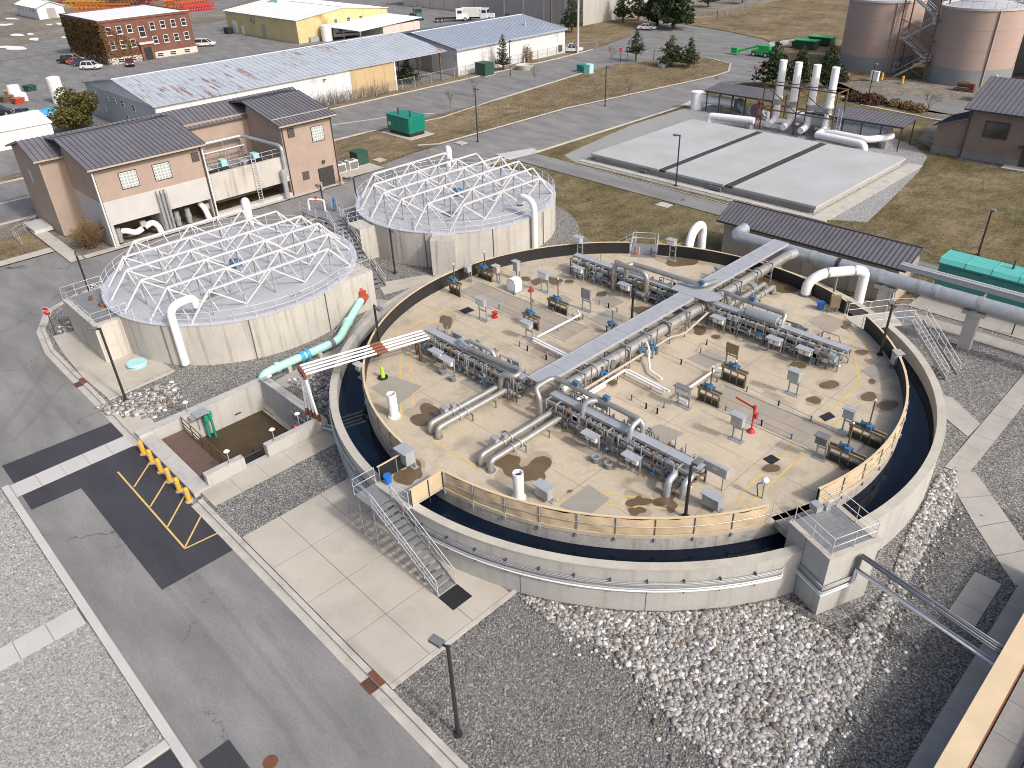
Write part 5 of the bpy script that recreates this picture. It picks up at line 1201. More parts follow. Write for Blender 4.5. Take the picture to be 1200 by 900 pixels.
# ================================================================ COVERED TANKS
def covered_tank(cx, cy, Rr, zr, label):
    t = thing('covered_tank', label, 'tank', (cx,cy,0))
    part('wall', B().ring(cx,cy,Rr-0.4,Rr,-0.2,zr,n=96), 'concrete_tank', t)
    part('coping', B().ring(cx,cy,Rr-0.45,Rr+0.05,zr,zr+0.06,n=96), 'alum', t)
    n = 12; rr = Rr-0.45                                     # cover planks, each a panel across the tank
    for i in range(n):
        x0, x1 = -rr+2*rr*i/n+0.012, -rr+2*rr*(i+1)/n-0.012; k = 6; up = []; lo = []
        for j in range(k+1):
            x = x0+(x1-x0)*j/k; h = math.sqrt(max(0, rr*rr-x*x)); up.append((cx+x,cy+h)); lo.append((cx+x,cy-h))
        part('cover_panel', B().prism(lo+up[::-1], zr-0.08, zr+0.05+random.uniform(-0.008,0.008)), 'alum_cover', t)
    for off in (-7.6,-4.6,-1.6,1.4,4.4,7.4):                # trusses along the plant's long axis
        half = math.sqrt(Rr*Rr-off*off)-0.5; top = half-1.9; z1 = zr+2.2; z0 = zr+0.08
        nb = max(2, round(2*top/2.7)); x = cx+off
        tr = part('truss', B().bar((x,cy-top,z1),(x,cy+top,z1),0.145), 'truss_alum', t)
        part('end_strut', B().bar((x,cy-half,z0),(x,cy-top,z1),0.145), 'truss_alum', tr); part('end_strut', B().bar((x,cy+half,z0),(x,cy+top,z1),0.145), 'truss_alum', tr)
        for j in range(nb+1):
            y = cy-top+2*top*j/nb
            part('post', B().bar((x,y,z0),(x,y,z1),0.09), 'galv_dull', tr)
            if j < nb:
                y2 = y+2*top/nb; a, b_ = ((y,z1),(y2,z0)) if (j % 2 == 0) else ((y,z0),(y2,z1))
                part('diagonal', B().bar((x+0.06,a[0],a[1]),(x+0.06,b_[0],b_[1]),0.11), 'truss_alum', tr)
            if off < 7:                                     # braces down to the foot of the next truss
                h2 = math.sqrt(Rr*Rr-(off+3.0)**2)-0.6
                yy = max(cy-h2, min(cy+h2, y))
                part('brace', B().bar((x,y,z1),(x+2.9,yy,z0),0.07), 'truss_alum', tr)
    for off, nb in ((0,0),):
        pass
    b = B()
    for z in (zr+0.55,zr+1.05): b.tube([(cx+(Rr-0.1)*math.cos(2*math.pi*i/72),cy+(Rr-0.1)*math.sin(2*math.pi*i/72),z) for i in range(73)],0.024,6)
    part('handrail', b, 'alum', t)
    for i in range(40):
        a = 2*math.pi*i/40; part('rail_post', B().bar((cx+(Rr-0.1)*math.cos(a),cy+(Rr-0.1)*math.sin(a),zr-0.25),(cx+(Rr-0.1)*math.cos(a),cy+(Rr-0.1)*math.sin(a),zr+1.05),0.045), 'alum', t)
    for i in range(10):
        a = 2*math.pi*(i+0.4)/10; part('drain_pipe', B().cyl((cx+(Rr+0.06)*math.cos(a),cy+(Rr+0.06)*math.sin(a),0.1),(cx+(Rr+0.06)*math.cos(a),cy+(Rr+0.06)*math.sin(a),zr),0.035,6), 'joint_dark', t)
    part('centre_drive', B().cyl((cx,cy,zr),(cx,cy,zr+0.9),0.25,12).cbox(cx,cy+0.4,zr,0.7,0.6,0.75), 'blue_act', t)
    part('hatch', B().box(cx+3.0,cx+4.3,cy-4.6,cy-3.4,zr+0.06,zr+0.1), 'grey_dark', t)
    part('hatch', B().box(cx+8.6,cx+9.2,cy+0.4,cy+1.4,zr+0.06,zr+0.09), 'galv_dull', t)
    return t
T1 = covered_tank(-34.4,-12.1,10.8,3.6,'left covered round tank with white truss frame, nearest the stop sign')
T2 = covered_tank(-33.8,13.6,10.7,3.6,'upper covered round tank with white truss frame, beside the lawn')
# concrete valve boxes against the tanks
part('side_box', B().box(-40.2,-32.9,-24.85,-20.6,-0.1,3.35), 'concrete_tank', T1)
part('side_box_rail', rail_run(B(), [(-33.0,-22.0,3.35),(-33.0,-24.8,3.35),(-40.1,-24.8,3.35),(-40.1,-21.5,3.35)], step=1.3), 'alum', T1)
part('side_box_grating', B().box(-40.0,-33.4,-24.4,-21.8,3.35,3.4), 'grating', T1)
part('valve', B().cyl((-38,-23.2,3.4),(-38,-23.2,3.8),0.14,10).cbox(-36.2,-23.0,3.4,0.5,0.35,0.25), 'brown_wrap', T1)
part('side_box', B().box(-27.6,-24.7,-7.4,-4.0,-0.1,3.6), 'concrete_tank', T1)
part('side_box_rail', rail_run(B(), [(-27.4,-7.2,3.6),(-24.8,-7.2,3.6),(-24.8,-4.1,3.6),(-27.4,-4.1,3.6)], step=1.3), 'alum', T1)
def rad(b, a): return rot(b, R(a), -33.8, 13.6)
part('side_box', rad(B().box(-33.8+10.2,-33.8+12.6,13.6-1.15,13.6+1.15,-0.1,3.62), -47), 'concrete_tank', T2)
part('side_box_rail', rad(rail_run(B(), [(-23.5,12.5,3.62),(-21.3,12.5,3.62),(-21.3,14.7,3.62),(-23.5,14.7,3.62)], step=1.1), -47), 'alum', T2)
part('side_box', rad(B().box(-33.8+10.2,-33.8+12.4,13.6-1.3,13.6+1.3,-0.1,3.4), -97), 'concrete_tank', T2)
part('side_box_rail', rad(rail_run(B(), [(-23.5,12.4,3.4),(-21.5,12.4,3.4),(-21.5,14.8,3.4)], step=1.1), -97), 'alum', T2)
gooseneck([(-27.6,-20.6,0.1),(-27.6,-20.6,5.3),(-27.6,-18.6,5.4),(-27.6,-18.5,4.4)], 0.31, 'white gooseneck pipe on the front of the left covered tank', rad=0.95, seg=6)
gooseneck([(-22.7,14.3,0.1),(-22.7,14.3,5.3),(-24.9,14.6,5.4),(-25.0,14.6,4.4)], 0.31, 'white gooseneck pipe on the right side of the upper covered tank', rad=0.95, seg=6)
gooseneck([(-44.9,-5.0,0.1),(-44.9,-5.0,5.6),(-43.4,-5.6,5.9),(-43.3,-5.7,4.2)], 0.42, 'white gooseneck pipe behind the left covered tank', rad=1.0, seg=6)
gooseneck([(-44.6,21.6,0.1),(-44.6,21.6,5.2),(-43.4,20.9,5.4),(-43.3,20.8,4.2)], 0.36, 'white gooseneck pipe behind the upper covered tank', rad=0.9, seg=6)
for x, y, z, l, c_ in ((-27.6,-19.7,0,'bracket',0),): pass
# walkway stair between the covered tanks
t = thing('access_stair', 'white metal stair between the two covered tanks', 'stair', (-33,-0.2,0.1))
part('landing', B().box(-43.5,-40.2,0.2,3.4,3.3,3.4), 'grating', t)
stair(t, (-38.6,1.2,3.6), (-27.6,-1.6,0.12), 1.3, 17, rm='truss_alum')
part('handrail', rail_run(B(), [(-43.5,3.4,3.4),(-38.6,2.4,3.4)]), 'truss_alum', t); part('handrail', rail_run(B(), [(-43.5,0.2,3.4),(-40.2,0.1,3.4)]), 'truss_alum', t)
part('landing', B().box(-40.2,-38.5,0.3,3.0,3.45,3.55), 'grating', t)
for x, y in ((-43.3,0.4),(-43.3,3.2),(-38.7,0.5),(-38.7,2.8)): part('leg', B().bar((x,y,0),(x,y,3.4),0.1), 'galv_dull', t)
t = thing('pipework', 'small white and red pipework between the covered tanks', 'pipework', (-42,3.0,3.4))
part('pipe', B().tube(bend([(-43,1.0,3.4),(-43,1.0,4.6),(-41.5,2.0,4.6),(-41.5,2.0,3.4)],0.3),0.1,8), 'white_pipe', t); part('valve', B().cbox(-42.3,1.6,4.45,0.4,0.3,0.4), 'red_valve', t); part('drive', B().cyl((-40.5,2.6,3.5),(-40.5,2.6,4.6),0.16,10).ball((-40.5,2.6,4.75),0.2), 'blue_act', t)
# aqua manhole cap on the pad
c = P(161,428,0.12); t = thing('manhole_cap', 'round pale aqua manhole cap on the concrete by the left covered tank', 'manhole cap', c)
part('collar', B().cyl(c,c+Vector((0,0,0.22)),0.72,24), 'cap_aqua', t); part('lid', B().cyl(c+Vector((0,0,0.22)),c+Vector((0,0,0.32)),0.8,24,0.72), 'cap_aqua', t)
# stop sign with lettering
def text_part(s, size, M4, m, root, name='lettering'):
    cu = bpy.data.curves.new(name,'FONT'); cu.body = s; cu.size = size; cu.align_x = 'CENTER'; cu.align_y = 'CENTER'; cu.extrude = 0.002
    tmp = bpy.data.objects.new('tmp',cu); COL.objects.link(tmp); bpy.context.view_layer.update()
    me = bpy.data.meshes.new_from_object(tmp.evaluated_get(bpy.context.evaluated_depsgraph_get())); bpy.data.objects.remove(tmp)
    b = B(); b.v = [tuple(M4 @ v.co) for v in me.vertices]; b.f = [list(p.vertices) for p in me.polygons]; b.s = [False]*len(b.f); b.m = [0]*len(b.f)
    return part(name, b, m, root)
def sign(base, hz, z0, rz, r, label, txt, m='red_paint', sides=8, bar=False):
    c = P(*base, z0); t = thing('road_sign', label, 'sign', c)
    part('post', B().bar(c, c+Vector((0,0,hz+r*0.7)),0.07), 'pole_dark', t)
    M4 = Matrix.Translation(c+Vector((0,0,hz))) @ Matrix.Rotation(rz,4,'Z') @ Matrix.Rotation(math.pi/2,4,'X')
    b = B(); k = [(r*math.cos(math.pi/sides+2*math.pi*i/sides), r*math.sin(math.pi/sides+2*math.pi*i/sides)) for i in range(sides)]
    def disc(rr, z0_, z1_):
        q = B(); n = sides; q.v = [tuple(M4 @ Vector((x*rr,y*rr,z0_))) for x,y in k]+[tuple(M4 @ Vector((x*rr,y*rr,z1_))) for x,y in k]
        q._f([n+i for i in range(n)]); q._f(list(range(n))[::-1])
        for i in range(n): j = (i+1) % n; q._f([i,j,n+j,n+i])
        return q
    p = part('plate', disc(1.0,0.04,0.06), 'white_trim', t); part('face', disc(0.93,0.06,0.068), m, p)
    if txt: text_part(txt, r*0.68, M4 @ Matrix.Translation((0,0,0.073)), 'white_trim', p)
    if bar:
        q = B().box(-r*0.6,r*0.6,-r*0.13,r*0.13,0.068,0.075); q.v = [tuple(M4 @ Vector(v)) for v in q.v]; part('bar', q, 'white_trim', p)
sign((66,393), 2.35, 0.1, R(33), 0.44, 'red octagonal stop sign at the kerb corner left of the covered tank', 'STOP')
sign((727,73), 2.4, 0.05, R(20), 0.5, 'round red no-entry sign by the far cul-de-sac', None, 'red_paint', 20, True)
sign((893,96), 2.6, 0.05, R(33), 0.5, 'red and white sign among the pines behind the stacks', None, 'red_paint', 4, True)

# ================================================================ SUNKEN BASIN
t = thing('sunken_basin', 'sunken concrete basin with brown water beside the bollards', 'basin', (-16,-22.4,-1.9))
part('back_wall', B().box(-20.9,-20.1,-27.3,-17.5,-2.2,0.5), 'concrete_wall', t)
part('right_wall', B().box(-20.1,-11.8,-18.1,-17.5,-2.2,0.9), 'concrete_wall', t)
part('left_wall', B().box(-20.1,-11.8,-27.3,-26.3,-2.2,0.28), 'concrete_wall', t)
part('front_wall', B().box(-12.3,-11.8,-26.3,-23.7,-2.2,1.05), 'concrete_wall', t)
part('front_wall', B().box(-12.3,-11.8,-22.1,-18.1,-2.2,1.05), 'concrete_wall', t)
part('sill', B().box(-12.3,-11.8,-23.7,-22.1,-2.2,0.12), 'concrete_wall', t)
part('floor', B().box(-20.1,-12.3,-26.3,-18.1,-2.3,-1.95), 'concrete_moat', t)
for k in range(9):
    x0 = -19.9+k*0.84; part('deck_plank', B().box(x0,x0+0.82,-26.25,-24.35,-0.42,-0.34), 'plank_brown', t)
part('deck_support', B().box(-19.9,-12.4,-24.5,-24.36,-1.9,-0.43), 'gate_dark', t)
part('deck_rail', rail_run(B(), [(-19.9,-24.38,-0.34),(-12.5,-24.38,-0.34)], 1.05, 0.035, (1.0,0.55,0.2)), 'rust_steel', t)
part('ledge', B().box(-20.1,-18.6,-18.35,-18.1,-2,-1.5).box(-20.1,-14,-18.5,-18.1,-2,-1.72), 'concrete_rim', t)
part('drain_slot', B().box(-20.095,-20.08,-20.6,-20.1,-1.2,-1.1), 'black', t)
struct('water', B().sheet([(-20.08,-24.35),(-12.32,-24.35),(-12.32,-18.12),(-20.08,-18.12)], -1.75), 'water_brown')
t = thing('pump_pipe', 'bright green pump riser on the back wall of the sunken basin', 'pump', (-19.6,-23.0,-1.7))
part('riser', B().cyl((-19.7,-22.9,-1.7),(-19.7,-22.9,0.4),0.11,10).cyl((-19.3,-22.6,-1.7),(-19.3,-22.6,0.1),0.09,10), 'green_pipe', t)
part('valve', B().cbox(-19.6,-22.8,-0.2,0.6,0.4,0.5).cyl((-19.3,-22.6,0.1),(-19.3,-22.6,0.5),0.16,10), 'green_pipe', t)
part('bracket', B().box(-20.1,-19.2,-23.6,-22.6,0.5,0.56).box(-19.9,-19.3,-23.9,-23.2,0.42,0.5), 'galv', t); part('hanger', B().bar((-20.0,-23.3,-1.0),(-20.0,-23.3,0.5),0.05).bar((-19.8,-23.0,-1.2),(-19.8,-23.0,0.5),0.05), 'galv_dull', t)
for (x,y,z,h), l in (((-12.0,-24.6,1.05,0.9),'white disc float light on the front basin wall, leftmost'),((-12.0,-21.4,1.05,0.9),'white disc float light at the basin gap'),((-12.6,-19.2,0.3,1.5),'white disc float light above the basin pipe manifold'),((-20.5,-23.6,0.5,0.8),'white disc float light on the back basin wall'),((-18.9,-17.8,0.9,0.6),'small white disc light on the right basin wall')):
    q = thing('float_light', l, 'light', (x,y,z)); part('post', B().cyl((x,y,z),(x,y,z+h),0.035,8), 'galv', q); part('disc', B().cyl((x,y,z+h),(x,y,z+h+0.09),0.2,14,0.1), 'white_pipe', q); part('clamp', B().cbox(x,y,z,0.16,0.16,0.1), 'galv_dull', q)
t = thing('pipe_manifold', 'grey pipe manifold on the right wall inside the basin', 'manifold', (-13.6,-18.5,-0.6))
for k in range(6): part('pipe', B().tube([(-15.2+k*0.42,-18.3,0.85),(-15.2+k*0.42,-18.3,-1.3)],0.05,6), 'galv_dull', t)
part('header', B().cyl((-15.4,-18.35,0.3),(-12.6,-18.35,0.3),0.07,8).cyl((-15.4,-18.35,-0.5),(-12.6,-18.35,-0.5),0.07,8), 'galv_dull', t); part('valve', B().cyl((-14.6,-18.5,-0.6),(-14.6,-18.8,-0.6),0.2,10), 'red_valve', t)
t = thing('black_skid', 'black tubular skid standing in the basin gap', 'equipment', (-13.2,-22.9,-1.7))
b = B()
for x in (-14.0,-12.6):
    for y in (-23.6,-22.2): b.cyl((x,y,-1.7),(x,y,-0.2),0.04,6)
b.tube(bend([(-12.6,-23.6,-0.3),(-12.4,-23.6,0.6),(-12.4,-22.2,0.6),(-12.6,-22.2,-0.3)],0.25),0.04,6); part('frame', b, 'pole_dark', t); part('body', B().box(-13.9,-12.7,-23.5,-22.3,-1.6,-0.5), 'black', t)
t = thing('culvert_pipe', 'short grey pipes linking the basin wall to the round tank', 'pipe', (-11.2,-17.4,0.4))
for k in (0,0.35): part('pipe', B().cyl((-11.8,-18.0+k,0.45),(-10.2,-17.6+k,0.6),0.1,8), 'galv', t)
# yellow bollards
b0 = None; BL = ['first yellow bollard from the left beside the sunken basin','second yellow bollard from the left beside the sunken basin','third yellow bollard from the left beside the sunken basin','fourth yellow bollard from the left beside the sunken basin','fifth yellow bollard from the left beside the sunken basin','last yellow bollard, nearest the concrete pad']
for k in range(6):
    loc = (-18.6+k*1.39,-27.72,0.0)
    if b0 is None:
        b0 = thing('bollard', BL[0], 'bollard', loc, 'yellow bollards beside the basin'); x, y, z = loc
        part('post', lathe(B(), [(0.15,0),(0.15,0.98),(0.12,1.06),(0.06,1.1),(0.0,1.11)],14,x,y), 'yellow_gloss', b0); part('collar', B().cyl((x,y,0.0),(x,y,0.06),0.24,14), 'concrete_kerb', b0)
        part('band', B().ring(x,y,0.148,0.156,0.62,0.72,n=14), 'trim_tan', b0)
    else: dup(b0, loc, 0, BL[k])
# mint pipe with red valve
t = thing('mint_pipe', 'pale mint green pipe with a blue coupling running beside the tank to the basin', 'pipe', (-21,-12,0.4))
part('pipe', B().tube(bend([(-24.6,-5.6,1.35),(-22.4,-8.6,1.0),(-20.8,-10.6,0.8),(-20.7,-16.6,0.8),(-20.6,-17.6,0.75),(-20.6,-17.9,-0.2)],0.7,5),0.33,14), 'pipe_mint', t)
for y, m in ((-14.2,'pipe_cyan'),(-13.7,'pipe_cyan'),(-11.4,'grey_dark'),(-16.4,'pipe_mint')): part('coupling', B().cyl((-20.75,y,0.8),(-20.75,y+0.3,0.8),0.42,14), m, t)
part('flange', B().cyl((-22.6,-8.4,1.03),(-22.4,-8.66,1.0),0.42,14), 'pipe_mint', t)
for y in (-12.6,-15.4): part('saddle', B().box(-21.15,-20.35,y-0.15,y+0.15,0.05,0.6), 'concrete_kerb', t)
t = thing('red_valve', 'red gate valve where the mint pipe meets the left covered tank', 'valve', (-24.7,-5.4,1.1))
part('body', B().cyl((-25.0,-5.0,1.4),(-24.5,-5.7,1.33),0.42,14).cbox(-24.75,-5.4,1.5,0.6,0.6,0.65), 'red_valve', t); part('bonnet', B().cyl((-24.75,-5.4,2.1),(-24.75,-5.4,2.4),0.24,12,0.12), 'red_valve', t); part('stem', B().cyl((-24.75,-5.4,2.4),(-24.75,-5.4,2.9),0.05,8), 'red_valve', t)
struct('path', B().prism(pxp((318,449),(400,404),(440,350),(456,352),(425,398),(408,418),(335,454),z=0.12), 0.02, 0.126), 'concrete_walk')
struct('path', B().prism(pxp((442,332),(500,322),(516,327),(450,345),z=0.12), 0.02, 0.132), 'concrete_pad')
t = thing('utility_pipe', 'thin grey pipe leaning along the gravel beside the left covered tank', 'pipe', (-23,-9,0.1))
part('pipe', B().tube([(-24.7,-6.6,0.6),(-23.2,-9.6,0.15)],0.06,8), 'galv', t); part('strap', B().cbox(-23.9,-8.1,0.1,0.2,0.2,0.35), 'galv_dull', t)

# ================================================================ STUCCO PLANT BUILDING, LEFT
t = thing('plant_building', 'tan stucco plant building with dark ribbed roofs left of the covered tanks', 'building', (-66,-1,0))
part('wall', B().box(-75,-66,-17.4,14.2,0,8.6), 'stucco', t, 'rear wing of tan stucco')
b = B()
for y0 in (-17.4,14.2):
    q = [(-75,y0,8.6),(-66,y0,8.6),(-69.6,y0,9.9)]; b.quad(*(q if y0 < 0 else q[::-1]))
part('gable_wall', b, 'stucco', t)
ribbed(t, 'roof_slope', ((-65.5,-17.9,8.62),(-65.5,16.2,8.62),(-69.6,16.2,10.1),(-69.6,-17.9,10.1)), 60)
ribbed(t, 'roof_slope', ((-75.5,16.2,8.62),(-75.5,-17.9,8.62),(-69.62,-17.9,10.1),(-69.62,16.2,10.1)), 60)
part('gutter', B().box(-65.5,-65.38,-17.9,-14.9,8.46,8.6), 'trim_tan', t)
for y0, y1, n in ((-14.8,-2.9,24),(7.1,14.2,15)):
    lo = 5.0 if n == 24 else 0.0
    if n == 24:
        b = B().box(-66,-57.8,y0,y1,2.45,lo)                       # concrete plinth over the two openings
        for a, c in ((y0,-14.25),(-9.1,-7.9),(-3.2,y1)): b.box(-66,-57.8,a,c,0,2.45)
        part('concrete_base', b, 'concrete_white', t)
        for a, c in ((-14.25,-9.1),(-7.9,-3.2)): part('recess', B().box(-61.5,-61.3,a,c,0.0,2.44), 'joint_dark', t)
    part('wall', B().box(-66,-57.8,y0,y1,lo+0.0,8.7), 'stucco', t)
    b = B()
    for y in (y0,y1):
        q = [(-66,y,8.7),(-57.8,y,8.7),(-65.3,y,10.28)]; b.quad(*(q if y == y0 else q[::-1]))
    part('gable_wall', b, 'stucco', t)
    ribbed(t, 'roof_slope', ((-57.2,y0-0.45,8.72),(-57.2,y1+0.45,8.72),(-65.4,y1+0.45,10.45),(-65.4,y0-0.45,10.45)), n)
    ribbed(t, 'roof_slope', ((-69.0,y1+0.45,10.0),(-69.0,y0-0.45,10.0),(-65.42,y0-0.45,10.45),(-65.42,y1+0.45,10.45)), n)
    part('gutter', B().box(-57.2,-57.06,y0-0.45,y1+0.45,8.52,8.68), 'trim_tan', t); part('fascia', B().box(-57.24,-57.2,y0-0.45,y1+0.45,8.4,8.72), 'trim_dark', t)
    for y in (y0+0.15,y1-0.15): part('downpipe', B().cyl((-57.7,y,0.1),(-57.7,y,8.5),0.06,8), 'trim_dark', t)
part('snow_guard', B().box(-58.9,-58.8,6.7,14.6,9.12,9.24), 'galv_dull', t)
part('wall', B().box(-66.1,-65.98,-2.9,7.1,0,9.0), 'stucco', t, 'recessed stucco wall behind the platform')
part('parapet', B().box(-58.2,-57.8,-2.88,7.08,2.0,5.05), 'concrete_tank', t)
part('platform_floor', B().box(-66,-58.2,-2.88,7.08,3.9,4.1), 'grating', t)
part('back_wall', B().box(-63.0,-62.7,-2.9,7.1,0,3.9), 'concrete_tank', t)
part('base_kerb', B().box(-58.6,-57.75,-2.9,7.1,0,0.5), 'concrete_white', t)
part('platform_rail', rail_run(B(), [(-58.0,-2.8,5.05),(-58.0,7.0,5.05)], 1.0, step=1.5), 'alum', t)
b = B(); [b.bar((-57.6,2.6+s,0.4),(-57.6,2.6+s,5.9),0.06) for s in (0,0.5)]; [b.bar((-57.6,2.6,0.5+k*0.3),(-57.6,3.1,0.5+k*0.3),0.04) for k in range(18)]; part('ladder', b, 'alum', t)
part('overhead_pipe', B().tube(bend([(-65.2,-2.6,6.6),(-65.2,5.6,6.6),(-58.0,6.6,6.4),(-57.4,6.6,6.2),(-57.4,6.6,3.6)],0.6),0.22,12), 'galv', t)
part('overhead_pipe', B().tube([(-64.6,-2.6,5.6),(-64.6,5.4,5.6)],0.14,10), 'galv', t)
for y in (-2.0,0.4,2.8,5.2): part('pipe_stand', B().bar((-64.9,y,4.1),(-64.9,y,6.5),0.1).bar((-63.9,y,4.1),(-63.9,y,5.7),0.08), 'galv_dull', t)
part('pipe_fan', B().cyl((-57.2,6.1,0.2),(-57.2,6.1,3.6),0.3,12).cbox(-57.2,6.3,3.0,0.5,0.9,0.7), 'galv', t)
for (y,x,w,h) in ((-1.6,-60.5,1.4,0.9),(0.8,-61.5,1.0,1.3),(3.4,-61,1.4,0.7),(5.2,-62,1.1,1.0)): part('equipment', B().cbox(x,y,4.1,w,w*0.7,h), random.choice(['grey_box','galv','cap_aqua']), t)
part('dark_panel', B().box(-60.0,-58.8,-1.8,0.6,4.9,4.96), 'black', t); part('dark_panel', B().box(-60.0,-58.6,3.2,4.8,4.9,4.96), 'black', t)
def gbwin(y, z, w=1.75, h=1.65, x=-57.8):
    f = part('window', B().box(x,x+0.06,y-w/2-0.08,y+w/2+0.08,z-0.08,z+h+0.08), 'trim_dark', t); n = 5
    part('pane', B().box(x+0.06,x+0.075,y-w/2,y+w/2,z,z+h), 'white_trim', f); b = B()
    for i in range(n):
        for j in range(n): b.box(x+0.075,x+0.10,y-w/2+w*i/n+0.04,y-w/2+w*(i+1)/n-0.04,z+h*j/n+0.04,z+h*(j+1)/n-0.04)
    part('glass_blocks', b, 'glass_block', f)
gbwin(-11.3,5.9); gbwin(-7.7,5.9); gbwin(12.0,5.9,1.6,1.7)
for y, z, w, h in ((-3.75,6.9,0.85,1.0),(8.4,7.0,0.9,1.1),(9.4,1.6,0.9,1.0)):
    f = part('louvre', B().box(-57.8,-57.74,y-w/2,y+w/2,z,z+h), 'trim_dark', t); b = B()
    for k in range(7): b.box(-57.74,-57.70,y-w/2+0.05,y+w/2-0.05,z+0.06+k*(h-0.1)/7,z+0.06+k*(h-0.1)/7+0.08)
    part('slats', b, 'louvre', f, kind='stuff')
part('window', B().box(-71.2,-70.4,-17.46,-17.4,5.2,6.8), 'glass_block', t)
d = part('roller_door', B().box(-57.8,-57.72,11.2,13.4,0.05,2.5), 'black', t); b = B()
for k in range(10): b.box(-57.72,-57.70,11.25,13.35,0.1+k*0.24,0.1+k*0.24+0.2)
part('door_slats', b, 'trim_dark', d, kind='stuff'); part('wall_light', B().cbox(-57.65,12.1,3.1,0.25,0.35,0.3), 'trim_dark', t)
for y in (-8.95,-8.5,-8.1): part('riser_pipe', B().tube(bend([(-57.5,y,0.1),(-57.5,y,4.6),(-57.8,y,4.8)],0.3),0.14,10), 'galv_dull', t)
part('corner_pipe', B().cyl((-57.65,-14.75,0.1),(-57.65,-14.75,8.5),0.09,8), 'white_trim', t); part('corner_pipe', B().cyl((-57.65,-2.85,0.1),(-57.65,-2.85,8.5),0.09,8), 'white_trim', t); part('corner_pipe', B().cyl((-65.9,-17.3,0.1),(-65.9,-17.3,8.4),0.09,8), 'trim_tan', t)
# pipes in the building's two openings
for l, segs, cyls in (('white pipe bends and a grey filter in the left opening of the plant building', [[(-59.0,-13.2,1.2),(-58.6,-12.8,1.2),(-58.6,-12.0,0.7),(-58.6,-11.2,1.0)],[(-58.6,-10.9,1.1),(-58.6,-10.0,1.4),(-58.2,-9.6,1.0),(-58.0,-9.5,0.1)]], [(-58.9,-13.7,0.1,1.7)]),
                      ('grey filters and white pipe in the right opening of the plant building', [[(-58.8,-4.2,2.0),(-58.4,-3.9,1.4),(-58.0,-3.8,0.2)]], [(-58.8,-7.1,0.1,1.8),(-58.8,-5.8,0.1,1.8)])):
    q = thing('process_pipes', l, 'pipes', (-58.6,segs[0][0][1],0.1))
    for s in segs: part('pipe', B().tube(bend(s,0.4),0.32,12), 'white_pipe', q)
    for x, y, z0, z1 in cyls: part('filter', lathe(B(), [(0.0,z0),(0.3,z0),(0.3,z1*0.45),(0.36,z1*0.45),(0.36,z1*0.6),(0.3,z1*0.6),(0.3,z1),(0.0,z1)],14,x,y), 'galv_dull', q)
    part('meter', B().cbox(-58.6,segs[0][-1][1]+0.2,1.2,0.5,0.6,0.6), 'trim_tan', q)
for y, l in ((10.8,'tan bollard left of the dark roller door'),(13.8,'tan bollard right of the dark roller door')):
    c = Vector((-56.9,y,0.1)); q = thing('bollard', l, 'bollard', c); part('post', lathe(B(), [(0.14,0.1),(0.14,1.1),(0.0,1.16)],12,c.x,c.y), 'trim_tan', q); part('collar', B().cyl(c,c+Vector((0,0,0.05)),0.22,12), 'concrete_kerb', q)
for k, (x, y) in enumerate(((-61.6,16.6),(-61.6,18.6))):
    q = thing('ac_unit', ('white air conditioning unit right of the plant building, nearer the building','white air conditioning unit right of the plant building, nearer the green box')[k], 'air conditioner', (x,y,0.12)); part('case', B().box(x-0.6,x+0.6,y-0.7,y+0.7,0.12,1.25), 'white_trim', q); part('coil', B().box(x+0.6,x+0.63,y-0.62,y+0.62,0.2,1.1), 'grey_dark', q); part('fan', B().cyl((x,y,1.25),(x,y,1.32),0.48,16), 'grey_dark', q)
t = thing('entry_rail', 'white pipe railing and steps at the left end of the plant building', 'railing', (-69,-19.6,0.1))
part('rail', rail_run(B(), [(-66.8,-21.5,0.1),(-69.5,-21.5,0.1),(-72,-18.4,0.1)], 1.1), 'alum', t); part('step', B().box(-73,-69,-19.5,-17.5,0.1,0.5), 'concrete_white', t)
# ================================================================ FAR SLAB AND ODOUR-CONTROL PIPES
t = thing('roof_slab', 'large flat concrete slab in three sections beyond the round tank', 'slab', (-22.5,53.5,0))
part('base', B().box(-38.6,-7.0,42.3,65.2,0,0.72), 'concrete_walk', t)
for x0, x1 in ((-39,-27.9),(-26.8,-18.35),(-17.15,-6.7)): part('panel', B().box(x0,x1,42,65.5,0.72,1.0), 'concrete_slab', t)
for x in (-27.35,-17.75): part('drain_channel', B().box(x-0.5,x+0.5,42.1,65.4,0.72,0.95), 'trim_dark', t)
part('apron', B().box(-6.6,-4.8,41.0,66.5,0,0.14), 'concrete_kerb', t); part('apron', B().box(-40.0,-4.8,40.6,41.4,0,0.16), 'concrete_kerb', t)
part('wall_box', B().box(-20.2,-18.6,41.75,41.98,0.2,0.6).box(-30.4,-29.6,41.75,41.98,0.2,0.5), 'grey_dark', t)
def canopy(x0, x1, y0, y1, z, label, rise=0.5):
    t = thing('canopy', label, 'canopy', ((x0+x1)/2,(y0+y1)/2,0))
    ribbed(t, 'roof_slope', ((x0,y0,z),(x1,y0,z),(x1,y1,z+rise),(x0,y1,z+rise)), 26)
    part('fascia', B().box(x0,x1,y0-0.06,y0-0.01,z-0.22,z), 'trim_dark', t)
    for x in fr(x0+0.3,x1-0.3,5):
        for y, zz in ((y0+0.2,z-0.1),(y1-0.2,z+rise-0.1)): part('post', B().bar((x,y,0),(x,y,zz),0.14), 'trim_dark', t)
canopy(-42.5,-30.4,74.0,78.6,3.3,'dark ribbed canopy over pipes left of the white stacks')
canopy(-23.6,-9.6,70.6,75.0,3.3,'dark ribbed canopy over pipes right of the white stacks')
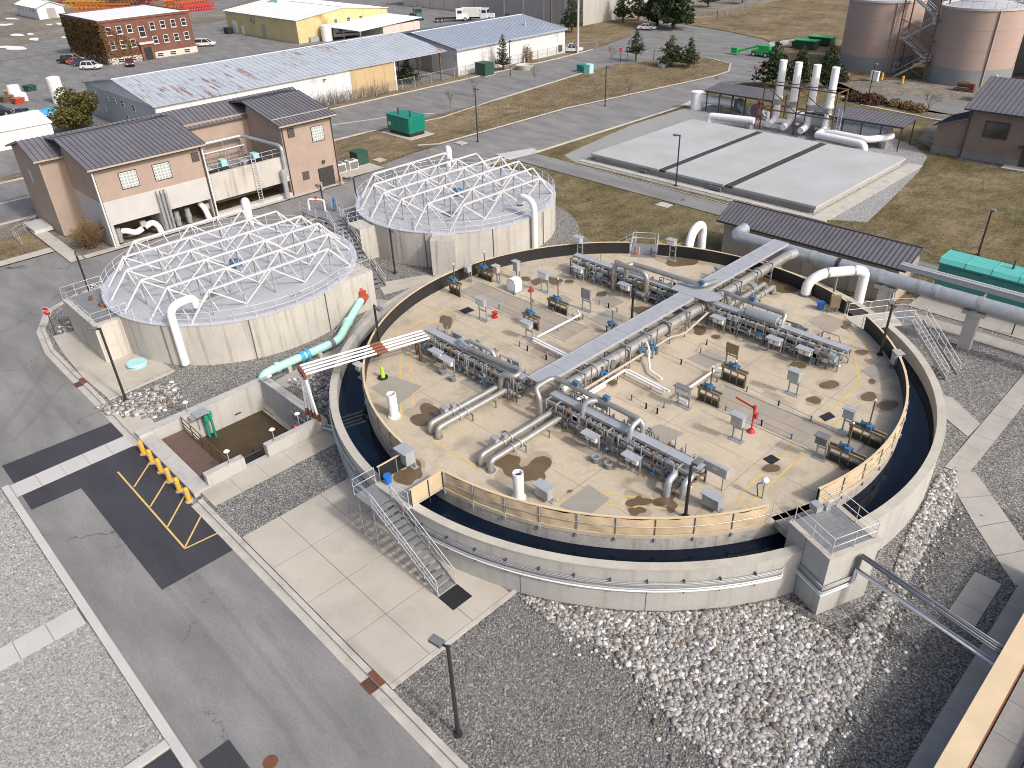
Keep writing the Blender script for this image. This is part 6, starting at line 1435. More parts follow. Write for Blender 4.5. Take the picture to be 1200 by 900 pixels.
for k, x in enumerate((-28.5,-26.0,-23.1,-20.3)):
    t = thing('exhaust_stack', ('tall white exhaust stack, first from the left','tall white exhaust stack, second from the left','tall white exhaust stack, third from the left','tall white exhaust stack, nearest the right canopy')[k], 'stack', (x,71.8,0), 'four white exhaust stacks')
    y = 71.6-0.25*k; part('flue', B().cyl((x,y,4.6),(x,y,9.6),0.52,16).cyl((x,y,4.6),(x,y,4.3),0.62,16), 'white_pipe', t); part('damper', B().cyl((x,y,3.5),(x,y,4.3),0.46,16), 'galv_dull', t)
    part('elbow', B().tube(bend([(x,y,3.5),(x,y,1.3),(x,y-1.9,1.0)],1.0,5),0.48,14), 'white_pipe', t); part('band', B().cyl((x,y,6.6),(x,y,6.75),0.56,16), 'grey_dark', t)
t = thing('bracing_tower', 'brown steel frame bracing the four white stacks', 'steel frame', (-24.4,71.4,0))
for x in (-30.0,-24.6,-19.0):
    for y in (70.0,73.0): part('column', B().bar((x,y,0),(x,y,6.6),0.16), 'rust_steel', t)
for z in (3.0,6.5):
    for y in (70.0,73.0): part('beam', B().bar((-30.0,y,z),(-19.0,y,z),0.16), 'rust_steel', t)
    for x in (-30.0,-24.6,-19.0): part('beam', B().bar((x,70.0,z),(x,73.0,z),0.14), 'rust_steel', t)
for x0, x1 in ((-30.0,-24.6),(-24.6,-19.0)): part('brace', B().bar((x0,69.95,6.4),(x1,69.95,3.1),0.1), 'rust_steel', t)
b = B(); [b.bar((-30.6+s,69.6,0.1),(-30.6+s,69.6,4.5),0.06) for s in (0,0.5)]; [b.bar((-30.6,69.6,0.3+k*0.3),(-30.1,69.6,0.3+k*0.3),0.04) for k in range(14)]; part('ladder', b, 'red_valve', t)
b = B(); [b.bar((-18.4+s,70.0,0.1),(-18.4+s,70.0,4.5),0.06) for s in (0,0.5)]; [b.bar((-18.4,70.0,0.3+k*0.3),(-17.9,70.0,0.3+k*0.3),0.04) for k in range(14)]; part('ladder', b, 'alum', t)
def wp(pts, r, label, rad=0.8): t = thing('white_duct', label, 'duct', (pts[0][0],pts[0][1],0)); part('duct', B().tube(bend(pts,rad),r,14), 'white_pipe', t); p = Vector(pts[len(pts)//2]); part('saddle', B().box(p.x-0.25,p.x+0.25,p.y-0.5,p.y+0.5,0,max(0.2,p.z-r)), 'galv_dull', t); return t
wp([(-37.4,67.8,0.2),(-37.4,67.8,1.3),(-31.0,69.0,1.35),(-30.5,69.1,1.3)],0.48,'white duct lying left of the stacks with an elbow into the slab')
wp([(-20.3,68.4,1.1),(-13.4,67.3,1.25),(-12.8,67.1,0.9),(-12.7,66.9,0.1)],0.48,'nearer white duct right of the stacks turning down at the slab corner')
wp([(-20.0,70.2,1.2),(-13.6,69.1,1.35),(-11.8,71.2,1.5),(-11.6,72.4,1.5)],0.46,'farther white duct right of the stacks bending back under the canopy')
t = wp([(-43.9,74.8,1.7),(-40.5,75.6,1.7),(-38.0,76.0,1.6)],0.7,'fat white duct from the upright white drum under the left canopy')
t = thing('white_drum', 'upright white drum at the left end of the pipework', 'drum', (-44.3,74.6,0)); part('shell', B().cyl((-44.3,74.6,0.05),(-44.3,74.6,2.7),0.95,20), 'white_pipe', t); part('lid', B().cyl((-44.3,74.6,2.7),(-44.3,74.6,2.82),1.02,20), 'white_pipe', t)
for x, y, l in ((-37.6,76.2,'grey blower unit under the left canopy, nearer the drum'),(-33.6,75.4,'grey blower unit under the left canopy, nearer the stacks')):
    t = thing('blower', l, 'blower', (x,y,0)); part('casing', B().cyl((x,y-0.6,1.3),(x,y+0.6,1.3),1.0,18), 'grey_dark', t); part('motor', B().cbox(x+1.3,y,0.4,1.2,0.8,0.8), 'grey_box', t); part('skid', B().cbox(x+0.5,y,0.05,3.0,1.6,0.3), 'galv_dull', t); part('discharge', B().bar((x+0.2,y-0.3,1.6),(x+1.6,y-0.5,0.5),0.6), 'grey_box', t)
for x, y, l in ((-26.4,74.6,'white tank behind the stacks, left'),(-22.8,73.8,'white tank behind the stacks, right')):
    t = thing('white_drum', l, 'drum', (x,y,0)); part('shell', B().cyl((x-1.2,y,1.4),(x+1.2,y,1.4),0.8,16), 'white_pipe', t); part('cradle', B().box(x-0.9,x-0.6,y-0.6,y+0.6,0,0.8).box(x+0.6,x+0.9,y-0.6,y+0.6,0,0.8), 'galv_dull', t)
t = thing('blower', 'white panelled blower box under the right canopy', 'blower', (-16,73,0)); part('casing', B().box(-20,-12.4,72.2,74.4,0.1,2.2), 'galv', t); part('panel', B().box(-19.8,-16.3,72.14,72.2,0.3,2.0).box(-16.1,-12.6,72.14,72.2,0.3,2.0), 'white_trim', t)

# ================================================================ SILOS
for cx, cy, Rr, l in ((-37.0,124.6,6.7,'left tan round silo with grey base at the top of the photo'),(-19.4,122.6,6.9,'right tan round silo with grey base at the top of the photo')):
    t = thing('silo', l, 'silo', (cx,cy,0)); part('base_band', B().cyl((cx,cy,-0.2),(cx,cy,2.7),Rr+0.06,72), 'silo_base', t); part('shell', B().cyl((cx,cy,2.7),(cx,cy,11.9),Rr,72), 'silo_stucco', t)
    part('coping', B().ring(cx,cy,Rr-0.5,Rr+0.14,11.9,12.25,n=72), 'concrete_white', t); part('roof', B().cyl((cx,cy,12.0),(cx,cy,13.2),Rr-0.4,48,1.0), 'alum_cover', t)
    b = B(); b.tube([(cx+(Rr-0.2)*math.cos(2*math.pi*i/48),cy+(Rr-0.2)*math.sin(2*math.pi*i/48),13.3) for i in range(49)],0.04,6)
    for i in range(24): a = 2*math.pi*i/24; b.bar((cx+(Rr-0.2)*math.cos(a),cy+(Rr-0.2)*math.sin(a),12.2),(cx+(Rr-0.2)*math.cos(a),cy+(Rr-0.2)*math.sin(a),13.3),0.05)
    part('handrail', b, 'galv', t)
    a = R(-52); part('downpipe', B().cyl((cx+(Rr+0.15)*math.cos(a),cy+(Rr+0.15)*math.sin(a),0.2),(cx+(Rr+0.15)*math.cos(a),cy+(Rr+0.15)*math.sin(a),12.0),0.12,8), 'trim_tan', t)
    a = R(-40); part('vent_hook', B().tube(bend([(cx+(Rr+0.5)*math.cos(a),cy+(Rr+0.5)*math.sin(a),0),(cx+(Rr+0.5)*math.cos(a),cy+(Rr+0.5)*math.sin(a),2.0),(cx+(Rr+0.9)*math.cos(a+0.06),cy+(Rr+0.9)*math.sin(a+0.06),2.0),(cx+(Rr+0.9)*math.cos(a+0.06),cy+(Rr+0.9)*math.sin(a+0.06),1.4)],0.3),0.09,8), 'alum', t)
    part('groove', B().ring(cx,cy,Rr,Rr+0.012,5.7,5.76,n=72).ring(cx,cy,Rr,Rr+0.012,8.8,8.86,n=72), 'silo_base', t)
t = thing('stair_tower', 'zigzag steel stair tower between the two silos', 'stair tower', (-27.5,117.5,0))
OX, OY = 4.2, 5.6
for k in range(4):
    z0 = 0.1+k*3.2; s = 1 if k % 2 == 0 else -1; x0, x1 = OX-31.8-s*2.4, OX-31.8+s*2.4; y = OY+111.6+0.75*k
    part('flight', B().bar((x0,y-0.5,z0),(x1,y-0.5,z0+3.2),0.12,0.3).bar((x0,y+0.5,z0),(x1,y+0.5,z0+3.2),0.12,0.3), 'galv', t)
    for j in range(12): p = Vector((x0,y,z0)).lerp(Vector((x1,y,z0+3.2)),(j+0.5)/12); part('tread', B().cbox(p.x,p.y,p.z,0.34,0.95,0.05), 'galv_dull', t)
    part('handrail', B().tube([(x0,y-0.55,z0+1.05),(x1,y-0.55,z0+4.25)],0.05,6).tube([(x0,y+0.55,z0+1.05),(x1,y+0.55,z0+4.25)],0.05,6), 'galv', t)
    part('landing', B().box(x1-0.8,x1+0.8,y-0.6,y+1.4,z0+3.15,z0+3.25), 'galv', t); part('handrail', rail_run(B(), [(x1-s*0.8,y-0.6,z0+3.25),(x1+s*0.8,y-0.6,z0+3.25),(x1+s*0.8,y+1.3,z0+3.25)],1.05,0.04), 'galv', t)
for x in (OX-34.8,OX-28.8):
    for y in (OY+111.0,OY+115.0): part('column', B().bar((x,y,0),(x,y,13.4),0.2), 'rust_steel', t)
for z in (3,6.4,9.8): part('brace', B().bar((OX-34.8,OY+111.0,z),(OX-28.8,OY+111.0,z-2.4),0.12).bar((OX-28.8,OY+111.0,z),(OX-28.8,OY+115.0,z),0.12), 'rust_steel', t)
for px, l in (((993,95),'yellow bollard left of the silo stair'),((1057,98),'yellow bollard at the foot of the silo stair'),((1033,94),'yellow bollard between the silos')):
    c = P(*px); q = thing('bollard', l, 'bollard', c); part('post', B().cyl(c,c+Vector((0,0,1.2)),0.22,12), 'yellow_gloss', q); part('cap', B().ball(c+Vector((0,0,1.2)),0.22,0.5), 'yellow_gloss', q)
t = thing('electric_cabinet', 'white cabinet at the foot of the left silo', 'cabinet', P(1024,95)); c = P(1024,95); part('body', B().cbox(c.x,c.y,0,1.4,0.7,1.7), 'white_trim', t); part('door', B().box(c.x-0.6,c.x+0.6,c.y-0.37,c.y-0.352,0.15,1.55), 'white_pipe', t)
t = thing('pump_skid', 'rusty pump skid at the foot of the right silo', 'pump', P(1130,106)); c = P(1130,106); part('skid', B().cbox(c.x,c.y,0,3.2,1.4,0.3), 'rust_steel', t); part('pump', B().cyl((c.x-1.2,c.y,1.0),(c.x+0.6,c.y,1.0),0.5,12), 'rust_steel', t); part('motor', B().cbox(c.x+1.1,c.y,0.4,0.8,0.8,0.8), 'rust_grate', t)
# building behind the silos, right top
t = thing('process_building', 'brown building with dark roof behind the right silo', 'building', (0,135,0)); part('wall', B().box(-8,34,128,150,0,10), 'block_brown', t); ribbed(t, 'roof_slope', ((-9,127,10.0),(35,127,10.0),(35,138,13),(-9,138,13)), 40)
part('canopy_band', B().box(-8.2,24,126.4,128,6.2,6.8), 'white_trim', t); part('tank', B().cyl((-2,126.5,1),(-2,126.5,4.5),1.3,16), 'alum', t); part('door', B().box(2,5.5,127.9,127.97,0,3.2), 'white_trim', t)
t = thing('stack_block', 'grey block structure behind the silos', 'building', (-30,132,0)); part('wall', B().box(-44,-12,133,143,0,12.5), 'block_base', t); part('parapet', B().box(-44.2,-11.8,132.8,133.1,12.5,13.1), 'galv_dull', t); part('window', B().box(-31,-26,132.92,132.98,7,9), 'white_trim', t)
t = thing('white_cabinet', 'white louvred cabinet right of the silos', 'cabinet', (-9.5,107,0)); part('body', B().box(-11.6,-8.6,106,109,0,2.6), 'white_trim', t); b = B(); [b.box(-8.6,-8.55,106.2+k*0.35,106.4+k*0.35,0.4,2.3) for k in range(8)]; part('louvre', b, 'grey_box', t, kind='stuff')
# ================================================================ BROWN BLOCK BUILDING, RIGHT EDGE
t = thing('block_building', 'brown block building with dark ribbed roof at the right edge', 'building', (3,80,0))
part('wall', B().box(-3,16,73.3,86.5,0.9,6.3), 'block_brown', t); part('plinth', B().box(-3.06,16.06,73.24,86.56,0,0.9), 'block_base', t)
part('gable_wall', B().quad((-3,73.3,6.3),(-3,86.5,6.3),(-3,80,8.7)), 'block_brown', t)
ribbed(t, 'roof_slope', ((-3.6,72.7,6.2),(16.5,72.7,6.2),(16.5,80,8.9),(-3.6,80,8.9)), 34); ribbed(t, 'roof_slope', ((16.5,87.3,6.2),(-3.6,87.3,6.2),(-3.6,80.02,8.9),(16.5,80.02,8.9)), 34)
part('lean_to_wall', B().quad((-6.5,73.4,0.9),(-3,73.4,0.9),(-3,73.4,4.9),(-6.5,73.4,3.6)).quad((-6.5,80,0.9),(-6.5,73.4,0.9),(-6.5,73.4,3.6),(-6.5,80,3.6)), 'block_brown', t); part('plinth', B().box(-6.56,-3.06,73.34,80,0,0.9), 'block_base', t)
ribbed(t, 'lean_to_roof', ((-7.0,80,3.5),(-7.0,73.0,3.5),(-3.0,73.0,5.0),(-3.0,80,5.0)), 12)
part('gutter', B().box(-3.6,16.5,72.6,72.72,6.02,6.2), 'trim_dark', t); part('downpipe', B().cyl((-2.8,73.2,0.1),(-2.8,73.2,6.1),0.07,8), 'trim_dark', t)
f = part('window', B().box(-0.9,1.9,73.22,73.3,3.0,5.0), 'trim_dark', t); part('pane', B().box(-0.75,1.75,73.2,73.22,3.15,4.85), 'glass', f)
f = part('window', B().box(5.2,7.4,73.22,73.3,2.6,4.4), 'white_trim', t); part('pane', B().box(5.35,7.25,73.2,73.22,2.75,4.25), 'glass_block', f)
d = part('door', B().box(4.0,5.0,73.2,73.3,0.1,2.3), 'trim_dark', t); part('handle', B().box(4.85,4.92,73.14,73.2,1.1,1.25), 'galv', d); part('door_hood', B().box(3.6,5.4,72.5,73.3,2.5,2.65), 'trim_dark', t); part('step', B().box(2.6,6.4,71.6,73.2,0,0.15), 'concrete_kerb', t)

# ================================================================ SMALL YARD THINGS
def box_thing(name, label, cat, x, y, dx, dy, h, m, z=0.0, door=True):
    t = thing(name, label, cat, (x,y,z)); part('body', B().cbox(x,y,z+0.08,dx,dy,h-0.16), m, t); part('lid', B().cbox(x,y,z+h-0.08,dx+0.1,dy+0.1,0.1), m, t); part('plinth', B().cbox(x,y,z,dx+0.3,dy+0.3,0.08), 'concrete_kerb', t)
    if door: part('door', B().box(x-dx*0.4,x+dx*0.4,y-dy/2-0.02,y-dy/2,z+0.25,z+h-0.2), m, t)
    return t
t = thing('generator', 'green generator with two exhaust pipes beside the far road', 'generator', (-70.3,34.8,0.1))
part('pad', B().box(-74.0,-66.6,32.4,37.2,0.0,0.16), 'concrete_pad', t); part('skid', B().box(-72.8,-67.7,33.4,36.2,0.16,0.7), 'black', t)
part('body', B().box(-73.0,-67.6,33.2,36.4,0.7,2.9), 'green_gen', t); b = B(); [b.box(-67.6,-67.5,33.3,36.3,0.9+k*0.28,1.05+k*0.28) for k in range(7)]; part('louvre', b, 'green_gen', t)
part('roof', B().prism([(-73.1,33.1),(-67.5,33.1),(-67.5,36.5),(-73.1,36.5)],2.9,3.0), 'green_gen', t)
for x in (-71.2,-68.3): part('exhaust', B().cyl((x,34.2,3.0),(x,34.2,3.9),0.13,10), 'trim_dark', t)
for x in (-71.6,-69.8): part('door', B().box(x-0.7,x+0.7,33.16,33.2,0.9,2.7), 'green_gen', t)
part('control_panel', B().box(-72.6,-72.1,33.12,33.18,1.4,1.9), 'white_trim', t)
box_thing('transformer', 'dark green transformer box on the grass left of the upper covered tank', 'transformer', -62.6,20.6,1.8,1.8,1.8,'green_box',0.06)
box_thing('transformer', 'dark green transformer by the fence of the blue-roofed warehouse', 'transformer', *P2(568,88),3.0,2.4,2.4,'green_box',0.05)
box_thing('utility_box', 'small teal utility box on the dry grass island', 'utility box', *P2(681,84),1.4,1.2,1.3,'green_gen',0.05); box_thing('utility_box', 'small white utility box on the dry grass island', 'utility box', *P2(690,86),1.4,1.2,1.7,'cap_aqua',0.05); box_thing('utility_box', 'white cabinet beside the pines on the grass island', 'utility box', *P2(776,78),1.3,1.1,2.0,'white_trim',0.05)
for px, l in (((540,168),'pale concrete lid in the grass beside the road near the green generator'),((445,188),'pale concrete lid in the grass beside the dark green transformer'),((778,241),'pale concrete lid in the lawn below the far path'),((1194,195),'pale concrete step slab in the grass at the right edge')):
    c = P(*px); solo('vault_lid', B().cbox(c.x,c.y,0.02,1.6,1.3,0.1), 'concrete_kerb', l, 'vault lid')
t = thing('planter', 'round pale concrete planter beside the far road', 'planter', P(615,81)); c = P(615,81); part('bowl', lathe(B(), [(0.0,0.0),(1.6,0.0),(1.9,0.9),(1.7,0.9),(1.5,0.5),(0,0.5)],20,c.x,c.y), 'concrete_kerb', t); part('stem', B().cyl((c.x,c.y,0.5),(c.x,c.y,2.2),0.08,8), 'white_trim', t)
for px, l in (((677,62),'tall pale utility pole beside the white pickup'),((646,34),'dark utility pole in front of the grey warehouse corner')):
    c = P(*px); t = thing('utility_pole', l, 'pole', c); part('pole', B().cyl(c,c+Vector((0,0,13)),0.3,10,0.22), 'concrete_white' if px[0] == 677 else 'rust_steel', t); part('crossarm', B().bar(c+Vector((-1.2,0,12.2)),c+Vector((1.2,0,12.2)),0.14), 'rust_steel', t)
# boom lift and dumpsters on the slope
c = P(893,66); t = thing('boom_lift', 'green articulated boom lift parked on the dry slope', 'boom lift', c); x, y = c.x, c.y
part('chassis', B().cbox(x,y,0.5,4.2,2.2,0.7), 'green_lift', t); part('turret', B().cbox(x+0.6,y,1.2,2.6,1.8,1.0), 'green_lift', t)
for i in (-1,1):
    for j in (-1,1): w_ = part('wheel', B().cyl((x+i*1.4,y+j*0.9,0.5),(x+i*1.4,y+j*1.25,0.5),0.5,14), 'black', t); part('rim', B().cyl((x+i*1.4,y+j*1.26,0.5),(x+i*1.4,y+j*1.28,0.5),0.26,10), 'white_trim', w_)
part('boom', B().bar((x+1.5,y,2.3),(x+4.8,y+1.5,2.9),0.5).bar((x+1.0,y+0.5,2.6),(x+5.6,y+2.2,3.4),0.3), 'white_trim', t); part('jib', B().bar((x-1,y,2.0),(x-5.2,y-1.0,0.7),0.4), 'green_lift', t); part('basket', B().cbox(x-5.9,y-1.2,0.3,1.4,1.0,1.1), 'green_lift', t)
for px, l in (((943,57),'dark green skip container on the slope, nearer one'),((962,53),'dark green skip container on the slope, farther one')):
    c = P(*px); x, y = c.x, c.y; t = thing('skip_container', l, 'container', c); part('body', B().cbox(x,y,0.2,5.2,2.4,1.5), 'green_box', t); part('rim', B().cbox(x,y,1.7,5.4,2.6,0.16), 'green_lift', t); b = B(); [b.cbox(x-2.3+k*0.77,y-1.24,0.2,0.12,0.1,1.5) for k in range(7)]; part('ribs', b, 'green_box', t)
# chain-link fences
def chainlink(pts, label, h=2.0):
    t = thing('chain_fence', label, 'fence', pts[0]); pts = [Vector(p) for p in pts]; b = B(); wv = B()
    for i in range(len(pts)-1):
        L = (pts[i+1]-pts[i]).length; n = max(1,int(L/3))
        for k in range(n+1): p = pts[i].lerp(pts[i+1],k/n); part('post', B().bar(p,p+Vector((0,0,h)),0.09), 'galv_dull', t)
        b.bar(pts[i]+Vector((0,0,h)),pts[i+1]+Vector((0,0,h)),0.06)
        m = int(L/0.35)
        for k in range(m): p = pts[i].lerp(pts[i+1],k/m); q = pts[i].lerp(pts[i+1],min(1,(k+4)/m)); wv.bar(p,q+Vector((0,0,h)),0.012); wv.bar(p+Vector((0,0,h)),q,0.012)
    part('top_rail', b, 'galv_dull', t); part('wire_mesh', wv, 'galv_dull', t, kind='stuff')
chainlink([(-96.3,58,0),(-96.3,103,0),(-93,107,0)],'chain-link fence in front of the blue-roofed warehouse'); chainlink([(-96.3,8,0),(-96.3,57,0)],'chain-link fence in front of the long warehouse')
chainlink([(*P2(735,72),0),(*P2(766,70),0),(*P2(800,74),0)],'chain-link fence at the tip of the grass island'); chainlink([(*P2(798,22),0),(*P2(840,22),0),(*P2(880,10),0)],'chain-link fence at the top by the big pines')
# ================================================================ BUILDINGS OF THE TOWN EDGE
mat('roof_blue', (0.36,0.41,0.48), 0.08, 0.3, 0.5, 0.2, fine=0.05, fsc=3, stain=(0.42,0.47,0.53), stain_sc=0.1)
m, tt, bs = _nodes('roof_rusty'); pos = _pos(tt)
ca = _ramp(tt, _noise(tt, pos, 0.4, 5, 0.6), [(0.3,(0.36,0.40,0.45)),(0.7,(0.44,0.48,0.53))])
f1 = _ramp(tt, _noise(tt, _map(tt, pos, (0.22,1.5,0.22)), 1.0, 4, 0.7), [(0.54,(0,0,0)),(0.58,(1,1,1))]); f2 = _ramp(tt, _noise(tt, pos, 0.07, 3, 0.5), [(0.46,(0,0,0)),(0.56,(1,1,1))])
tt.links.new(_mixf(tt, _mul(tt, f1, f2), ca, (0.25,0.15,0.115)), bs.inputs['Base Color']); bs.inputs['Roughness'].default_value = 0.55
mat('metal_white', (0.62,0.64,0.65), 0.06, 0.4, 0.6, streak=0.12, stain=(0.42,0.40,0.36), stain_sc=0.35, stain_lo=0.58, stain_hi=0.72)
mat('metal_grey', (0.38,0.41,0.44), 0.06, 0.4, 0.6, streak=0.10)
mat('metal_tan', (0.48,0.36,0.20), 0.06, 0.4, 0.6, streak=0.15)
mat('yellow_wall', (0.55,0.47,0.24), 0.06, 0.4, 0.75, streak=0.15, stain=(0.40,0.26,0.11), stain_sc=0.12, stain_lo=0.60, stain_hi=0.70)
mat('white_roof', (0.74,0.75,0.76), 0.05, 0.3, 0.6)
mat('cream_wall', (0.56,0.51,0.45), 0.06, 0.4, 0.75, streak=0.12)
mat('block_grey', (0.33,0.325,0.31), 0.06, 0.3, 0.85, streak=0.12)
mat('block_pale', (0.44,0.42,0.38), 0.06, 0.3, 0.85, streak=0.12)
m, tt, bs = _nodes('brick'); pos = _pos(tt)
bt = _new(tt, 'ShaderNodeTexBrick'); bt.inputs['Scale'].default_value = 1.0; bt.inputs['Brick Width'].default_value = 0.5; bt.inputs['Row Height'].default_value = 0.16; bt.inputs['Mortar Size'].default_value = 0.015
bt.inputs['Color1'].default_value = (0.165,0.062,0.042,1); bt.inputs['Color2'].default_value = (0.14,0.05,0.034,1); bt.inputs['Mortar'].default_value = (0.22,0.14,0.11,1)
sx = _new(tt,'ShaderNodeSeparateXYZ'); tt.links.new(pos, sx.inputs[0]); ad = _new(tt,'ShaderNodeMath',operation='ADD'); tt.links.new(sx.outputs[0],ad.inputs[0]); tt.links.new(sx.outputs[1],ad.inputs[1])
cb = _new(tt,'ShaderNodeCombineXYZ'); tt.links.new(ad.outputs[0],cb.inputs[0]); tt.links.new(sx.outputs[2],cb.inputs[1]); tt.links.new(cb.outputs[0],bt.inputs['Vector'])
tt.links.new(_mul(tt, bt.outputs['Color'], _ramp(tt,_noise(tt,pos,0.3,5,0.6),[(0.3,(0.75,)*3),(0.7,(1.2,)*3)])), bs.inputs['Base Color']); bs.inputs['Roughness'].default_value = 0.9

def shed(name, label, x0, x1, y0, y1, ze, zr, wall, roof, axis='y', n=30, cat='building', over=0.4, ry1=None, trim='white_trim'):
    t = thing(name, label, cat, ((x0+x1)/2,(y0+y1)/2,0))
    gable(t, x0, x1, y0, y1, 0, ze, zr, wall, axis)
    o = over; yb = y1+o if ry1 is None else ry1
    if axis == 'y':
        xm = (x0+x1)/2; s = (zr-ze)/(x1-xm)*o
        ribbed(t,'roof_slope',((x1+o,y0-o,ze-s+0.16),(x1+o,yb,ze-s+0.16),(xm,yb,zr+0.16),(xm,y0-o,zr+0.16)),n,roof,0.12,roof,0.06,0.08)
        ribbed(t,'roof_slope',((x0-o,yb,ze-s+0.16),(x0-o,y0-o,ze-s+0.16),(xm,y0-o,zr+0.16),(xm,yb,zr+0.16)),n,roof,0.12,roof,0.06,0.08)
        part('ridge_cap', B().box(xm-0.25,xm+0.25,y0-o,yb,zr+0.17,zr+0.24), trim, t)
    else:
        ym = (y0+y1)/2; s = (zr-ze)/(y1-ym)*o
        ribbed(t,'roof_slope',((x0-o,y0-o,ze-s+0.16),(x1+o,y0-o,ze-s+0.16),(x1+o,ym,zr+0.16),(x0-o,ym,zr+0.16)),n,roof,0.12,roof,0.06,0.08)
        ribbed(t,'roof_slope',((x1+o,y1+o,ze-s+0.16),(x0-o,y1+o,ze-s+0.16),(x0-o,ym,zr+0.16),(x1+o,ym,zr+0.16)),n,roof,0.12,roof,0.06,0.08)
        part('ridge_cap', B().box(x0-o,x1+o,ym-0.25,ym+0.25,zr+0.17,zr+0.24), trim, t)
    return t
def win(t, face, u, v, w, h, at, m='glass', fm='white_trim', sill=True):
    """window on a wall: face 'x' means the wall looks towards +X, 'y' towards -Y"""
    def q(a0,a1,z0,z1,d0,d1): return B().box(at+d0,at+d1,a0,a1,z0,z1) if face == 'x' else B().box(a0,a1,at-d1,at-d0,z0,z1)
    f = part('window', q(u-w/2,u+w/2,v,v+h,0.0,0.07), fm, t); part('pane', q(u-w/2+0.09,u+w/2-0.09,v+0.09,v+h-0.09,0.07,0.085), m, f)
    part('mullion', q(u-w/2+0.06,u+w/2-0.06,v+h*0.5-0.04,v+h*0.5+0.04,0.085,0.1), fm, f)
    if sill: part('sill', q(u-w/2-0.12,u+w/2+0.12,v-0.14,v,0.0,0.16), 'concrete_white', f)
# long warehouse with rusty blue roof
t = shed('warehouse', 'long warehouse with pale blue rust-streaked roof left of the road', -127,-97.3,7.7,53.2,5.2,7.4,'metal_white','roof_rusty','y',56,ry1=66.0)
part('end_cladding', B().box(-97.3,-97.22,43.4,53.25,0,5.1), 'metal_tan', t, 'tan cladding at the right end of the front'); part('corner_trim', B().box(-97.34,-97.1,53.1,53.4,0,5.3), 'white_trim', t)
part('end_cladding', B().box(-126.9,-97.4,7.6,7.68,0,5.1), 'metal_grey', t, 'grey left end wall')
for x, z in ((-123,3.6),(-117.5,3.5),(-114,3.5),(-110.5,3.5),(-106,3.4),(-124,1.4),(-120,1.3),(-110,1.2),(-107,1.2)): win(t,'y',x,z,0.9,1.0,7.6,sill=False)
for x in (-126,-112,-98): part('post', B().bar((x,65.0,0),(x,65.0,5.2 if x != -112 else 7.3),0.25), 'rust_steel', t)
# white warehouse with blue roof
t = shed('warehouse', 'white metal warehouse with pale blue roof beyond the road', -125.5,-97.8,69.3,101.4,5.0,6.9,'metal_white','roof_blue','y',40)
part('roller_door', B().box(-109.4,-105.8,69.2,69.28,0,4.1), 'block_grey', t); part('door', B().box(-111.2,-110.2,69.22,69.28,0,2.2), 'trim_tan', t)
part('roof_vent', B().cyl((-104,95,6.0),(-104,95,7.2),0.25,10), 'galv', t); part('meter_box', B().box(-97.78,-97.5,99.2,100.2,0.6,1.9), 'trim_dark', t); part('fascia', B().box(-97.42,-97.34,68.9,101.8,4.75,5.05), 'roof_blue', t)
# brick building
t = thing('brick_building', 'three-storey red brick building with white flat roof and vines', 'building', (-188,39,0))
part('wall', B().box(-201,-175.6,28.6,50.2,1.4,9.0), 'brick', t); part('basement_wall', B().box(-201.1,-175.5,28.5,50.3,0,1.4), 'cream_wall', t)
part('parapet', B().box(-201.2,-175.4,28.4,28.8,9.0,9.5).box(-201.2,-175.4,50.0,50.4,9.0,9.5).box(-175.8,-175.4,28.8,50.0,9.0,9.5).box(-201.2,-200.8,28.8,50.0,9.0,9.5), 'brick', t); part('roof', B().box(-200.8,-175.8,28.8,50.0,9.0,9.25), 'white_roof', t); part('roof_rim', B().box(-201.2,-175.4,28.4,28.62,9.5,9.6).box(-175.62,-175.38,28.4,50.4,9.5,9.6), 'white_roof', t)
for y in (30.4,32.8,35.2,40.6,43.2,45.8,48.4): win(t,'x',y,6.3,1.2,1.7,-175.6)
for y in (30.4,32.8,35.2,40.6,43.2,45.8,48.4): win(t,'x',y,3.2,1.2,1.7,-175.6)
for y in (31.4,34.2,40.8,44.0,47.6): win(t,'x',y,0.25,1.6,0.9,-175.5,sill=False)
win(t,'x',37.9,5.0,1.5,2.4,-175.6)
part('door_surround', B().box(-175.5,-174.9,36.4,39.4,0,3.9), 'brick', t); part('door', B().box(-174.9,-174.8,37.0,38.8,0.1,2.8), 'black', t); part('door_lintel', B().box(-175.0,-174.6,36.2,39.6,3.5,4.0), 'cream_wall', t)
def leaves(b, n, fn, s0, s1):
    """small leaf faces; fn gives a point and an outward direction"""
    for _ in range(n):
        p, d = fn(); p = Vector(p); u = Vector((random.gauss(0,1),random.gauss(0,1),random.gauss(0,1))).normalized(); w_ = u.cross(Vector(d)+Vector((random.gauss(0,.4),random.gauss(0,.4),random.gauss(0,.4)))).normalized(); s = random.uniform(s0,s1)
        b.quad(p-u*s, p+w_*s*0.6, p+u*s, p-w_*s*0.6)
    return b
def leafmat(name, cols):
    m, t, bs = _nodes(name); oi = _new(t,'ShaderNodeNewGeometry'); n = len(cols)
    col = _ramp(t, oi.outputs['Random Per Island'], [(i/(n-1),c) for i,c in enumerate(cols)]); t.links.new(col, bs.inputs['Base Color']); bs.inputs['Roughness'].default_value = 0.85; bs.inputs['Specular IOR Level'].default_value = 0.2
leafmat('needle', [(0.012,0.022,0.010),(0.030,0.048,0.020),(0.055,0.080,0.032),(0.10,0.115,0.050)])
leafmat('needle_gold', [(0.03,0.04,0.012),(0.07,0.075,0.02),(0.12,0.10,0.03),(0.17,0.12,0.035)])
leafmat('vine', [(0.06,0.035,0.02),(0.12,0.07,0.03),(0.17,0.105,0.05),(0.09,0.075,0.03)])
leafmat('shrub_brown', [(0.10,0.065,0.035),(0.17,0.11,0.055),(0.23,0.155,0.075),(0.30,0.21,0.11)])
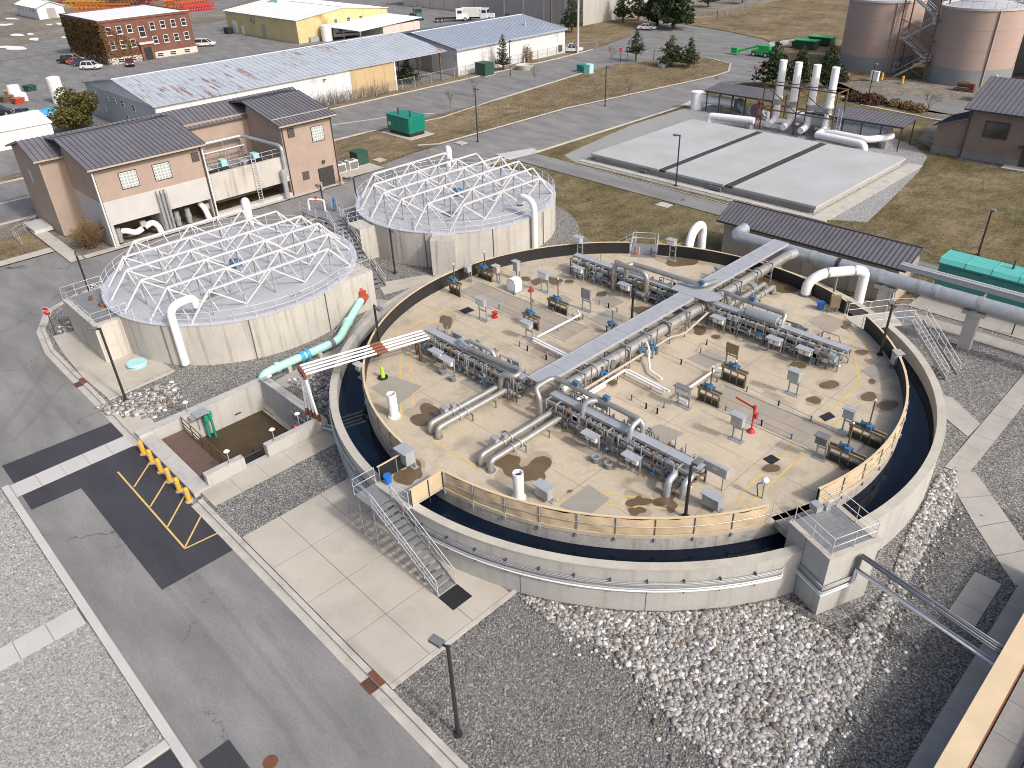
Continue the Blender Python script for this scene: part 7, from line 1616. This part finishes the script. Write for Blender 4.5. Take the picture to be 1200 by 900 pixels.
leafmat('shrub_red', [(0.04,0.02,0.015),(0.08,0.035,0.025),(0.11,0.05,0.03),(0.07,0.06,0.03)])
mat('twig', (0.20,0.125,0.065), 0.25, 3.0, 0.95); mat('bark', (0.10,0.075,0.055), 0.25, 4.0, 0.95); mat('bark_grey', (0.15,0.13,0.115), 0.2, 4.0, 0.95)
b = leaves(B(), 3400, lambda: ((random.uniform(-201,-175.6),28.42,9.0*random.random()**0.8),(0,-1,0)), 0.16, 0.4)
leaves(b, 1100, lambda: (lambda y: ((-175.48,y,random.uniform(0,9.0)*(1-0.07*(y-28.6))),(1,0,0)))(28.6+10*random.random()**1.7), 0.12, 0.28)
part('vines', b, 'vine', t, 'brown dry vines covering the left wall', kind='stuff')
# yellow building with white roof and annex
t = shed('warehouse', 'pale yellow building with white roof at the top', -202,-163.6,72.2,101.0,5.4,7.0,'yellow_wall','white_roof','x',10,over=0.3)
part('roof_unit', B().box(-196,-192.4,84,87,6.9,9.2), 'pipe_mint', t); part('roof_unit_base', B().box(-196.4,-192,83.6,87.4,6.6,6.9), 'white_roof', t)
for x, w_, h, m_ in ((-197.5,2.4,3.2,'white_trim'),(-193,1.2,2.2,'white_trim'),(-181,1.8,3.4,'block_grey')): part('door', B().box(x-w_/2,x+w_/2,72.1,72.18,0,h), m_, t)
for y in (84,88,92): win(t,'x',y,3.6,1.2,1.0,-163.6,sill=False)
part('wall_unit', B().box(-186.6,-185.4,71.6,72.2,3.6,4.6), 'grey_dark', t)
t = thing('annex', 'low cream annex with pale roof in front of the yellow building', 'building', (-156,91,0)); part('wall', B().box(-163.4,-148.4,88,100,0,3.4), 'cream_wall', t); ribbed(t,'roof_slope',((-164,80.5,3.2),(-148,80.5,3.2),(-148,100.6,4.2),(-164,100.6,4.2)),16,'white_roof',0.12,'white_roof')
for x in (-163.6,-156,-148.4): part('post', B().bar((x,81,0),(x,81,3.2),0.16), 'trim_tan', t)
part('tank', B().cyl((-161.5,79.4,0),(-161.5,79.4,3.8),1.4,18), 'white_trim', t); part('crate', B().cbox(-164.5,76.5,0,3.2,2.6,1.2), 'block_grey', t)
c = P(83*0+75*0+67,14); 
t = thing('dumpster', 'black dumpster by the yellow building wall', 'dumpster', (-198.4,70.4,0)); part('body', B().cbox(-198.4,70.4,0.1,2.4,1.6,1.4), 'black', t); part('lid', B().cbox(-198.4,70.4,1.5,2.5,1.7,0.12), 'trim_dark', t)
# big grey and cream sheds at the top
t = thing('warehouse', 'tall grey block warehouse behind the pines at the top', 'building', (-140,155,0)); part('wall', B().box(-160,-121.5,134.6,180,0,10.5), 'block_grey', t); part('front_cladding', B().box(-121.5,-121.4,134.6,180,0,10.4), 'block_pale', t); part('parapet', B().box(-160.2,-121.2,134.4,134.7,10.5,10.9).box(-121.6,-121.2,134.7,180,10.5,10.9), 'concrete_walk', t)
for x in (-152,-144,-136,-128): part('pilaster', B().box(x-0.25,x+0.25,134.4,134.6,0,10.4), 'block_pale', t)
t = thing('warehouse', 'cream metal warehouse at the top centre', 'building', (-176,145,0)); part('wall', B().box(-205,-160.6,138,160,0,7.5), 'cream_wall', t); part('roof', B().box(-205.6,-160.3,137.6,160.4,7.5,7.9), 'white_roof', t); part('end_cladding', B().box(-205,-183,137.9,137.98,0,7.3), 'cream_wall', t)
for x in (-197,-190,-183,-176,-169): part('pilaster', B().box(x-0.2,x+0.2,137.7,138,0,7.4), 'trim_tan', t)
part('window', B().box(-168,-166,137.86,137.95,3.8,5.2), 'black', t); part('bench_rail', B().bar((-175,136.9,1.2),(-163,136.9,1.2),0.12).bar((-175,136.9,0),(-175,136.9,1.2),0.12).bar((-163,136.9,0),(-163,136.9,1.2),0.12), 'red_valve', t)
# small white sheds, far left
t = shed('shed', 'small white shed with pale roof in the far top left lot', -312,-289.5,47.5,56.0,3.6,5.2,'metal_white','white_roof','x',12,'shed',0.5); part('door', B().box(-289.5,-289.4,50.4,53.2,0,3.2), 'block_grey', t)
for x in (-309,-305,-301,-297,-293.5): win(t,'y',x,2.0,1.2,1.0,47.5,sill=False)
t = shed('shed', 'white hoop shed at the far left edge of the photo', -281,-268,14,24.5,3.2,4.4,'metal_white','white_roof','x',8,'shed',0.2)
t = shed('shed', 'white ribbed metal shed at the left edge behind the plant building', -124,-112.6,-40,-3.4,2.7,3.6,'metal_white','white_roof','y',40,'shed',0.2)
# lattice crane booms lying in the far lot
def boom(p, q, w_, m, label):
    p = Vector(p); q = Vector(q); t = thing('crane_boom', label, 'crane boom', p, 'lattice booms stored in the far lot'); d = (q-p).normalized(); u = d.cross(Vector((0,0,1))).normalized()*w_/2; z = Vector((0,0,w_/2)); n = 12
    cs = [u+z,u-z,-u-z,-u+z]
    for c in cs: part('chord', B().bar(p+c,q+c,0.42), m, t)
    b = B()
    for i in range(n):
        a, e = p.lerp(q,i/n), p.lerp(q,(i+1)/n)
        for k in range(4): b.bar(a+cs[k],e+cs[(k+1)%4],0.26)
    part('lacing', b, m, t)
cols = ['red_valve','crane_yellow','red_paint','crane_orange','crane_yellow','red_valve','crane_purple','crane_orange']
mat('crane_yellow',(0.62,0.34,0.04),0.1,1,0.5); mat('crane_orange',(0.55,0.14,0.03),0.1,1,0.5); mat('crane_purple',(0.12,0.05,0.10),0.1,1,0.5)
for k, (a, e, zz) in enumerate((((70,3),(150,7),1.3),((78,9),(160,9.5),1.2),((95,1),(182,5),2.4),((90,12),(150,12),1.0),((110,5),(178,2),3.6),((130,1),(190,-2),2.2),((118,9),(176,11),2.2),((195,9),(238,-1),1.2),((205,12),(246,7),1.3),((200,5),(232,-6),2.4),((215,15),(252,11),1.0),((165,4),(200,-3),1.4))):
    m_ = cols[k % 8]; boom((*P2(*a),zz),(*P2(*e),zz), 2.0, m_, ('%s lattice boom in the stack behind the brick building, %s' % ({'red_valve':'rust red','crane_yellow':'yellow','red_paint':'red','crane_orange':'orange','crane_purple':'dark purple'}[m_], ('leftmost row front','front row','back row','lowest row','top of the pile','far back','middle row','right pile back','right pile front','right pile far end','right pile lowest','between the piles')[k])))
# ---------------------------------------------------------------- vehicles
for n_, c_ in (('car_white',(0.72,0.73,0.74)),('car_black',(0.02,0.02,0.025)),('car_orange',(0.45,0.10,0.04)),('car_blue',(0.05,0.07,0.16)),('car_maroon',(0.10,0.015,0.02)),('car_silver',(0.40,0.42,0.44)),('truck_teal',(0.08,0.17,0.18)),('tarp_blue',(0.10,0.30,0.62))): mat(n_, c_, 0.04, 1, 0.25, spec=0.6)
def car(px, py, head, label, m, kind='suv', cat='car', z=0.0):
    c = P(px, py, z); t = thing('parked_car' if cat == 'car' else cat.replace(' ','_'), label, cat, c); a = R(head)
    L, W_, H = {'suv':(4.6,1.85,1.7),'sedan':(4.6,1.8,1.45),'van':(5.1,1.95,1.8),'pickup':(5.4,1.95,1.8)}[kind]
    def tf(b): b.v = [(c.x+math.cos(a)*x-math.sin(a)*y, c.y+math.sin(a)*x+math.cos(a)*y, c.z+z_) for x,y,z_ in b.v]; return b
    def prof(pts, w0, w1):
        b = B(); n = len(pts); zs = [p[1] for p in pts]; lo, hi = min(zs), max(zs)
        wz = lambda z_: w0+(w1-w0)*(z_-lo)/(hi-lo+1e-6)
        b.v = [(x,-wz(z_)/2,z_) for x,z_ in pts]+[(x,wz(z_)/2,z_) for x,z_ in pts]; b._f(list(range(n))); b._f([n+i for i in range(n)][::-1])
        for i in range(n): j = (i+1)%n; b._f([j,i,n+i,n+j])
        return b
    h = L/2
    body = [(-h,0.35),(h-0.1,0.35),(h,0.6),(h-0.08,0.85),(h-1.1,1.0),(-h+0.15,1.0),(-h,0.85)]
    part('body', tf(prof(body,W_,W_-0.06)), m, t)
    if kind == 'pickup': cab = [(-0.55,1.0),(1.35,1.0),(0.75,H),(-0.35,H)]
    elif kind == 'sedan': cab = [(-1.75,1.0),(1.15,1.0),(0.35,H),(-1.0,H)]
    elif kind == 'van': cab = [(-h+0.1,1.0),(h-0.95,1.0),(h-2.0,H),(-h+0.35,H)]
    else: cab = [(-h+0.15,1.0),(1.15,1.0),(0.4,H),(-h+0.5,H)]
    g_ = part('cabin', tf(prof(cab,W_-0.1,W_-0.5)), 'glass', t)
    x0, x1 = min(p[0] for p in cab if p[1] == H), max(p[0] for p in cab if p[1] == H)
    part('roof', tf(B().box(x0-0.05,x1+0.05,-W_/2+0.24,W_/2-0.24,H-0.02,H+0.05)), m, t)
    b = B()
    for s in (-1,1):
        for (xa,za),(xb,zb) in ((cab[1],cab[2]),(cab[0],cab[3])): b.bar((xa,s*(W_/2-0.06),za),(xb,s*(W_/2-0.25),zb),0.1)
        xm = (cab[0][0]+cab[1][0])/2; b.bar((xm,s*(W_/2-0.05),1.0),(xm,s*(W_/2-0.24),H),0.1)
    part('pillars', tf(b), m, t)
    if kind == 'pickup': part('bed', tf(B().box(-h+0.1,-0.65,-W_/2+0.15,W_/2-0.15,1.0,1.03)), 'black', t); part('bed_sides', tf(B().box(-h,-0.6,-W_/2,-W_/2+0.1,1.0,1.25).box(-h,-0.6,W_/2-0.1,W_/2,1.0,1.25).box(-h,-h+0.1,-W_/2,W_/2,1.0,1.25)), m, t)
    for x in (-h+0.9,h-0.9):
        for s in (-1,1): w_ = part('wheel', tf(B().cyl((x,s*(W_/2-0.2),0.34),(x,s*(W_/2+0.02),0.34),0.34,14)), 'black', t); part('rim', tf(B().cyl((x,s*(W_/2+0.02),0.34),(x,s*(W_/2+0.03),0.34),0.2,10)), 'galv', w_)
    for s in (-1,1): part('headlight', tf(B().box(h-0.12,h+0.01,s*0.62-0.16,s*0.62+0.16,0.66,0.82)), 'screen_white', t); part('tail_light', tf(B().box(-h-0.01,-h+0.06,s*0.7-0.1,s*0.7+0.1,0.7,0.95)), 'red_paint', t)
    return t
car(108,81,38,'white SUV parked beside the brick building','car_white','suv')
car(97,77,38,'dark blue car parked second from the white SUV','car_blue','sedan'); car(91,75,38,'orange car parked between dark cars by the brick building','car_orange','sedan'); car(87,72.5,38,'silver-roofed grey car parked deepest in the row','car_silver','suv'); car(80,74,200,'black pickup at the left end of the parked row','car_black','pickup')
car(153,77,-20,'dark maroon car parked in front of the brick building','car_maroon','sedan'); car(241,54,45,'white minivan right of the brick building','car_white','van'); car(669,61,30,'white pickup at the corner of the blue-roofed warehouse','car_white','pickup'); car(758,35,20,'white car partly under the big pines','car_white','sedan')
car(28,140,120,'black flatbed truck on the left lot','car_black','pickup'); car(80,122,10,'white car with dark windows beside the bushy tree','car_white','sedan'); car(0,135,60,'black car cut off by the left edge','car_black','suv')
def truck(px, py, head, label, m, cargo=None):
    c = P(px,py); t = thing('truck', label, 'truck', c); a = R(head)
    def tf(b): b.v = [(c.x+math.cos(a)*x-math.sin(a)*y, c.y+math.sin(a)*x+math.cos(a)*y, z_) for x,y,z_ in b.v]; return b
    part('cab', tf(B().box(1.2,3.2,-1.2,1.2,0.6,3.3).box(3.2,5.0,-1.0,1.0,0.6,1.9)), m, t); part('windscreen', tf(B().box(3.2,3.24,-1.05,1.05,2.0,3.0).box(1.6,2.9,-1.22,1.22,2.1,2.9)), 'glass', t)
    part('chassis', tf(B().box(-5,1.2,-0.6,0.6,0.7,1.1)), 'black', t)
    for x in (-4.2,-2.9,3.8):
        for s in (-1,1): w_ = part('wheel', tf(B().cyl((x,s*0.75,0.52),(x,s*1.2,0.52),0.52,14)), 'black', t); part('rim', tf(B().cyl((x,s*1.2,0.52),(x,s*1.22,0.52),0.28,10)), 'galv', w_)
    if cargo: part('box_body', tf(B().box(-5,1.0,-1.2,1.2,1.1,3.4)), cargo, t)
truck(488,22,-25,'dark teal tractor truck between the warehouses','truck_teal'); truck(530,25,50,'white tractor truck nearest the cream warehouse rail','car_white'); truck(612,20,60,'white truck at the grey warehouse corner','car_white'); truck(560,24,30,'white service truck behind the blue roof','car_white','white_trim')
# motorhome trailer
c = P(412,44); t = thing('travel_trailer', 'white travel trailer parked in front of the cream annex', 'trailer', c); a = R(60)
def tf(b): b.v = [(c.x+math.cos(a)*x-math.sin(a)*y, c.y+math.sin(a)*x+math.cos(a)*y, z_) for x,y,z_ in b.v]; return b
part('body', tf(B().box(-4.6,4.6,-1.25,1.25,0.6,3.1)), 'car_white', t); part('roof', tf(B().box(-4.5,4.5,-1.2,1.2,3.1,3.25)), 'white_roof', t); part('stripe', tf(B().box(-4.0,3.0,-1.27,-1.25,1.3,1.6).box(-4.0,3.0,1.25,1.27,1.3,1.6)), 'trim_dark', t)
for x in (-2.6,0.2,2.8): part('window', tf(B().box(x-0.5,x+0.5,-1.28,-1.25,1.8,2.5)), 'glass', t)
for x in (-0.6,0.6): part('wheel', tf(B().cyl((x,-1.25,0.4),(x,1.25,0.4),0.4,14)), 'black', t)
# left lot clutter
c = P(71,120); t = thing('storage_tank', 'tall white cylindrical tank in the left lot', 'tank', c); part('shell', B().cyl(c,c+Vector((0,0,4.4)),1.25,20), 'white_trim', t); part('dome', B().ball(c+Vector((0,0,4.4)),1.25,0.3,20,8), 'white_trim', t)
c = P(20,116); t = thing('storage_tank', 'pale wrapped tank among pallets at the left edge', 'tank', c); part('shell', B().cyl(c,c+Vector((0,0,2.6)),1.3,18,1.1), 'white_roof', t); part('base', B().cbox(c.x+2.4,c.y,0,2.4,2.2,1.4), 'white_trim', t)
for px, m_, l in (((41,141),'cap_aqua','pale plastic wrapped bale beside the white ribbed shed, left'),((50,140),'tarp_blue','light blue wrapped bale beside the white ribbed shed, middle'),((60,138),'pipe_cyan','teal wrapped bale beside the bushy tree')):
    c = P(*px); t = thing('wrapped_bale', l, 'bale', c); b = B().ball(c+Vector((0,0,0.8)),1.5,0.65,10,6); part('bale', b, m_, t); part('strap', B().ring(c.x,c.y,1.46,1.53,0.75,0.85,n=20), 'white_trim', t)
for px, m_, l in (((14,112),'crane_yellow','stack of yellow pallets by the wrapped tank'),((22,121),'red_valve','red pallets by the wrapped tank'),((8,119),'plank_brown','brown pallets at the left edge'),((36,106),'green_box','green bin in the left lot')):
    c = P(*px); t = thing('pallet_stack', l, 'pallets', c)
    for k in range(4): part('pallet', B().cbox(c.x,c.y,k*0.28,2.2,1.8,0.2,0.1*k), m_, t)
# snow or white sheeting lying about the far left lot
for k, (px, rx, ry) in enumerate((((15,56),16,2.4),((40,46),7,1.4),((20,41),10,1.2),((70,28),5,1),((36,40),5,0.9),((85,41),6,1.2),((6,29),8,1.4),((14,22),9,0.9),((58,29),4,0.8),((76,44),4,1.0))):
    solo('snow_patch', B().sheet(pxp(*blob(px[0],px[1],rx,ry,0,0.25)),0.03+0.002*k), 'white_roof', ('largest melting snow patch nearest the road at the far left','snow patch right of the largest one on the far left lot','long snow patch above the largest one on the far left lot','small snow patch below the white shed door','short snow patch right of the long one','snow patch beside the brick building on the far lot','snow patch just below the hoop shed','snow patch left of the white shed','tiny snow patch under the white shed','small snow patch left of the brick building')[k], 'snow patch', 'snow patches on the far left lot')
# ================================================================ TREES AND SHRUBS
def pine_parts(h, r, seed, dense=1.0, base=0.14):
    rnd = random.Random(seed); tr = B(); tr.cyl((0,0,0),(0,0,h*0.96),0.032*h,8,0.006*h); cr = B(); lim = B()
    lv = int(9+h*1.1)
    for i in range(lv):
        f = i/(lv-1); z = h*(base+(1-base)*f*0.98); rad_ = r*(1-f)**0.75*rnd.uniform(0.75,1.12)+0.12*r*(1-f)+0.08
        nb = max(4,int(rnd.uniform(5,8)*(1-0.4*f)))
        for k in range(nb):
            a = 2*math.pi*(k+rnd.random())/nb; L = rad_*rnd.uniform(0.65,1.1); dz = L*rnd.uniform(0.02,0.35)
            e = Vector((L*math.cos(a),L*math.sin(a),z+dz)); s = Vector((0,0,z)); lim.cyl(s,e,0.012*h*(1-f)+0.01,4,0.006,False)
            m = max(3,int(7*dense*(L/r+0.35)))
            for j in range(m):
                c = s.lerp(e,0.3+0.7*(j+rnd.random())/m)+Vector((rnd.gauss(0,0.07*r),rnd.gauss(0,0.07*r),rnd.gauss(0.05*r,0.06*r))); sz = rnd.uniform(0.09,0.2)*r*(0.6+0.4*(1-f))
                for q in range(4):
                    u = Vector((rnd.gauss(0,1),rnd.gauss(0,1),rnd.gauss(0.4,0.7))).normalized(); v = u.orthogonal().normalized(); v.rotate(Matrix.Rotation(rnd.uniform(0,6.28),3,u))
                    cr.quad(c-v*sz*0.35,c+u*sz*1.3,c+v*sz*0.35)
    return tr, lim, cr
PROTO = {}
def shift(b, c, s=1.0): b.v = [(c[0]+x*s,c[1]+y*s,c[2]+z*s) for x,y,z in b.v]; return b
def pine(px, py, h, r, label, seed, m='needle', dense=1.0, base=0.14):
    c = P(px,py,0.05); t = thing('pine_tree', label, 'tree', c, 'evergreen trees'); tr, lim, cr = pine_parts(h, r, seed, dense, base)
    k = part('trunk', shift(tr,c), 'bark', t); part('limbs', shift(lim,c), 'bark', k); part('crown', shift(cr,c), m, t)
pine(590,82,6.6,1.9,'slim pine in front of the white warehouse wall',1); pine(478,97,4.6,2.2,'round bushy evergreen at the open end of the long warehouse',2,'needle',1.0,0.05)
pine(670,38,9.0,3.0,'pine in front of the tall grey warehouse corner',3); pine(745,72,6.0,2.0,'pine on the grass island beside the no-entry sign',4,base=0.25); pine(786,78,5.6,2.6,'bushy pine beside the white cabinet on the island',5); pine(808,79,5.4,2.2,'slim pine at the right of the grass island',6)
pine(770,30,14.0,5.0,'tall dark pine at the top, left of the pair',7,dense=1.5,base=0.1); pine(789,34,14.5,5.4,'tall dark pine at the top, right of the pair',8,dense=1.5,base=0.1); pine(730,26,9.0,3.2,'pine in front of the pale warehouse wall, left',9); pine(748,24,8.5,3.0,'pine in front of the pale warehouse wall, right',10)
pine(905,102,7.4,3.1,'dark pine behind the white stacks, left',11,dense=1.4); pine(935,104,6.8,2.8,'dark pine behind the white stacks, middle',12,dense=1.2); pine(968,103,7.0,2.8,'dark pine behind the white stacks, right',13,dense=1.2)
pine(830,8,9.0,3.4,'pine at the top edge beyond the chain-link fence',14); pine(870,4,9.0,3.0,'far pine at the top edge right of the road',15)
# broad golden-green tree by the white shed
c = P(92,152,0); t = thing('broad_tree', 'broad golden-green bushy tree behind the plant building', 'tree', c)
tr = B().cyl(c,c+Vector((0,0,2.4)),0.35,8,0.25)
for k in range(7): a = k*0.9; tr.cyl(c+Vector((0,0,1.4+0.15*k)),c+Vector((2.6*math.cos(a),2.6*math.sin(a),3.2+0.25*k)),0.14,6,0.04)
part('trunk', tr, 'bark', t); lobes = [(random.gauss(0,1.9),random.gauss(0,1.9),random.uniform(1.6,5.0),random.uniform(1.0,1.7)) for _ in range(22)]
def lobe_pt():
    l = random.choice(lobes); d = Vector((random.gauss(0,1),random.gauss(0,1),random.gauss(0,1))).normalized(); return c+Vector((l[0],l[1],l[2]))+d*l[3]*random.uniform(0.75,1.08), d
part('crown', leaves(B(), 6500, lobe_pt, 0.12, 0.3), 'needle_gold', t)
# shrubs
def shrub(c, rx, h, label, m, n=900, twigs=30, cat='shrub'):
    t = thing('shrub', label, cat, c); tw = B()
    for k in range(twigs):
        a = random.uniform(0,6.28); l = random.uniform(0.5,1.0); e = c+Vector((rx*l*math.cos(a),rx*l*math.sin(a),h*random.uniform(0.6,1.0)*(1.15-0.4*l))); tw.cyl(c+Vector((0.15*math.cos(a),0.15*math.sin(a),0)),e,0.03,4,0.008,False)
    part('twigs', tw, 'bark', t)
    def pt():
        d = Vector((random.gauss(0,1),random.gauss(0,1),abs(random.gauss(0,1)))).normalized(); k = random.uniform(0.5,1.05); return c+Vector((d.x*rx*k,d.y*rx*k,0.1+d.z*h*k)), d
    part('foliage', leaves(B(), n, pt, 0.05*rx+0.03, 0.10*rx+0.06), m, t)
c = Vector((-60.0,-16.3,0.1)); t = thing('shrub', 'dry golden-brown bush at the corner of the plant building', 'shrub', c); tw = B()
for k in range(520):
    a = random.uniform(0,6.28); l = random.random()**0.6*1.9; q0 = c+Vector((0.5*math.cos(a)*random.random(),0.5*math.sin(a)*random.random(),0)); h_ = random.uniform(1.6,3.3)*(1.1-0.22*l)
    e = c+Vector((l*math.cos(a),l*math.sin(a),h_)); m_ = q0.lerp(e,0.5)+Vector((random.gauss(0,.12),random.gauss(0,.12),0.25)); tw.tube([q0,m_,e],0.014,4,False)
part('twigs', tw, 'twig', t)
part('foliage', leaves(B(), 1500, lambda: (lambda a, r_: (c+Vector((r_*math.cos(a),r_*math.sin(a),random.uniform(0.2,3.1)*(1.15-0.3*r_))),(0,0,1)))(random.uniform(0,6.28),random.random()**0.6*1.9), 0.03, 0.08), 'shrub_brown', t)
for px, r_, h_, m_, l in (((1000,118),1.6,1.5,'shrub_red','dark shrub at the left of the bed before the silos'),((1020,121),2.2,1.5,'shrub_red','wide dark red shrub in the bed before the silos'),((1031,122),1.2,1.2,'shrub_red','small dark shrub right of the wide red one'),((1048,125),1.2,1.2,'shrub_brown','brown twiggy shrub in the middle of the silo bed'),((1063,128),1.2,1.2,'shrub_brown','brown twiggy shrub right of the middle of the silo bed'),((1077,131),1.2,1.2,'shrub_brown','brown twiggy shrub at the right end of the silo bed'),((988,95),1.2,1.4,'shrub_red','dark shrub at the foot of the left silo'),((618,72),1.4,3.4,'shrub_brown','bare upright bush against the white warehouse wall')):
    shrub(P(*px,0.05), r_, h_, l, m_, 700)
struct('kerb', band(B(), [P2(985,114),P2(1010,124),P2(1040,130),P2(1090,140),P2(1125,146)], 0, 0.5, -0.02, 0.14), 'concrete_kerb')
# bare young trees
def bare(px, py, h, label, seed):
    rnd = random.Random(seed); c = P(px,py,0.05); t = thing('bare_tree', label, 'tree', c, 'bare young trees'); tr = B().cyl(c,c+Vector((0,0,h*0.55)),0.06,6,0.045); cr = B()
    def grow(p, d, L, r, n):
        e = p+d*L; cr.cyl(p,e,r,4,r*0.6,False)
        if n:
            for _ in range(3):
                d2 = (d+Vector((rnd.gauss(0,.45),rnd.gauss(0,.45),rnd.gauss(0.1,.3)))).normalized(); grow(p+d*L*rnd.uniform(0.5,1),d2,L*0.68,r*0.62,n-1)
    for k in range(5): a = k*1.26; grow(c+Vector((0,0,h*(0.3+0.05*k))),Vector((0.5*math.cos(a),0.5*math.sin(a),0.8)).normalized(),h*0.28,0.04,3)
    part('trunk', tr, 'bark_grey', t); part('branches', cr, 'bark_grey', t)
for k, (px, h, l) in enumerate((((555,113),3.4,'bare young tree above the lamp post on the dry verge'),((696,116),3.6,'bare young tree left of the island lamp post'),((736,115),3.6,'bare young tree right of the island lamp post'),((626,98),3.2,'bare young tree on the verge below the planter'),((716,74),3.4,'bare young tree near the no-entry sign'),((1085,138),4.0,'bare young tree by the kerb in front of the right silo'),((885,100),3.6,'pale bare young tree behind the left canopy'),((650,43),4.0,'bare tree against the blue-roofed warehouse end'),((528,128),3.0,'bare sapling where the far road kerb bends'))): bare(px[0],px[1],h,l,50+k)
# bare brush along the long warehouse wall
b = B()
for k in range(260):
    y = random.uniform(9,52); x = -96.7+random.uniform(-0.2,0.3); hh = random.uniform(1.2,3.6)
    for q in range(3): b.cyl((x,y,0),(x+random.gauss(0,0.2),y+random.gauss(0,0.7),hh*random.uniform(0.5,1)),0.035,4,0.012,False)
stuff('brush', b, 'bark_grey', 'bare thorny brush growing against the long warehouse front', 'brush')
# dry grass tufts scattered over the verges and lawns
leafmat('straw', [(0.17,0.14,0.09),(0.24,0.195,0.125),(0.31,0.255,0.17),(0.38,0.32,0.22)])
def tufts(name, poly, n, h0, h1, label):
    b = B()
    for x, y in scatter(poly, n):
        for q in range(4):
            a = random.uniform(0,6.28); h_ = random.uniform(h0,h1); w_ = random.uniform(0.02,0.05); l_ = random.uniform(0.05,0.3)
            b.quad((x+w_*math.cos(a),y+w_*math.sin(a),0.04),(x-w_*math.cos(a),y-w_*math.sin(a),0.04),(x+l_*math.sin(a),y-l_*math.cos(a),h_))
    stuff(name, b, 'straw', label, 'grass')
tufts('grass_tufts', [(-61.5,40),(-61.5,62),(-56.8,98),(-60.5,110),(-72,110),(-79,96),(-78,86),(-75,60),(-75,48)], 5000, 0.08, 0.3, 'tufts of dry straw-coloured grass on the island between the roads')
tufts('grass_tufts', [(-58,124),(-44,112.5),(-40,106),(-24,135),(20,190),(-30,260),(-85,200),(-84,148),(-70,143),(-61,134)], 2500, 0.1, 0.4, 'tufts of dry grass on the slope left of the silos')
tufts('grass_tufts', [(9,34),(60,33.4),(60,26),(26,26),(24.8,34)], 700, 0.1, 0.35, 'tufts of dry grass behind the teal generator')
tufts('grass_tufts', [(-2,43),(50,37),(50,62),(-2,71),(-4,66)], 2000, 0.04, 0.12, 'tufts of dry grass on the lawn right of the far slab')
